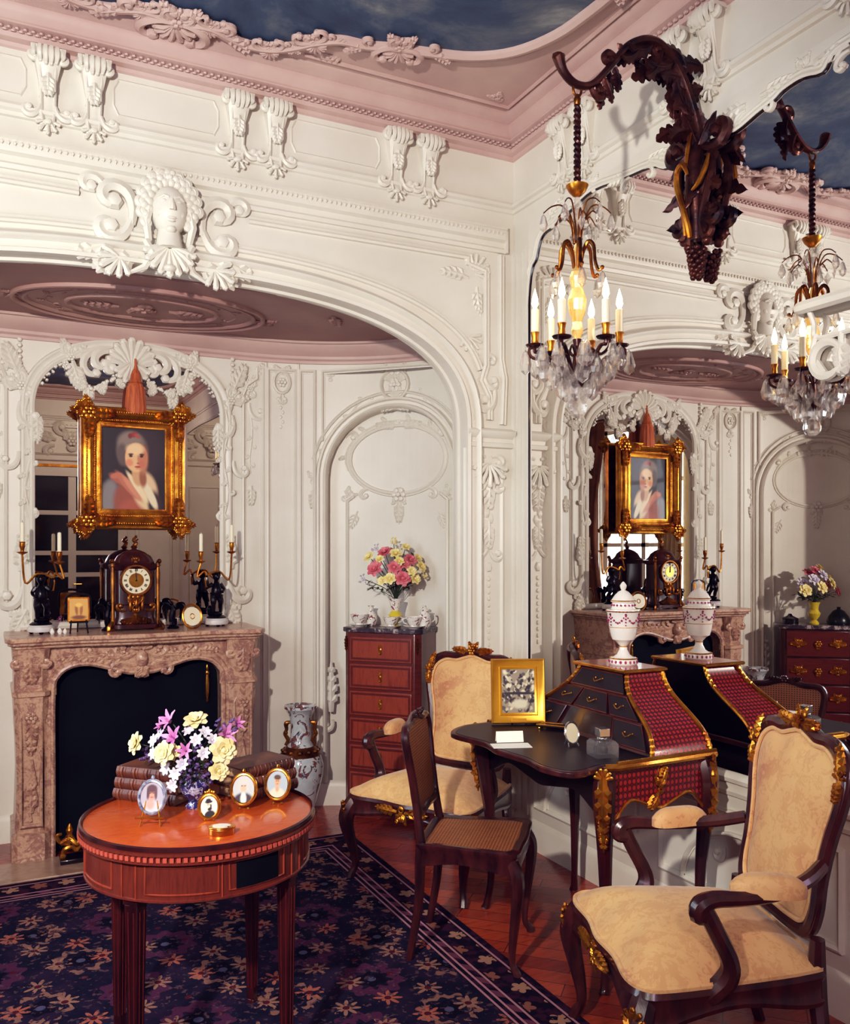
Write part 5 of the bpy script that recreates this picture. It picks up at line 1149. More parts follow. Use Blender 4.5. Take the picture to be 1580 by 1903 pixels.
# ================================================================== CARPET
rx0, rx1, ry0, ry1 = 2*AX-1.71, 1.71, -1.2, 4.37
MT['rug'] = rug_mat(rx0, rx1, ry0, ry1)
mb = MB(); mb.bb((rx0, ry0, .001), (rx1, ry1, .009)); tag(obj('carpet', mb, MT['rug']), 'dark navy and plum floral carpet with striped border on the parquet', 'carpet')
# ================================================================== OVAL TOPPED TABLE
TZ, TR = .72, .345
tc = Vector((.57, 2.686)); rv = Vector((cos(TH), -sin(TH))); fv2 = Vector((sin(TH), cos(TH)))
def camf(r, f): return tc+rv*r+fv2*f
A0 = -TH                                           # angle of the picture's right-hand direction
tb = thing('round_table', 'round mahogany table with beaded rim and fluted legs on the carpet', 'table', (tc.x, tc.y, .009))
o9 = -.009
mb = MB(); mb.lathe([(.0, TZ-.016), (TR-.012, TZ-.016), (TR-.006, TZ-.012), (TR-.006, TZ-.004), (TR-.016, TZ), (0, TZ)], 72, (0, 0, o9)); obj('tabletop', mb, MT['tabletop'], tb, ang=30)
mb = MB(); mb.lathe([(TR-.012, TZ-.006), (TR-.012, TZ+.005), (TR-.008, TZ+.009), (TR-.003, TZ+.006), (TR-.002, TZ-.004)], 72, (0, 0, o9)); mb.f = mb.f[:-2]; obj('gallery', mb, MT['mahogany'], tb)
mb = MB(); mb.lathe([(TR-.010, TZ-.040), (TR-.002, TZ-.038), (TR-.002, TZ-.030), (TR-.008, TZ-.028), (TR-.008, TZ-.018), (TR, TZ-.015), (TR, TZ-.008), (TR-.01, TZ-.006)], 72, (0, 0, o9)); mb.f = mb.f[:-2]; obj('rim', mb, MT['apron'], tb)
MT['dentil'] = plain('red_lacquered_wood', S(190, 92, 74), .35)
mb = MB()
for k in range(120):
    g = 2*pi*k/120; mb.M = RZ(g); mb.box((TR-.004, 0, TZ-.0235+o9), (.010, .0105, .012))
obj('dentil_band', mb, MT['dentil'], tb, 'reddish dentil band')
ar = TR-.02
mb = MB(); mb.lathe([(ar-.03, .575), (ar, .575), (ar+.004, .578), (ar+.004, .583), (ar, .585), (ar, TZ-.036), (ar-.03, TZ-.036)], 72, (0, 0, o9)); obj('apron', mb, MT['apron'], tb)
def apanel(mb, c, hw, z0, z1, r, h):
    fn = lambda u, v, w: ((r+w)*cos(u), (r+w)*sin(u), v+o9); q = MB(fn)
    n = 10; pth = [(c-hw+2*hw*i/n, z0) for i in range(n+1)]+[(c+hw-2*hw*i/n, z1) for i in range(n+1)]
    for i in range(len(pth)):
        a, b = pth[i], pth[(i+1) % len(pth)]
        q.tube([(a[0], a[1], h), (b[0], b[1], h)], .0032, 4) if 0 else None
    return pth, fn
mb = MB()
def ring_line(mb, c, hw, z0, z1, r):
    pth, fn = apanel(mb, c, hw, z0, z1, r, 0); mb.tube([fn(p[0], p[1], .001) for p in pth], .0028, 5, True)
legang = [A0+atan2(-.27, -.10)+k*pi/2 for k in range(4)]
for k in range(4):
    m0 = legang[k]
    ring_line(mb, m0+pi/4-.33, .30, .598, .672, ar); ring_line(mb, m0+pi/4+.33, .27, .598, .672, ar)
    for d in (-.07, .07, pi/4-.0): mb.tube([((ar+.001)*cos(m0+d), (ar+.001)*sin(m0+d), z+o9) for z in (.58, .64, .68)], .003, 5)
obj('apron_mouldings', mb, MT['tulip'], tb)
pc = legang[0]+pi/4+.32
mb = MB(lambda u, v, w: ((ar+w)*cos(u), (ar+w)*sin(u), v+o9)); mb.grid(lambda u, v: (pc-.205+.41*u, .598+.074*v, .0035), 12, 1); sl = obj('writing_slide', mb, MT['black'], tb, 'black leather panel of the slide')
for a in legang:
    mb = MB(M=T(cos(a)*.296, sin(a)*.296, o9) @ RZ(a)); 
    for (h0, h1, s0, s1) in ((.02, .56, .013, .021), (.0, .02, .016, .012), (.56, .70, .024, .024)):
        mb.add([(x*s0, y*s0, h0) for x, y in ((-1, -1), (1, -1), (1, 1), (-1, 1))]+[(x*s1, y*s1, h1) for x, y in ((-1, -1), (1, -1), (1, 1), (-1, 1))], [(0, 1, 2, 3), (7, 6, 5, 4), (0, 4, 5, 1), (1, 5, 6, 2), (2, 6, 7, 3), (3, 7, 4, 0)])
    lg = obj('leg', mb, MT['mahogany'], tb, bevel=.002)
    mb = MB(M=T(cos(a)*.296, sin(a)*.296, o9) @ RZ(a))
    for g in range(4):
        mb2_ = mb.M; mb.M = mb2_ @ RZ(g*pi/2)
        for y in (-.009, .009): mb.tube([(.0145, y*.7, .06), (.0208, y, .54)], .0018, 4)
        mb.M = mb2_
    obj('fluting', mb, MT['tulip2'], lg)
def onT(px, py): p = onZ(px, py, TZ); return (p[0], p[1], TZ)
# books
def book(label, w, d, h, loc, rz, mat, group, lines=5):
    t = thing('book', label, 'book', loc, rz, group)
    mb = MB(); mb.bb((-w/2, -d/2, 0), (w/2, d/2, .003)); mb.bb((-w/2, -d/2, h-.003), (w/2, d/2, h))
    mb.grid(lambda u, v: (-w/2+w*u, -d/2-.007*sin(pi*v), h*v), 1, 6); obj('cover', mb, mat, t)
    mb = MB(); mb.bb((-w/2+.004, -d/2+.002, .003), (w/2-.004, d/2-.004, h-.003)); obj('pages', mb, MT['page'], t, 'tan page block')
    mb = MB()
    for k in range(lines):
        x = -w/2+w*(k+.5)/lines; mb.tube([(x, -d/2-.0085*sin(pi*v)-.001, h*v) for v in (.04, .25, .5, .75, .96)], .0028, 5)
        for e in (-.012, .012): mb.tube([(x+e, -d/2-.0078*sin(pi*v)-.0004, h*v) for v in (.04, .25, .5, .75, .96)], .0009, 4)
    obj('spine_bands', mb, MT['gilt'] if 0 else MT['calf2'], t); return t
d0_ = (rv*.94-fv2*.34).normalized(); ang = atan2(d0_.y, d0_.x); c0 = camf(-.20, .10)+Vector((-d0_.y, d0_.x))*.085
for k, lb in enumerate(('brown calf bound book lying at the bottom of the left stack', 'brown calf bound book in the middle of the left stack', 'brown calf bound book on top of the left stack')):
    book(lb, .238-.004*k, .165, .035, (c0.x+.004*k, c0.y, TZ+.0355*k), ang+.02*(k-1), MT['calf'], 'brown bound books in the left stack')
d1_ = (rv*.62+fv2*.78).normalized(); ang1 = atan2(d1_.y, d1_.x); c1 = camf(.130, .235)
for k, lb in enumerate(('brown bound book lying at the bottom of the right stack', 'brown bound book in the middle of the right stack', 'brown bound book on top of the right stack')):
    book(lb, .215, .145-.004*k, .034, (c1.x-.004*k, c1.y+.004*k, TZ+.0345*k), ang1-.03*k, MT['calf2'] if k < 2 else MT['calf'], 'brown bound books in the right stack')
# bouquet of the table
vb = onT(362, 1500)
vs_ = vessel('flower_vase', 'small dark blue and white vase of spring flowers on the round table', 'vase', vb, [(.026, 0), (.028, .006), (.020, .014), (.018, .022), (.034, .04), (.046, .062), (.044, .082), (.034, .098), (.036, .112), (.044, .122), (.038, .122), (.028, .10)], 'bluewhite', 24)
mouth = (vb[0], vb[1], TZ+.115); zv = vb[0]*sin(TH)+vb[1]*cos(TH)
for (px, py, dz, R, l) in ((364, 1342, .02, .034, 'cream rose standing highest in the table bouquet'), (256, 1382, -.02, .030, 'cream rose farthest left in the table bouquet'), (308, 1400, -.07, .032, 'cream rose at the lower left of the table bouquet'), (413, 1395, -.06, .036, 'large cream rose at the right of the table bouquet'), (406, 1432, -.07, .027, 'small cream rose low on the right of the table bouquet'), (325, 1398, -.05, .022, 'small cream rose beside the lower left one of the table bouquet')): bloom('rose', 'creampetal', R, deep(px, py, zv+dz), mouth, l, 'cream roses of the table bouquet', 'rose')
for (px, py, dz, R, c, l) in ((317, 1342, .0, .034, 'lilacpetal', 'pink lily at the upper left of the table bouquet'), (325, 1372, -.04, .034, 'lilacpetal', 'pale pink lily in the middle of the table bouquet'), (419, 1366, .0, .032, 'lilacpetal', 'pink lily at the upper right of the table bouquet'), (346, 1396, -.07, .026, 'lilacpetal', 'deep pink lily low in the middle of the table bouquet'), (440, 1346, .02, .022, 'lilacpetal', 'small pink lily farthest right in the table bouquet'), (301, 1350, .02, .02, 'lilacpetal', 'small pink lily at the left of the table bouquet')): bloom('lily', c, R, deep(px, py, zv+dz), mouth, l, 'pink lilies of the table bouquet', 'lily')
for (px, py, dz) in ((288, 1377, -.03), (365, 1376, -.04), (288, 1400, -.04), (327, 1438, -.08), (322, 1460, -.08), (381, 1362, .0), (352, 1360, .0), (310, 1428, -.06), (395, 1376, -.02), (378, 1400, -.07), (340, 1420, -.08), (300, 1366, .01)): bloom('daisy', 'whitepetal', .022, deep(px, py, zv+dz), mouth, 'small white garden flower of the table bouquet', 'small white flowers of the table bouquet')
for (px, py, dz) in ((276, 1402, 0), (370, 1398, -.05), (407, 1350, .03), (390, 1426, -.07), (360, 1420, -.08), (430, 1350, .02), (306, 1372, .02), (345, 1440, -.07), (384, 1446, -.06)): bloom('spray', 'purplepetal', .020, deep(px, py, zv+dz), mouth, 'small purple filler sprig of the table bouquet', 'purple sprigs of the table bouquet', 'flower spray')
foliage('bouquet_foliage', 'dark leaves among the flowers on the round table', mouth, [deep(px, py, zv+dz) for px, py, dz in ((270, 1410, 0), (300, 1420, -.05), (340, 1380, 0), (380, 1420, -.05), (420, 1410, 0), (350, 1430, -.08), (400, 1370, 0), (375, 1450, -.05), (320, 1380, 0), (335, 1460, -.07))], .034)
# miniatures
MT['enamel'] = plain('pale_blue_white_enamel', S(196, 200, 214), .25, .3, S(90, 96, 130), 60)
def miniature(name, label, loc, rx, ry, strokes, bg, rim, rz, lean=-.16, easel=False, crest=False, lift=0.0):
    t = thing(name, label, 'miniature', loc, rz); z = ry+.006+lift; Mx = T(0, 0, z) @ RX(lean)
    painted('portrait', 2*rx, 2*ry, strokes, bg, t, 26, True, M=Mx @ T(0, -.004, 0))
    mb = MB(M=Mx); mb.tube([((rx)*cos(2*pi*k/36), -.003, ry*sin(2*pi*k/36)) for k in range(36)], .0042, 7, True); mb.tube([((rx+.004)*cos(2*pi*k/36), 0, (ry+.004)*sin(2*pi*k/36)) for k in range(36)], .003, 6, True)
    mb.add([(rx*cos(2*pi*k/24), .001, ry*sin(2*pi*k/24)) for k in range(24)], [tuple(range(24))])
    mb.lathe([(.004, ry+.004), (.006, ry+.010), (.003, ry+.016)], 8)
    if crest:
        for k in range(5): mb.blob(((k-2)*.006, -.002, ry+.009-.001*abs(k-2)), .004, 6, 4)
    obj('frame', mb, MT[rim], t)
    mb = MB()
    if easel:
        for sx in (-1, 1): mb.tube([(sx*.010, .004, lift+2*ry-.02), (sx*.030, -.022, 0)], .0024, 6)
        mb.tube([(-.042, -.024, lift-.002), (.042, -.024, lift-.002)], .0034, 6); mb.tube([(0, .008, lift+ry), (0, .045, 0)], .0024, 6)
    else: mb.tube([(0, .004, ry*1.4), (0, .03, 0)], .003, 6); mb.tube([(-.012, -.002, .005), (-.014, -.006, 0)], .004, 6); mb.tube([(.012, -.002, .005), (.014, -.006, 0)], .004, 6)
    obj('easel' if easel else 'strut', mb, MT['ormolu'], t); return t
lady = [(0, -.42, .42, .3, 0, (214, 196, 204), .4), (-.05, -.22, .16, .16, 0, (216, 160, 150), .5), (0, .10, .16, .2, 0, (206, 150, 130), .35), (0, .27, .2, .13, 0, (92, 66, 74), .4), (-.16, .12, .06, .2, 0, (92, 66, 74), .5), (.16, .12, .06, .2, 0, (100, 72, 80), .5), (-.06, .12, .025, .015, 0, (60, 40, 50), .6), (.06, .12, .025, .015, 0, (60, 40, 50), .6), (0, .0, .05, .015, 0, (170, 70, 80), .6)]
gent = [(0, -.4, .42, .28, 0, (62, 54, 66), .3), (0, -.32, .12, .24, 0, (236, 232, 224), .3), (0, .10, .15, .2, 0, (222, 182, 156), .3), (0, .26, .2, .12, 0, (206, 204, 200), .4), (-.17, .1, .06, .16, 0, (206, 204, 200), .5), (.17, .1, .06, .16, 0, (206, 204, 200), .5), (-.06, .11, .025, .015, 0, (70, 56, 60), .6), (.06, .11, .025, .015, 0, (70, 56, 60), .6), (0, -.0, .05, .012, 0, (170, 96, 86), .6)]
boy = [(0, -.42, .36, .3, 0, (222, 212, 190), .35), (0, -.16, .08, .1, 0, (206, 160, 126), .5), (0, .10, .13, .18, 0, (212, 164, 128), .3), (0, .24, .15, .09, 0, (88, 60, 44), .4), (-.05, .11, .022, .014, 0, (60, 44, 44), .6), (.05, .11, .022, .014, 0, (60, 44, 44), .6), (0, .01, .04, .012, 0, (160, 84, 74), .6)]
man = [(.05, -.36, .28, .2, .2, (30, 28, 34), .2), (0, .05, .15, .2, 0, (226, 214, 196), .2), (-.02, .20, .2, .06, .1, (28, 26, 32), .25), (-.04, .27, .13, .07, .1, (28, 26, 32), .25), (-.06, .08, .03, .018, 0, (40, 34, 38), .5), (.06, .08, .03, .018, 0, (40, 34, 38), .5), (.04, -.10, .12, .06, .2, (34, 28, 32), .3), (.1, -.02, .04, .12, 0, (40, 34, 38), .4)]
pale = lambda u, v: S(196, 202, 208)
miniature('oval_miniature', 'oval miniature of a lady in white on a small brass easel', onT(283, 1532), .036, .045, lady, lambda u, v: S(176, 168, 184), 'enamel', FACE, easel=True, lift=.028)
miniature('oval_miniature', 'small oval black and white miniature of a bearded man in a cap', onT(389, 1524), .028, .034, man, lambda u, v: S(232, 228, 216), 'gilt', FACE+.1, crest=True)
miniature('oval_miniature', 'oval miniature of a white haired gentleman in dark coat on the round table', onT(453, 1504), .036, .044, gent, pale, 'ormolu', FACE+.05, lift=.012)
miniature('oval_miniature', 'oval miniature of a dark haired child in white, rightmost on the round table', onT(516, 1494), .036, .044, boy, lambda u, v: S(168, 184, 196), 'ormolu', FACE-.05, lift=.012)
t = thing('snuff_box', 'small oval gold box with dark cameo lid at the front of the round table', 'box', onT(412, 1550), FACE+.15)
ovl = lambda s, n=28: [(.036*s*cos(2*pi*k/n), .024*s*sin(2*pi*k/n)) for k in range(n)]
mb = MB(); mb.prism(ovl(1), 0, .018); obj('body', mb, MT['ormolu'], t, bevel=.002); mb = MB(); mb.prism(ovl(1.06), .018, .023); lid = obj('lid', mb, MT['ormolu'], t, bevel=.0015)
mb = MB(); mb.prism(ovl(.7), .023, .0245); obj('cameo', mb, MT['china'], lid)
# ================================================================== ARMCHAIRS
def armchair(label, loc, rz):
    t = thing('armchair', label, 'armchair', loc, rz, None)
    so = smooth([(-.315, -.27, 0), (-.25, -.30, 0), (-.12, -.292, 0), (0, -.305, 0), (.12, -.292, 0), (.25, -.30, 0), (.315, -.27, 0), (.325, -.20, 0), (.30, 0, 0), (.265, .20, 0), (.22, .255, 0), (0, .265, 0), (-.22, .255, 0), (-.265, .20, 0), (-.30, 0, 0), (-.325, -.20, 0)], 4, True)
    O = [(p[0], p[1]) for p in so]; n = len(O)
    mb = MB(); mb.cushion([(x*.975, y*.975) for x, y in O], .368, .084, 9, 2.6, .0); obj('seat_cushion', mb, MT['damask'], t, 'cream damask seat')
    mb = MB(); mb.tube([(x*.985, y*.985, .366) for x, y in O], .008, 6, True); obj('piping', mb, MT['damask'], t)
    mb = MB(); vs = []; fs = []
    for (x, y) in O:
        g = .5-.5*cos(min(1, abs(x)/.30)*pi) if abs(y) > .2 else .5-.5*cos(min(1, abs(y+.02)/.25)*pi); zb = .268+.040*(1-g)
        zb = .275+.035*sin(pi*min(1, max(0, 1-abs(x)/.3)))*.0+.03*(1-g)
        vs += [(x*.96, y*.96, zb+.004), (x*1.0, y*1.0, zb), (x*1.015, y*1.015, zb+.012), (x*1.0, y*1.0, zb+.022), (x*1.005, y*1.005, .338), (x*1.02, y*1.02, .348), (x*1.0, y*1.0, .362), (x*.9, y*.9, .362)]
    for i in range(n):
        j = (i+1) % n
        for k in range(7): fs.append((i*8+k, j*8+k, j*8+k+1, i*8+k+1))
    mb.add(vs, fs); sr_ = obj('seat_rail', mb, MT['walnut'], t)
    for sx in (-1, 1):
        mb = MB(); mb.tube(smooth([(sx*.285, -.255, .345), (sx*.312, -.285, .29), (sx*.318, -.292, .235), (sx*.296, -.272, .13), (sx*.288, -.264, .06), (sx*.300, -.278, .022), (sx*.304, -.286, .0)], 4), [.034, .038, .036, .026, .018, .015, .019, .021], 9); lg = obj('leg', mb, MT['walnut'], t); lg['front'] = 1
        mb = MB(M=T(sx*.322, -.302, .285) @ RZ(-sx*-.75) @ RX(.15)); mb.W = None; q = MB(WK); q.leaf(0, .04, -pi/2, .11, .045, .008); q.shell(0, .01, pi/2, .035, 5, .007); mb.add(q.v, q.f); obj('gilt_mount', mb, MT['gilt'], lg)
        mb = MB(); mb.tube(smooth([(sx*.235, .235, .47), (sx*.232, .235, .36), (sx*.230, .245, .25), (sx*.228, .27, .12), (sx*.236, .31, .0)], 4), [.020, .026, .025, .020, .017], 8); obj('leg', mb, MT['walnut'], t)
    # back, leaning
    tilt = T(0, .235, .46) @ RX(-.17)
    hb = [(0, .0), (.11, .0), (.185, .012), (.208, .07), (.205, .16), (.218, .27), (.240, .36), (.245, .43), (.222, .49), (.165, .522), (.10, .522), (.05, .536), (0, .548)]
    bp = [(x, z) for x, z in hb]+[(-x, z) for x, z in reversed(hb[1:-1])]
    B = [(p[0], p[1]) for p in smooth([(x, z, 0) for x, z in bp], 4, True)]
    W2 = lambda u, v, w: tuple(tilt @ Vector((u, -w, v)))
    mb = MB(W2); mb.tube([(x, z, 0) for x, z in B], .021, 8, True); mb.tube([(x*1.045, .26+(z-.26)*1.035, .006) for x, z in B], .009, 6, True); bf = obj('back_frame', mb, MT['walnut'], t)
    mb = MB(W2); mb.rocaille(0, .557, pi/2, .055, .012); mb.flower(0, .553, .022, .022); mb.leaf(.02, .548, .1, .10, .03, .006, .016); mb.leaf(-.02, .548, pi-.1, .10, .03, .006, .016)
    obj('gilt_crest', mb, MT['gilt'], bf)
    for sx in (-1, 1):
        mb = MB(W2); mb.leaf(sx*.245, .44, pi/2+sx*.3, .10, .03, .007, .014); mb.leaf(sx*.245, .44, -pi/2-sx*.1, .07, .03, .007, .014); mb.shell(sx*.243, .44, pi/2, .03, 5, .006, .018); obj('gilt_mount', mb, MT['gilt'], bf)
    mb = MB(); cu = [(x*.91, .268+(z-.268)*.925) for x, z in B]; m1 = MB(); m1.cushion(cu, .004, .040, 8, 3.0, .010); mb.add([W2(p.x, p.y, p.z) for p in m1.v], m1.f); 
    m1 = MB(); m1.cushion(cu, .006, .020, 5, 3.0, .0); mb.add([W2(p.x, p.y, -p.z) for p in m1.v], [f[::-1] for f in m1.f]); obj('back_cushion', mb, MT['damask'], t, 'cream damask back')
    mb = MB(W2); mb.tube([(x, z, .012) for x, z in cu], .007, 6, True); pb_ = obj('back_piping', mb, MT['damask'], t)
    for sx in (-1, 1):
        mb = MB()
        mb.tube(smooth([(sx*.222, .255, .66), (sx*.262, .19, .638), (sx*.295, .10, .622), (sx*.312, .0, .618), (sx*.318, -.085, .622), (sx*.320, -.125, .610), (sx*.318, -.132, .584), (sx*.312, -.105, .575)], 4), [.019, .020, .019, .019, .022, .026, .024, .018], 9)
        mb.tube(smooth([(sx*.318, -.115, .60), (sx*.318, -.085, .54), (sx*.312, -.045, .46), (sx*.303, -.050, .41), (sx*.296, -.085, .372), (sx*.284, -.10, .35)], 4), [.022, .023, .024, .030, .030, .022], 9)
        mb.tube([(sx*.318, -.128, .60), (sx*.34, -.128, .60)], .016, 8); mb.tube([(sx*.318, -.128, .60), (sx*.297, -.128, .60)], .016, 8); ar_ = obj('armrest', mb, MT['walnut'], t)
        mb = MB(M=T(sx*.297, .065, .632) @ RZ(-sx*.19)); pad = [(.036*cos(2*pi*k/20)*(1 if abs(cos(2*pi*k/20)) < .9 else .95), 1.0*.098*(1 if sin(2*pi*k/20) >= 0 else -1)*abs(sin(2*pi*k/20))**.6) for k in range(20)]
        mb.cushion(pad, .012, .030, 7, 4.5, .026); obj('arm_pad', mb, MT['damask'], ar_, 'cream padded arm')
    mb = MB(WK)
    mb.M = T(0, 0, 0); mb.rocaille(0, .325, -pi/2, .055, .312); mb.leaf(.02, .33, .05, .12, .035, .006, .312); mb.leaf(-.02, .33, pi-.05, .12, .035, .006, .312)
    rm_ = obj('rail_mount', mb, MT['gilt'], t)
    for ch in t.children:
        if ch.name.split('.')[0] in ('seat_cushion', 'piping', 'seat_rail', 'rail_mount') and ch is not pb_ or ch.get('front'): ch.scale = (1, 1, 1.085)
    return t
armchair('cream damask armchair in the foreground at the right, its back to the wall mirror', (1.855, 1.955, 0), face(-.941, .353))
armchair('cream damask armchair between the tall chest and the writing desk', (1.885, 3.665, 0), face(-.861, -.507))
# ================================================================== CANE CHAIR
def cane_chair(label, loc, rz):
    t = thing('cane_chair', label, 'chair', loc, rz)
    O = [(p[0], p[1]) for p in smooth([(-.20, -.185, 0), (-.10, -.195, 0), (0, -.20, 0), (.10, -.195, 0), (.20, -.185, 0), (.205, -.10, 0), (.18, .10, 0), (.165, .18, 0), (0, .185, 0), (-.165, .18, 0), (-.18, .10, 0), (-.205, -.10, 0)], 3, True)]; n = len(O)
    mb = MB(); vs = []; fs = []
    for (x, y) in O:
        g = .5+.5*cos(x/.2*pi) if abs(y) > .15 else .5+.5*cos(y/.19*pi); zb = .36+.022*g
        vs += [(x*.95, y*.95, zb), (x*1.0, y*1.0, zb), (x*1.0, y*1.0, .418), (x*1.03, y*1.03, .426), (x*1.03, y*1.03, .438), (x*.99, y*.99, .444), (x*.86, y*.86, .440), (x*.86, y*.86, .42)]
    for i in range(n):
        j = (i+1) % n
        for k in range(7): fs.append((i*8+k, j*8+k, j*8+k+1, i*8+k+1))
    mb.add(vs, fs); obj('seat_frame', mb, MT['walnut'], t)
    mb = MB(); mb.add([(x*.88, y*.88, .437) for x, y in O], [tuple(range(n))]); obj('seat', mb, MT['cane'], t, 'woven cane seat')
    for sx in (-1, 1):
        mb = MB(); mb.tube(smooth([(sx*.185, -.165, .41), (sx*.203, -.188, .36), (sx*.205, -.192, .29), (sx*.188, -.175, .14), (sx*.184, -.170, .05), (sx*.196, -.188, .015), (sx*.198, -.192, 0)], 4), [.022, .027, .024, .018, .013, .012, .016, .017], 8); obj('leg', mb, MT['walnut'], t)
        mb = MB(); mb.tube(smooth([(sx*.158, .17, .45), (sx*.16, .172, .36), (sx*.16, .18, .2), (sx*.166, .215, .0)], 4), [.018, .02, .017, .013], 8); obj('leg', mb, MT['walnut'], t)
    tilt = T(0, .172, .45) @ RX(-.14); W2 = lambda u, v, w: tuple(tilt @ Vector((u, -w, v)))
    hb = [(0, .09), (.08, .085), (.135, .095), (.15, .14), (.155, .22), (.172, .31), (.178, .37), (.155, .405), (.09, .41), (.04, .425), (0, .432)]
    bp = hb+[(-x, z) for x, z in reversed(hb[1:-1])]; B = [(p[0], p[1]) for p in smooth([(x, z, 0) for x, z in bp], 4, True)]
    mb = MB(W2); mb.tube([(x, z, 0) for x, z in B], .016, 8, True)
    for sx in (-1, 1): mb.tube([(sx*.158, -.02, 0), (sx*.152, .06, 0), (sx*.150, .14, 0)], [.018, .016, .015], 8)
    mb.flower(0, .438, .018, .012); mb.leaf(.015, .434, .1, .07, .02, .004, .012); mb.leaf(-.015, .434, pi-.1, .07, .02, .004, .012); obj('back_frame', mb, MT['walnut'], t)
    mb = MB(W2); mb.add([(x*.96, .26+(z-.26)*.96, .003) for x, z in B], [tuple(range(len(B)))]); mb.add([(x*.96, .26+(z-.26)*.96, -.003) for x, z in B], [tuple(range(len(B)))]); obj('backrest', mb, MT['cane'], t, 'woven cane back panel')
    return t
cane_chair('dark cane seated chair drawn up to the writing desk', (1.650, 2.915, 0), face(.77, -.64))
# ================================================================== WRITING DESK
DX0, DX1, DY0, DY1, DH = 1.86, 2.36, 2.40, 3.24, .78
dk = thing('writing_desk', 'red parquetry writing desk with sloping stepped top and gilt mounts against the mirror', 'desk', (2.1, 2.82, 0))
def DM(W=None): return MB(W, None)
def dobj(n_, mb, m, par=dk, **k):
    mb.v = [Vector((p.x-2.1, p.y-2.82, p.z)) for p in mb.v]; return obj(n_, mb, m, par, **k)
def apron_poly(a, b, z0, z1, up):
    L = b-a; pts = [(a, z1), (b, z1), (b, z0), (b-.03, z0)]
    mid = smooth([(b-.04, z0, 0), (b-.10*L, z0+.02, 0), (b-.22*L, z0+up, 0), (b-.38*L, z0+up*.7, 0), ((a+b)/2, z0+up*.45, 0), (a+.38*L, z0+up*.7, 0), (a+.22*L, z0+up, 0), (a+.10*L, z0+.02, 0), (a+.04, z0, 0)], 4)
    low = [(p[0], p[1]) for p in mid]; return pts+low+[(a+.03, z0), (a, z0)], low
pn, low = apron_poly(DX0+.01, DX1-.01, .575, DH-.02, .075)
for (Y, nm) in ((DY0+.012, 'near'), (DY1-.012, 'far')):
    mb = DM(lambda u, v, w: (u, Y+w, v)); mb.prism(pn, -.006, .012); sp = dobj('side_apron', mb, MT['parquetry']); sg = -1 if nm == 'near' else 1
    mb = DM(lambda u, v, w: (u, Y+sg*w, v)); mb.tube([(p[0], p[1], .008) for p in low], .006, 6); mb.rocaille((DX0+DX1)/2, .685, pi/2, .05, .010); mb.leaf((DX0+DX1)/2-.01, .665, -2.2, .07, .04, .006, .010); mb.leaf((DX0+DX1)/2, .70, 1.2, .06, .03, .006, .010); dobj('gilt_mount', mb, MT['gilt'], sp)
pf, lowf = apron_poly(DY0+.02, DY1-.02, .59, DH-.02, .06)
for X, m_, nm in ((DX0+.03, 'ebony', 'front_apron'), (DX1-.01, 'ebony', 'back_apron')):
    mb = DM(lambda u, v, w: (X+w, u, v)); mb.prism(pf, -.006, .006); dobj(nm, mb, MT[m_])
mb = DM(); mb.bb((DX0+.02, DY0+.03, .70), (DX1-.01, DY1-.03, DH-.012)); dobj('case', mb, MT['ebony'])
topo = smooth([(DX1, DY0, 0), (DX0+.30, DY0-.008, 0), (DX0+.05, DY0-.008, 0), (DX0, DY0+.01, 0), (DX0-.10, DY0-.02, 0), (DX0-.155, DY0+.0, 0), (DX0-.185, DY0+.10, 0), (DX0-.17, DY0+.22, 0), (DX0-.19, DY0+.38, 0), (DX0-.17, DY0+.52, 0), (DX0-.205, DY0+.68, 0), (DX0-.18, DY0+.755, 0), (DX0-.10, DY1-.02, 0), (DX0, DY1-.0, 0), (DX0+.30, DY1+.008, 0), (DX1, DY1, 0)], 4)
tp = [(p[0], p[1]) for p in topo]
mb = DM(); mb.prism(tp, DH-.022, DH); dobj('writing_flap', mb, MT['walnut'], label='dark serpentine writing surface', bevel=.005)
ctr = (sum(p[0] for p in tp)/len(tp), sum(p[1] for p in tp)/len(tp))
mb = DM(); mb.prism([(ctr[0]+(x-ctr[0])*.93, ctr[1]+(y-ctr[1])*.95) for x, y in tp], DH-.001, DH+.0015); dobj('leather_top', mb, MT['leather'], label='black leather writing surface')
mb = DM(); mb.tube([(DX1, DY0-.004, DH-.006), (DX0+.28, DY0-.010, DH-.006), (DX0+.05, DY0-.012, DH-.006), (DX0+.01, DY0+.004, DH-.006)], .013, 8); mb.tube([(DX1, DY0-.006, DH+.008), (DX0+.05, DY0-.012, DH+.008)], .007, 6); dobj('gilt_rail', mb, MT['ormolu'])
mb = DM(); mb.tube([(DX1, DY1+.004, DH-.006), (DX0+.05, DY1+.012, DH-.006)], .013, 8); dobj('gilt_rail', mb, MT['ormolu'])
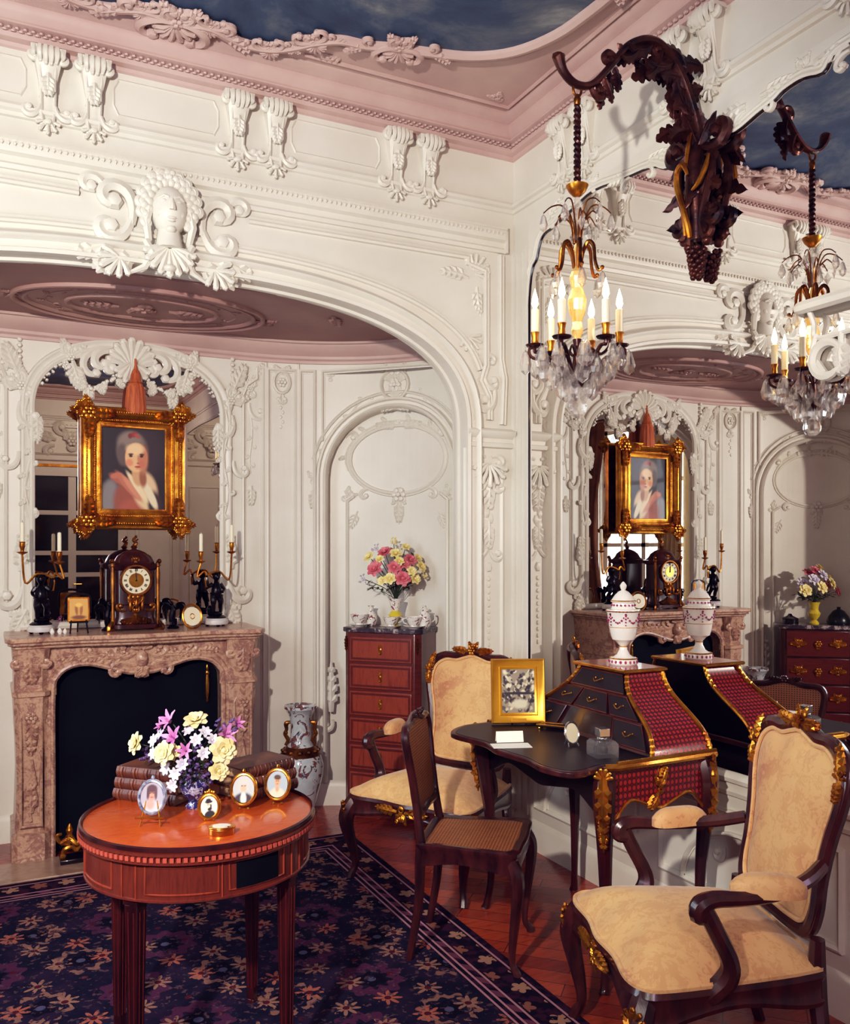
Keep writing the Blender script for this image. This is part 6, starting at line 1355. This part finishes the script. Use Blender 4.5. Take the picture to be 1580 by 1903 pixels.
for (x, y, sx, sy) in ((DX0+.03, DY0+.03, -1, -1), (DX0+.03, DY1-.03, -1, 1), (DX1-.03, DY0+.03, 1, -1), (DX1-.03, DY1-.03, 1, 1)):
    mb = DM(); sx_ = sx if sx < 0 else .2
    mb.tube(smooth([(x, y, .76), (x+sx_*.022, y+sy*.022, .68), (x+sx_*.016, y+sy*.016, .58), (x-sx*.004, y-sy*.004, .36), (x-sx*.006, y-sy*.006, .14), (x+sx_*.006, y+sy*.006, .03), (x+sx_*.012, y+sy*.012, 0)], 4), [.034, .040, .036, .025, .018, .014, .015, .020], 9); lg = dobj('leg', mb, MT['mahogany'])
    mb = MB(M=T(x+sx_*.042, y+sy*.044, .69) @ RZ(atan2(sx, -sy))); q = MB(WK); q.leaf(0, .06, -pi/2, .22, .045, .010); q.leaf(0, -.08, -pi/2, .12, .03, .007, -.012); q.shell(0, .05, pi/2, .035, 6, .007); q.scroll(.01, .03, -1.2, .09, -1, .007); q.scroll(-.01, .03, pi+1.2, .09, 1, .007); mb.add(q.v, q.f); dobj('gilt_mount', mb, MT['gilt'], lg)
# sloping upper part
UH = 1.045
def uy(t, far=False):
    s = .265*(1-t)+.035*sin(2*pi*t)*-1; s = .262*(1-t)**1.0 - .030*sin(2*pi*t); y = DY0+.018+.262-s if False else None
    off = .262*t+.028*sin(2*pi*t)*-1
    return (DY1-.018-off) if far else (DY0+.018+off)
def ux(t): return 2.075+.105*t
def P3(xf, t, s):          # s across the front face, 0 near .. 1 far
    return (xf, lerp(uy(t), uy(t, True), s), lerp(DH, UH, t))
NT = 14
mb = DM(); mb.grid(lambda u, v: (lerp(ux(v)+.006, DX1-.006, u), uy(v), lerp(DH, UH, v)), 1, NT); dobj('side_panel', mb, MT['parquetry'], label='red parquetry sloping side')
mb = DM(); mb.grid(lambda u, v: (lerp(ux(v)+.006, DX1-.006, u), uy(v, True), lerp(DH, UH, v)), 1, NT); dobj('side_panel', mb, MT['parquetry'], label='red parquetry sloping side')
mb = DM(); mb.grid(lambda u, v: P3(DX1-.004, v, u), 1, NT); dobj('back_panel', mb, MT['ebony'], label='plain dark back')
mb = DM(); mb.grid(lambda u, v: P3(ux(v)+.012, v, u), 1, NT); dobj('drawer_case', mb, MT['mahogany'])
for (xf, far) in ((None, False), (None, True), (DX1-.004, False), (DX1-.004, True)):
    mb = DM(); pts_ = [((ux(i/NT)+.006) if xf is None else xf, uy(i/NT, far)+(.004 if far else -.004), lerp(DH, UH, i/NT)) for i in range(NT+1)]; mb.tube(pts_, .0085, 7)
    for i in range(0, NT+1, 1): mb.blob(pts_[i], (.012, .010, .010) if (i < 4 or i > NT-5) else .008, 6, 4)
    dobj('gilt_edge', mb, MT['gilt'])
mb = DM(); yb = uy(1)-.018; ye = uy(1, True)+.018; mb.prism([(ux(1)-.018, yb), (DX1+.002, yb), (DX1+.002, ye), (ux(1)-.018, ye)], UH-.004, UH+.010); dobj('top_board', mb, MT['tulip'], bevel=.003)
mb = DM(); mb.tube([(ux(1)-.02, yb-.002, UH+.003), (DX1+.003, yb-.002, UH+.003), (DX1+.003, ye+.002, UH+.003), (ux(1)-.02, ye+.002, UH+.003)], .007, 6, True); dobj('top_moulding', mb, MT['ormolu'])
rows = [(.70, .95, [(.06, .94)]), (.40, .66, [(.04, .30), (.33, .67), (.70, .96)]), (.06, .36, [(.03, .27), (.73, .97)])]
for (t0_, t1_, cells) in rows:
    for (s0, s1) in cells:
        mb = DM(); f = lambda s, t, w: (P3(ux(t)+.012-w, t, s)); q4 = [(s0, t0_), (s1, t0_), (s1, t1_), (s0, t1_)]
        vs = [f(s, t, .0) for s, t in q4]+[f(s, t, .010) for s, t in q4]; mb.add(vs, [(7, 6, 5, 4), (0, 1, 5, 4), (1, 2, 6, 5), (2, 3, 7, 6), (3, 0, 4, 7)]); dw = dobj('drawer', mb, MT['leather'], bevel=.0015)
        mb = DM(); mb.tube([f(s, t, .010) for s, t in q4], .0028, 5, True); dobj('stringing', mb, MT['tulip2'], dw)
        sm, tm = (s0+s1)/2, (t0_+t1_)/2; hw_ = .022/max(.1, (uy(tm, True)-uy(tm))); mb = DM(); mb.tube(smooth([f(sm-hw_, tm+.02, .010), f(sm-hw_, tm+.02, .022), f(sm, tm-.02, .028), f(sm+hw_, tm+.02, .022), f(sm+hw_, tm+.02, .010)], 3), .0024, 6)
        for e in (-1, 1): mb.blob(f(sm+e*hw_, tm+.02, .011), .0045, 6, 4)
        dobj('handle', mb, MT['ormolu'], dw)
mb = DM(); f = lambda s, t, w: (P3(ux(t)+.012-w, t, s)); mb.quad(*[f(s, t, .002) for s, t in ((.30, .06), (.70, .06), (.70, .36), (.30, .36))]); dobj('pigeonhole_shade', mb, MT['ebony'], label='flat dark panel for the shade of an open compartment')  # flat dark sheet on the closed case; its colour stands for the recess's shade
# urn on top
ur = thing('lidded_urn', 'white porcelain lidded urn with magenta garlands on top of the desk', 'urn', (2.268, 2.80, UH+.010))
mb = MB(); mb.lathe([(.052, 0), (.056, .006), (.054, .024), (.040, .030), (.026, .040), (.016, .06), (.015, .075), (.024, .085), (.030, .092), (.044, .10), (.050, .118), (.056, .15), (.064, .205), (.068, .212), (.066, .22), (.050, .222)], 32); obj('body', mb, MT['porc'], ur)
mb = MB(); mb.lathe([(.050, .222), (.046, .228), (.044, .246), (.050, .250), (.046, .258), (.034, .276), (.020, .290), (.008, .296), (.012, .305), (.014, .314), (.008, .324), (.002, .330)], 28); ld = obj('lid', mb, MT['porc'], ur)
mb = MB()
for (r, z, w) in ((.0475, .2535, .003), (.010, .312, .006)): mb.lathe([(r, z-w), (r+.0035, z), (r, z+w)], 24); mb.f = mb.f[:-2]
obj('gilt_band', mb, MT['ormolu'], ld)
mb = MB()
for (r, z, w) in ((.0675, .213, .003), (.0555, .15, .0022), (.0155, .072, .003), (.054, .025, .003)): mb.lathe([(r-.001, z-w), (r+.0025, z), (r-.001, z+w)], 28)
obj('gilt_bands', mb, MT['ormolu'], ur)
mb = MB()
for k in range(6):
    a0 = k*pi/3
    for j in range(9):
        g = a0+pi/3*j/8; z = .202-.034*sin(pi*j/8); mb.blob((.0655*cos(g)*(.86+.14*(z-.15)/.06), .0655*sin(g)*(.86+.14*(z-.15)/.06), z), .0036 if j % 2 else .0048, 5, 4)
    for j in range(4): mb.blob((.0615*cos(a0), .0615*sin(a0), .196-.012*j), .0048-.0006*j, 5, 4)
    for j in range(3): g = a0+pi/3*(j/3); mb.blob((.0535*cos(g), .0535*sin(g), .013), (.006, .006, .007), 5, 4); mb.blob((.046*cos(g), .046*sin(g), .237), .0045, 5, 4)
obj('garlands', mb, MT['rose'], ur, 'magenta flower garlands')
# things on the desk
def onD(px, py): return onZ(px, py, DH+.0015)
t = thing('framed_engraving', 'small engraving in a wide bright gilt frame standing at the far end of the desk', 'picture', onD(963, 1345), FACE+.05)
fw, fh, Mx = .150, .192, T(0, 0, .138) @ RX(-.13)
mb = MB(M=Mx); q = MB(WK); q.mould(rect_path(fw, fh), [(-.006, -.004), (-.006, .004), (.002, .008), (.006, .004), (.026, .010), (.034, .016), (.038, .008), (.038, -.01), (-.006, -.01)], True, -1); mb.add(q.v, q.f); mb.bb((-.03, -.013, -.128), (.03, -.009, -.113)); obj('frame', mb, MT['frame_gold'], t) if 0 else None
MT['frame_gold'] = plain('bright_yellow_gilding', S(226, 170, 52), .32, .55, S(206, 146, 40), 8)
obj('frame', mb, MT['frame_gold'], t, 'bright gilt frame'); q = random.Random(21)
stk = [(q.uniform(-.45, .45), q.uniform(-.45, .45), q.uniform(.014, .06), q.uniform(.014, .07), q.uniform(0, 3), c, .5) for c in [(44, 40, 48), (196, 184, 156), (96, 88, 84), (222, 210, 180), (60, 54, 58)]*34]+[(0, -.05, .5, .03, 0, (50, 44, 52), .5), (.05, -.28, .22, .10, 0, (210, 200, 172), .6)]
painted('engraving', fw, fh, stk, lambda u, v: S(150, 138, 120), t, 80, M=Mx @ T(0, -.003, 0))
mb = MB()
for sx in (-1, 1): mb.tube([(sx*.025, -.018, .022), (sx*.03, -.03, 0)], .0035, 6)
mb.tube([(0, .01, .14), (0, .07, 0)], .004, 6); mb.tube([(-.03, -.02, .018), (.03, -.02, .018)], .003, 6); obj('stand', mb, MT['ebony'], t)
for (px, py, w_, d_, rz_, h_, lb) in ((950, 1390, .145, .075, FACE+.12, .0, 'white sheet of paper lying open on the desk'), ):
    p = onD(px, py-4); t = thing('letter_sheet', lb, 'paper', p, rz_); mb = MB(); mb.bb((-w_/2, -d_/2, 0), (w_/2, d_/2, .0015)); obj('sheet', mb, MT['paper'], t)
p = onD(948, 1380); t = thing('folded_card', 'folded white card standing on the paper sheet on the desk', 'card', (p[0], p[1], p[2]+.0015), FACE+.12)
mb = MB(); mb.quad((-.052, -.004, 0), (.052, -.004, 0), (.052, .010, .040), (-.052, .010, .040)); obj('front_leaf', mb, MT['paper'], t); mb = MB(); mb.quad((-.052, .024, 0), (.052, .024, 0), (.052, .010, .040), (-.052, .010, .040)); obj('back_leaf', mb, MT['paper'], t)
t = thing('inkwell', 'square cut crystal inkwell with silver cap on the desk', 'inkwell', onD(1120, 1404), FACE+.25)
mb = MB(); s1, s2 = .042, .034; mb.add([(x*s1, y*s1, 0) for x, y in ((-1, -1), (1, -1), (1, 1), (-1, 1))]+[(x*s1, y*s1, .046) for x, y in ((-1, -1), (1, -1), (1, 1), (-1, 1))]+[(x*s2, y*s2, .056) for x, y in ((-1, -1), (1, -1), (1, 1), (-1, 1))], [(3, 2, 1, 0), (0, 1, 5, 4), (1, 2, 6, 5), (2, 3, 7, 6), (3, 0, 4, 7), (4, 5, 9, 8), (5, 6, 10, 9), (6, 7, 11, 10), (7, 4, 8, 11), (8, 9, 10, 11)]); obj('crystal_body', mb, MT['crystal2'], t, flat=True)
mb = MB(); mb.lathe([(.012, .012), (.014, .028), (.008, .038)], 12); obj('ink', mb, MT['leather'], t, 'dark ink inside')
mb = MB(); mb.lathe([(.018, .056), (.020, .058), (.020, .066), (.017, .068)], 16); mb.bb((-.020, -.020, .070), (.020, .020, .098)); obj('cap', mb, MT['silver'], t, 'bright silver cap', bevel=.003) if 0 else None
MT['silver'] = plain('polished_silver', S(220, 218, 214), .16, .95)
obj('cap', mb, MT['silver'], t, 'bright silver cap', bevel=.003)
t = thing('oval_stand_mirror', 'small oval ivory faced frame leaning on the desk beside the inkwell', 'frame', onD(1063, 1386), FACE+.55)
mb = MB(M=T(0, 0, .048) @ RX(pi/2-.2) @ SCL(.8, 1, 1)); mb.lathe([(0, 0), (.036, 0), (.037, .002)], 26); obj('face', mb, MT['dial'], t)
mb = MB(M=T(0, 0, .048) @ RX(pi/2-.2) @ SCL(.8, 1, 1)); mb.tube([(.040*cos(2*pi*k/32), .040*sin(2*pi*k/32), 0) for k in range(32)], .0045, 6, True); mb.M = Matrix.Identity(4); mb.tube([(-.02, -.004, .014), (-.024, -.012, 0)], .003, 6); mb.tube([(.02, -.004, .014), (.024, -.012, 0)], .003, 6); mb.tube([(0, .01, .06), (0, .04, 0)], .003, 6); obj('rim', mb, MT['silver'], t)
p = onD(1034, 1356); t = thing('pen_tray', 'narrow black pen tray with gilt edges and ball feet on the desk', 'tray', p, FACE-.45)
mb = MB(); mb.bb((-.075, -.022, .010), (.075, .022, .020)); obj('tray', mb, MT['ebony'], t, bevel=.002)
mb = MB(); mb.tube([(-.076, -.023, .019), (.076, -.023, .019), (.076, .023, .019), (-.076, .023, .019)], .0035, 6, True)
for x in (-.066, .066):
    for y in (-.016, .016): mb.blob((x, y, .005), .006, 7, 5)
obj('gilt_edges', mb, MT['ormolu'], t)
# ================================================================== CHANDELIER AND ITS BRACKET
BY = 2.565
bk = thing('chandelier_bracket', 'carved dark gilt bronze bracket on the wall mirror carrying the chandelier on its arm', 'bracket', (XM, BY, 2.54))
def bw(x, y, z): return (x-XM, y-BY, z-2.54)
arm = smooth([(2.425, BY, 2.98), (2.432, BY, 3.10), (2.39, BY, 3.225), (2.33, BY, 3.33), (2.257, BY, 3.392), (2.18, BY, 3.40), (2.10, BY, 3.36), (2.03, BY, 3.28), (1.96, BY, 3.20), (1.91, BY, 3.168), (1.855, BY, 3.168), (1.812, BY, 3.20), (1.792, BY, 3.245)], 5)
mb = MB(bw); mb.tube(arm, [.030, .030, .028, .027, .026, .022, .018, .017, .018, .017, .018, .026], 9, fl=.75); mb.blob(arm[-1], (.026, .022, .014), 8, 5); obj('arm', mb, MT['darkbronze'], bk)
mb = MB(lambda u, v, w: bw(u, BY-w, v))             # leaves in the plane of the arm
for (x, z, a, L, W_, be) in ((2.415, 3.16, 2.75, .17, .045, -1.0), (2.41, 3.10, 2.9, .16, .04, 1.2), (2.36, 3.29, 2.7, .13, .04, 1.0), (2.30, 3.34, -2.5, .15, .045, -1.0), (2.25, 3.37, -1.8, .15, .04, -.9), (2.20, 3.38, -2.4, .13, .035, -1.2), (2.14, 3.36, -2.0, .11, .03, -1.2), (2.27, 3.39, .2, .12, .035, -1.6), (2.33, 3.34, .6, .14, .04, -1.2), (2.38, 3.25, .7, .10, .03, -1.0), (2.03, 3.26, -1.0, .10, .028, -1.2), (1.98, 3.21, -.8, .10, .028, -1.0), (2.37, 3.27, -2.2, .12, .035, 1.0), (2.42, 3.05, 1.9, .14, .035, .5)):
    for w in (-.02, .012): mb.sheet(x, z, a+w*6, L, W_, w, be, w*6)
for (x, z, a, h) in ((2.39, 3.12, 2.6, 1), (2.27, 3.36, -2.9, -1), (2.05, 3.30, 2.6, 1), (1.93, 3.17, -1.0, 1)): mb.scroll(x, z, a, .13, h, .010, 5.5, 0)
obj('acanthus_leaves', mb, MT['darkbronze'], bk)
mb = MB(lambda u, v, w: bw(XM-w, BY+u, v))          # wall plate, seen square on
mb.tube(smooth([(0, 3.08, .03), (0, 3.0, .045), (0, 2.90, .045), (0, 2.80, .038), (0, 2.70, .035)], 4), [.028, .034, .036, .030, .024], 10)
for sd in (-1, 1):
    mb.scroll(sd*.02, 3.06, pi/2-sd*2.2, .30, sd, .016, 5.8, .035); mb.scroll(sd*.075, 3.0, -pi/2+sd*.2, .30, -sd, .015, 5.2, .04); mb.scroll(sd*.045, 2.84, -pi/2-sd*.15, .24, sd, .014, 5.8, .035)
    mb.tube(smooth([(sd*.07, 3.02, .03), (sd*.088, 2.94, .045), (sd*.06, 2.84, .05), (sd*.03, 2.75, .045), (sd*.045, 2.69, .03)], 4), [.012, .015, .014, .012, .016], 8); mb.blob((sd*.048, 2.685, .03), .020, 8, 6); mb.scroll(sd*.03, 2.72, -pi/2+sd*.8, .11, sd, .010, 6, .035)
    for (x, z, a, L, W_, be) in ((.03, 3.05, pi/2-.45, .16, .035, -.9), (.06, 3.0, .2, .10, .03, -1.5), (.07, 2.93, -1.2, .14, .035, .9), (.05, 2.82, -1.0, .12, .03, 1.0), (.02, 2.98, -1.2, .15, .035, -.8), (.03, 2.78, -1.4, .10, .025, .8)):
        mb.sheet(sd*x, z, a if sd > 0 else pi-a, L*.85, W_*.85, .05, sd*be, .12, 3)
mb.sheet(0, 3.06, pi/2, .14, .04, .03, .3, .2); mb.sheet(0, 2.97, -pi/2, .16, .045, .075, 0, .1); obj('wall_plate', mb, MT['darkbronze'], bk)
for pts, r_ in (([(-.02, 2.93, .10), (.0, 2.975, .105), (.035, 2.96, .10), (.04, 2.90, .095), (.015, 2.82, .09), (.005, 2.75, .075), (.01, 2.71, .06)], [.006, .011, .013, .013, .012, .012, .010]), ([(-.088, 2.99, .06), (-.085, 2.94, .075), (-.06, 2.89, .085), (-.03, 2.87, .09)], [.006, .010, .010, .004]), ([(.035, 2.86, .085), (.028, 2.78, .075), (.03, 2.72, .065)], [.006, .008, .007]), ([(-.012, 3.10, .075), (-.006, 3.04, .085), (.004, 2.985, .085)], [.006, .009, .007])):
    mb = MB(lambda u, v, w: bw(XM-w, BY+u, v)); mb.tube(smooth(pts, 4), r_, 8); obj('gilt_scroll', mb, MT['gilt'], bk, 'worn gilt scroll')
mb = MB(lambda u, v, w: bw(XM-w, BY+u, v)); q = random.Random(4)
for k in range(46):
    z = 2.665-.11*k/45; r = .034*(1-.55*(k/45)); g = k*2.4; mb.blob((r*cos(g), z, .034+r*sin(g)), .0125, 7, 5)
obj('fruit_cluster', mb, MT['darkbronze'], bk, 'hanging bunch of berries')
cx, cy = 1.872, BY
cd = thing('chandelier', 'crystal chandelier with six lit candles hanging from the dark bronze arm', 'chandelier', (cx, cy, 2.0))
def lc(z): return z-2.0
mb = MB(); mb.tube([(.018*cos(g), 0, lc(3.148)+.024*sin(g)) for g in [2*pi*k/16 for k in range(16)]], .005, 6, True); mb.lathe([(.004, lc(3.085)), (.012, lc(3.095)), (.013, lc(3.115)), (.006, lc(3.13))], 10); obj('ring', mb, MT['giltdark'], cd)
mb = MB()
for o_ in (0, pi): mb.tube([(.0065*cos(o_+k*.55), .007*sin(o_+k*.55), lc(3.09-.285*k/80)) for k in range(81)], .0075, 6)
obj('twisted_rod', mb, MT['darkbronze'], cd)
mb = MB(); mb.lathe([(.006, lc(2.765)), (.016, lc(2.77)), (.030, lc(2.785)), (.038, lc(2.80)), (.040, lc(2.806)), (.012, lc(2.81))], 20); obj('canopy', mb, MT['gilt'], cd)
mb = MB(); mb.lathe([(.008, lc(2.60)), (.020, lc(2.615)), (.012, lc(2.64)), (.022, lc(2.67)), (.010, lc(2.70)), (.024, lc(2.735)), (.012, lc(2.755)), (.006, lc(2.766))], 10); obj('upper_stem', mb, MT['crystal'], cd, 'cut crystal stem', flat=True)
MT['amber'] = plain('amber_lit_glass', S(240, 206, 140), .12, 0, S(250, 232, 180), 14); MT['amber'].node_tree.nodes['Principled BSDF'].inputs['Emission Color'].default_value = S(255, 190, 90); MT['amber'].node_tree.nodes['Principled BSDF'].inputs['Emission Strength'].default_value = .15; MT['amber'].node_tree.nodes['Principled BSDF'].inputs['Transmission Weight'].default_value = .7  # no lamp: the faint emission stands in for candlelight caught in the glass
mb = MB(); mb.lathe([(.010, lc(2.26)), (.022, lc(2.29)), (.016, lc(2.32)), (.030, lc(2.36)), (.034, lc(2.40)), (.020, lc(2.44)), (.028, lc(2.48)), (.014, lc(2.52)), (.018, lc(2.56)), (.008, lc(2.60))], 12); obj('column', mb, MT['amber'], cd, 'amber glass column with candlelight put in as a faint glow', flat=True)
mb = MB(); mb.lathe([(.010, lc(2.085)), (.024, lc(2.095)), (.034, lc(2.11)), (.026, lc(2.125)), (.014, lc(2.14)), (.018, lc(2.17)), (.012, lc(2.22)), (.016, lc(2.26))], 14); obj('hub', mb, MT['darkbronze'], cd)
mb = MB(); mb.lathe([(.004, lc(2.058)), (.006, lc(2.085))], 8); mb.blob((0, 0, lc(2.018)), .036, 14, 9); obj('crystal_ball', mb, MT['crystal'], cd, flat=True)
def drop_mb(s, kind=0):
    mb = MB()
    if kind == 0: mb.lathe([(.001, 0), (s*.12, -s*.12), (s*.20, -s*.40), (s*.26, -s*.62), (s*.20, -s*.85), (s*.02, -s)], 8)
    else: mb.add([(0, 0, 0), (-s*.30, 0, -s*.45), (0, s*.08, -s*.5), (s*.30, 0, -s*.45), (0, -s*.08, -s*.5), (0, 0, -s)], [(0, 2, 1), (0, 3, 2), (0, 4, 3), (0, 1, 4), (5, 1, 2), (5, 2, 3), (5, 3, 4), (5, 4, 1)])
    mb.tube([(0, 0, 0), (0, 0, s*.18)], .0010, 4); return mb
proto = {}
def pendant(p, s, kind=0):
    s = round(s*1.15, 4)
    key = (s, kind)
    if key not in proto:
        o = obj('crystal_pendant', drop_mb(s, kind), MT['crystal'], cd, flat=True); proto[key] = o
    else:
        o = proto[key].copy(); COL.objects.link(o); o.parent = cd
    o.location = p; o.rotation_euler = (0, 0, RN.uniform(0, 3)); return o
rd = .150
for k in range(6):
    g = pi/3*k-TH; c, s = cos(g), sin(g); zb = 2.235
    mb = MB(M=RZ(g)); mb.tube(smooth([(.014, 0, lc(2.115)), (.045, 0, lc(2.13)), (.085, 0, lc(2.175)), (.125, 0, lc(2.215)), (.150, 0, lc(zb-.02)), (.150, 0, lc(zb))], 4), [.009, .008, .007, .0065], 7); mb.tube(smooth([(.10, 0, lc(2.19)), (.13, 0, lc(2.185)), (.165, 0, lc(2.20)), (.170, 0, lc(2.225)), (.155, 0, lc(2.23))], 3), [.004, .006, .004], 6); mb.tube(smooth([(.016, 0, lc(2.20)), (.05, 0, lc(2.23)), (.075, 0, lc(2.20)), (.085, 0, lc(2.175))], 3), .004, 6)
    ar2 = obj('arm', mb, MT['darkbronze'], cd)
    mb = MB(); mb.lathe([(.006, lc(zb-.006)), (.030, lc(zb)), (.034, lc(zb+.006)), (.010, lc(zb+.008))], 14, (rd*c, rd*s, 0)); obj('drip_pan', mb, MT['darkbronze'], ar2)
    mb = MB(); mb.lathe([(.008, lc(zb+.006)), (.013, lc(zb+.016)), (.011, lc(zb+.03)), (.015, lc(zb+.046)), (.016, lc(zb+.05)), (.010, lc(zb+.05))], 12, (rd*c, rd*s, 0)); obj('socket', mb, MT['gilt'], ar2)
    mb = MB(); mb.lathe([(.0135, lc(zb+.05)), (.0135, lc(zb+.130)), (.008, lc(zb+.134))], 12, (rd*c, rd*s, 0)); obj('candle_tube', mb, MT['candle'], ar2)
    mb = MB(); mb.lathe([(.005, lc(zb+.134)), (.012, lc(zb+.150)), (.0105, lc(zb+.168)), (.004, lc(zb+.192)), (.0006, lc(zb+.205))], 10, (rd*c, rd*s, 0)); obj('flame_bulb', mb, MT['flame'], ar2)
    for j in (0, 2, 4):
        h = g+(j-2)*.24; rr = rd+.034*cos((j-2)*.7) if j != 2 else rd+.034; pendant((rr*cos(h), rr*sin(h), lc(zb-.012)), .062 if j % 2 else .078, j % 2)
    for j, (rr, z, sz) in enumerate(((.115, 2.195, .075), (.085, 2.165, .085), (.055, 2.135, .080))): pendant((rr*cos(g+.12*(j-1)), rr*sin(g+.12*(j-1)), lc(z)), sz, j % 2)
    h = g+pi/6; pendant((.10*cos(h), .10*sin(h), lc(2.19)), .09, 0); pendant((.032*cos(h), .032*sin(h), lc(2.10)), .06, 1)
    # crown scrolls and sprays
    mb = MB(M=RZ(h)); mb.tube(smooth([(.012, 0, lc(2.50)), (.020, 0, lc(2.56)), (.040, 0, lc(2.60)), (.060, 0, lc(2.585)), (.066, 0, lc(2.53)), (.078, 0, lc(2.495)), (.092, 0, lc(2.50))], 4), [.005, .007, .008, .006, .006, .004], 7); mb.blob((.092, 0, lc(2.502)), .008, 6, 5); obj('crown_scroll', mb, MT['giltdark'], cd); pendant((.092*cos(h), .092*sin(h), lc(2.49)), .062, 0)
    for e, (R2, z2) in enumerate(((.12, 2.72), (.085, 2.69))):
        hh = g+e*pi/6; mb = MB(M=RZ(hh)); top_ = (R2, 0, lc(z2-.012)); mb.tube(smooth([(.012, 0, lc(2.60)), (.022, 0, lc(2.67)), (.05, 0, lc(z2+.012)), (R2*.75, 0, lc(z2+.012)), top_], 4), [.0032, .003, .002], 5); obj('spray_wire', mb, MT['giltdark'], cd); pendant((R2*cos(hh), R2*sin(hh), lc(z2-.016)), .048 if e else .055, e)
bpy.context.view_layer.update()
# ================================================================== CAMERA AND LIGHT
cam = bpy.data.cameras.new('camera'); co = bpy.data.objects.new('camera', cam); COL.objects.link(co)
co.location = (0, 0, EYE); co.rotation_euler = (pi/2, 0, -TH)
cam.sensor_fit = 'HORIZONTAL'; cam.sensor_width = 36; cam.lens = 36*FPX/1580; cam.shift_y = (1018-951.5)/1580; cam.clip_start = .02
SC.camera = co
def area(name, loc, tgt, sx, sy, p, c):
    l = bpy.data.lights.new(name, 'AREA'); l.shape = 'RECTANGLE'; l.size = sx; l.size_y = sy; l.energy = p; l.color = c[:3]
    o = bpy.data.objects.new(name, l); COL.objects.link(o); o.location = loc; o.rotation_euler = (Vector(tgt)-Vector(loc)).to_track_quat('-Z', 'Y').to_euler(); return o
area('window_light', (XL-.35, 2.87, 1.9), (1.2, 3.6, 2.4), 1.5, 2.4, 85, (.80, .93, 1.0))
def spot(name, loc, tgt, p, ang, blend, c, r):
    l = bpy.data.lights.new(name, 'SPOT'); l.energy = p; l.color = c; l.spot_size = radians(ang); l.spot_blend = blend; l.shadow_soft_size = r
    o = bpy.data.objects.new(name, l); COL.objects.link(o); o.location = loc; o.rotation_euler = (Vector(tgt)-Vector(loc)).to_track_quat('-Z', 'Y').to_euler(); return o
spot('key_light', (-.95, .35, 2.42), (1.25, 3.94, 1.8), 515, 90, .7, (1.0, .955, .85), .06)
spot('chair_light', (-.2, -1.0, 2.5), (1.7, 2.05, .45), 100, 40, .9, (1.0, .86, .68), .12)
area('fill_light', (-.45, -2.3, 2.9), (.8, 3.2, 1.6), .9, 1.0, 26, (.90, .72, 1.0))
area('back_light', (1.3, -.9, 3.45), (1.1, -3.0, 1.9), .8, .5, 22, (1.0, .86, .70))
w = bpy.data.worlds.new('world'); SC.world = w; w.use_nodes = True; w.node_tree.nodes['Background'].inputs[0].default_value = (.86, .93, 1, 1); w.node_tree.nodes['Background'].inputs[1].default_value = 1.2
SC.view_settings.view_transform = 'Standard'; SC.view_settings.look = 'None'; SC.view_settings.exposure = 0; SC.view_settings.gamma = 1
vs_ = SC.view_settings; vs_.use_curve_mapping = True; cmap = vs_.curve_mapping
for ci, pts in ((3, ((.02, .014), (.12, .105), (.5, .54))), (1, ((.03, .026), (.15, .142))), (2, ((.0, .004), (.05, .055)))):
    cv = cmap.curves[ci]
    for (x, y) in pts:
        if x == 0: cv.points[0].location = (x, y)
        else: cv.points.new(x, y)
cmap.update()
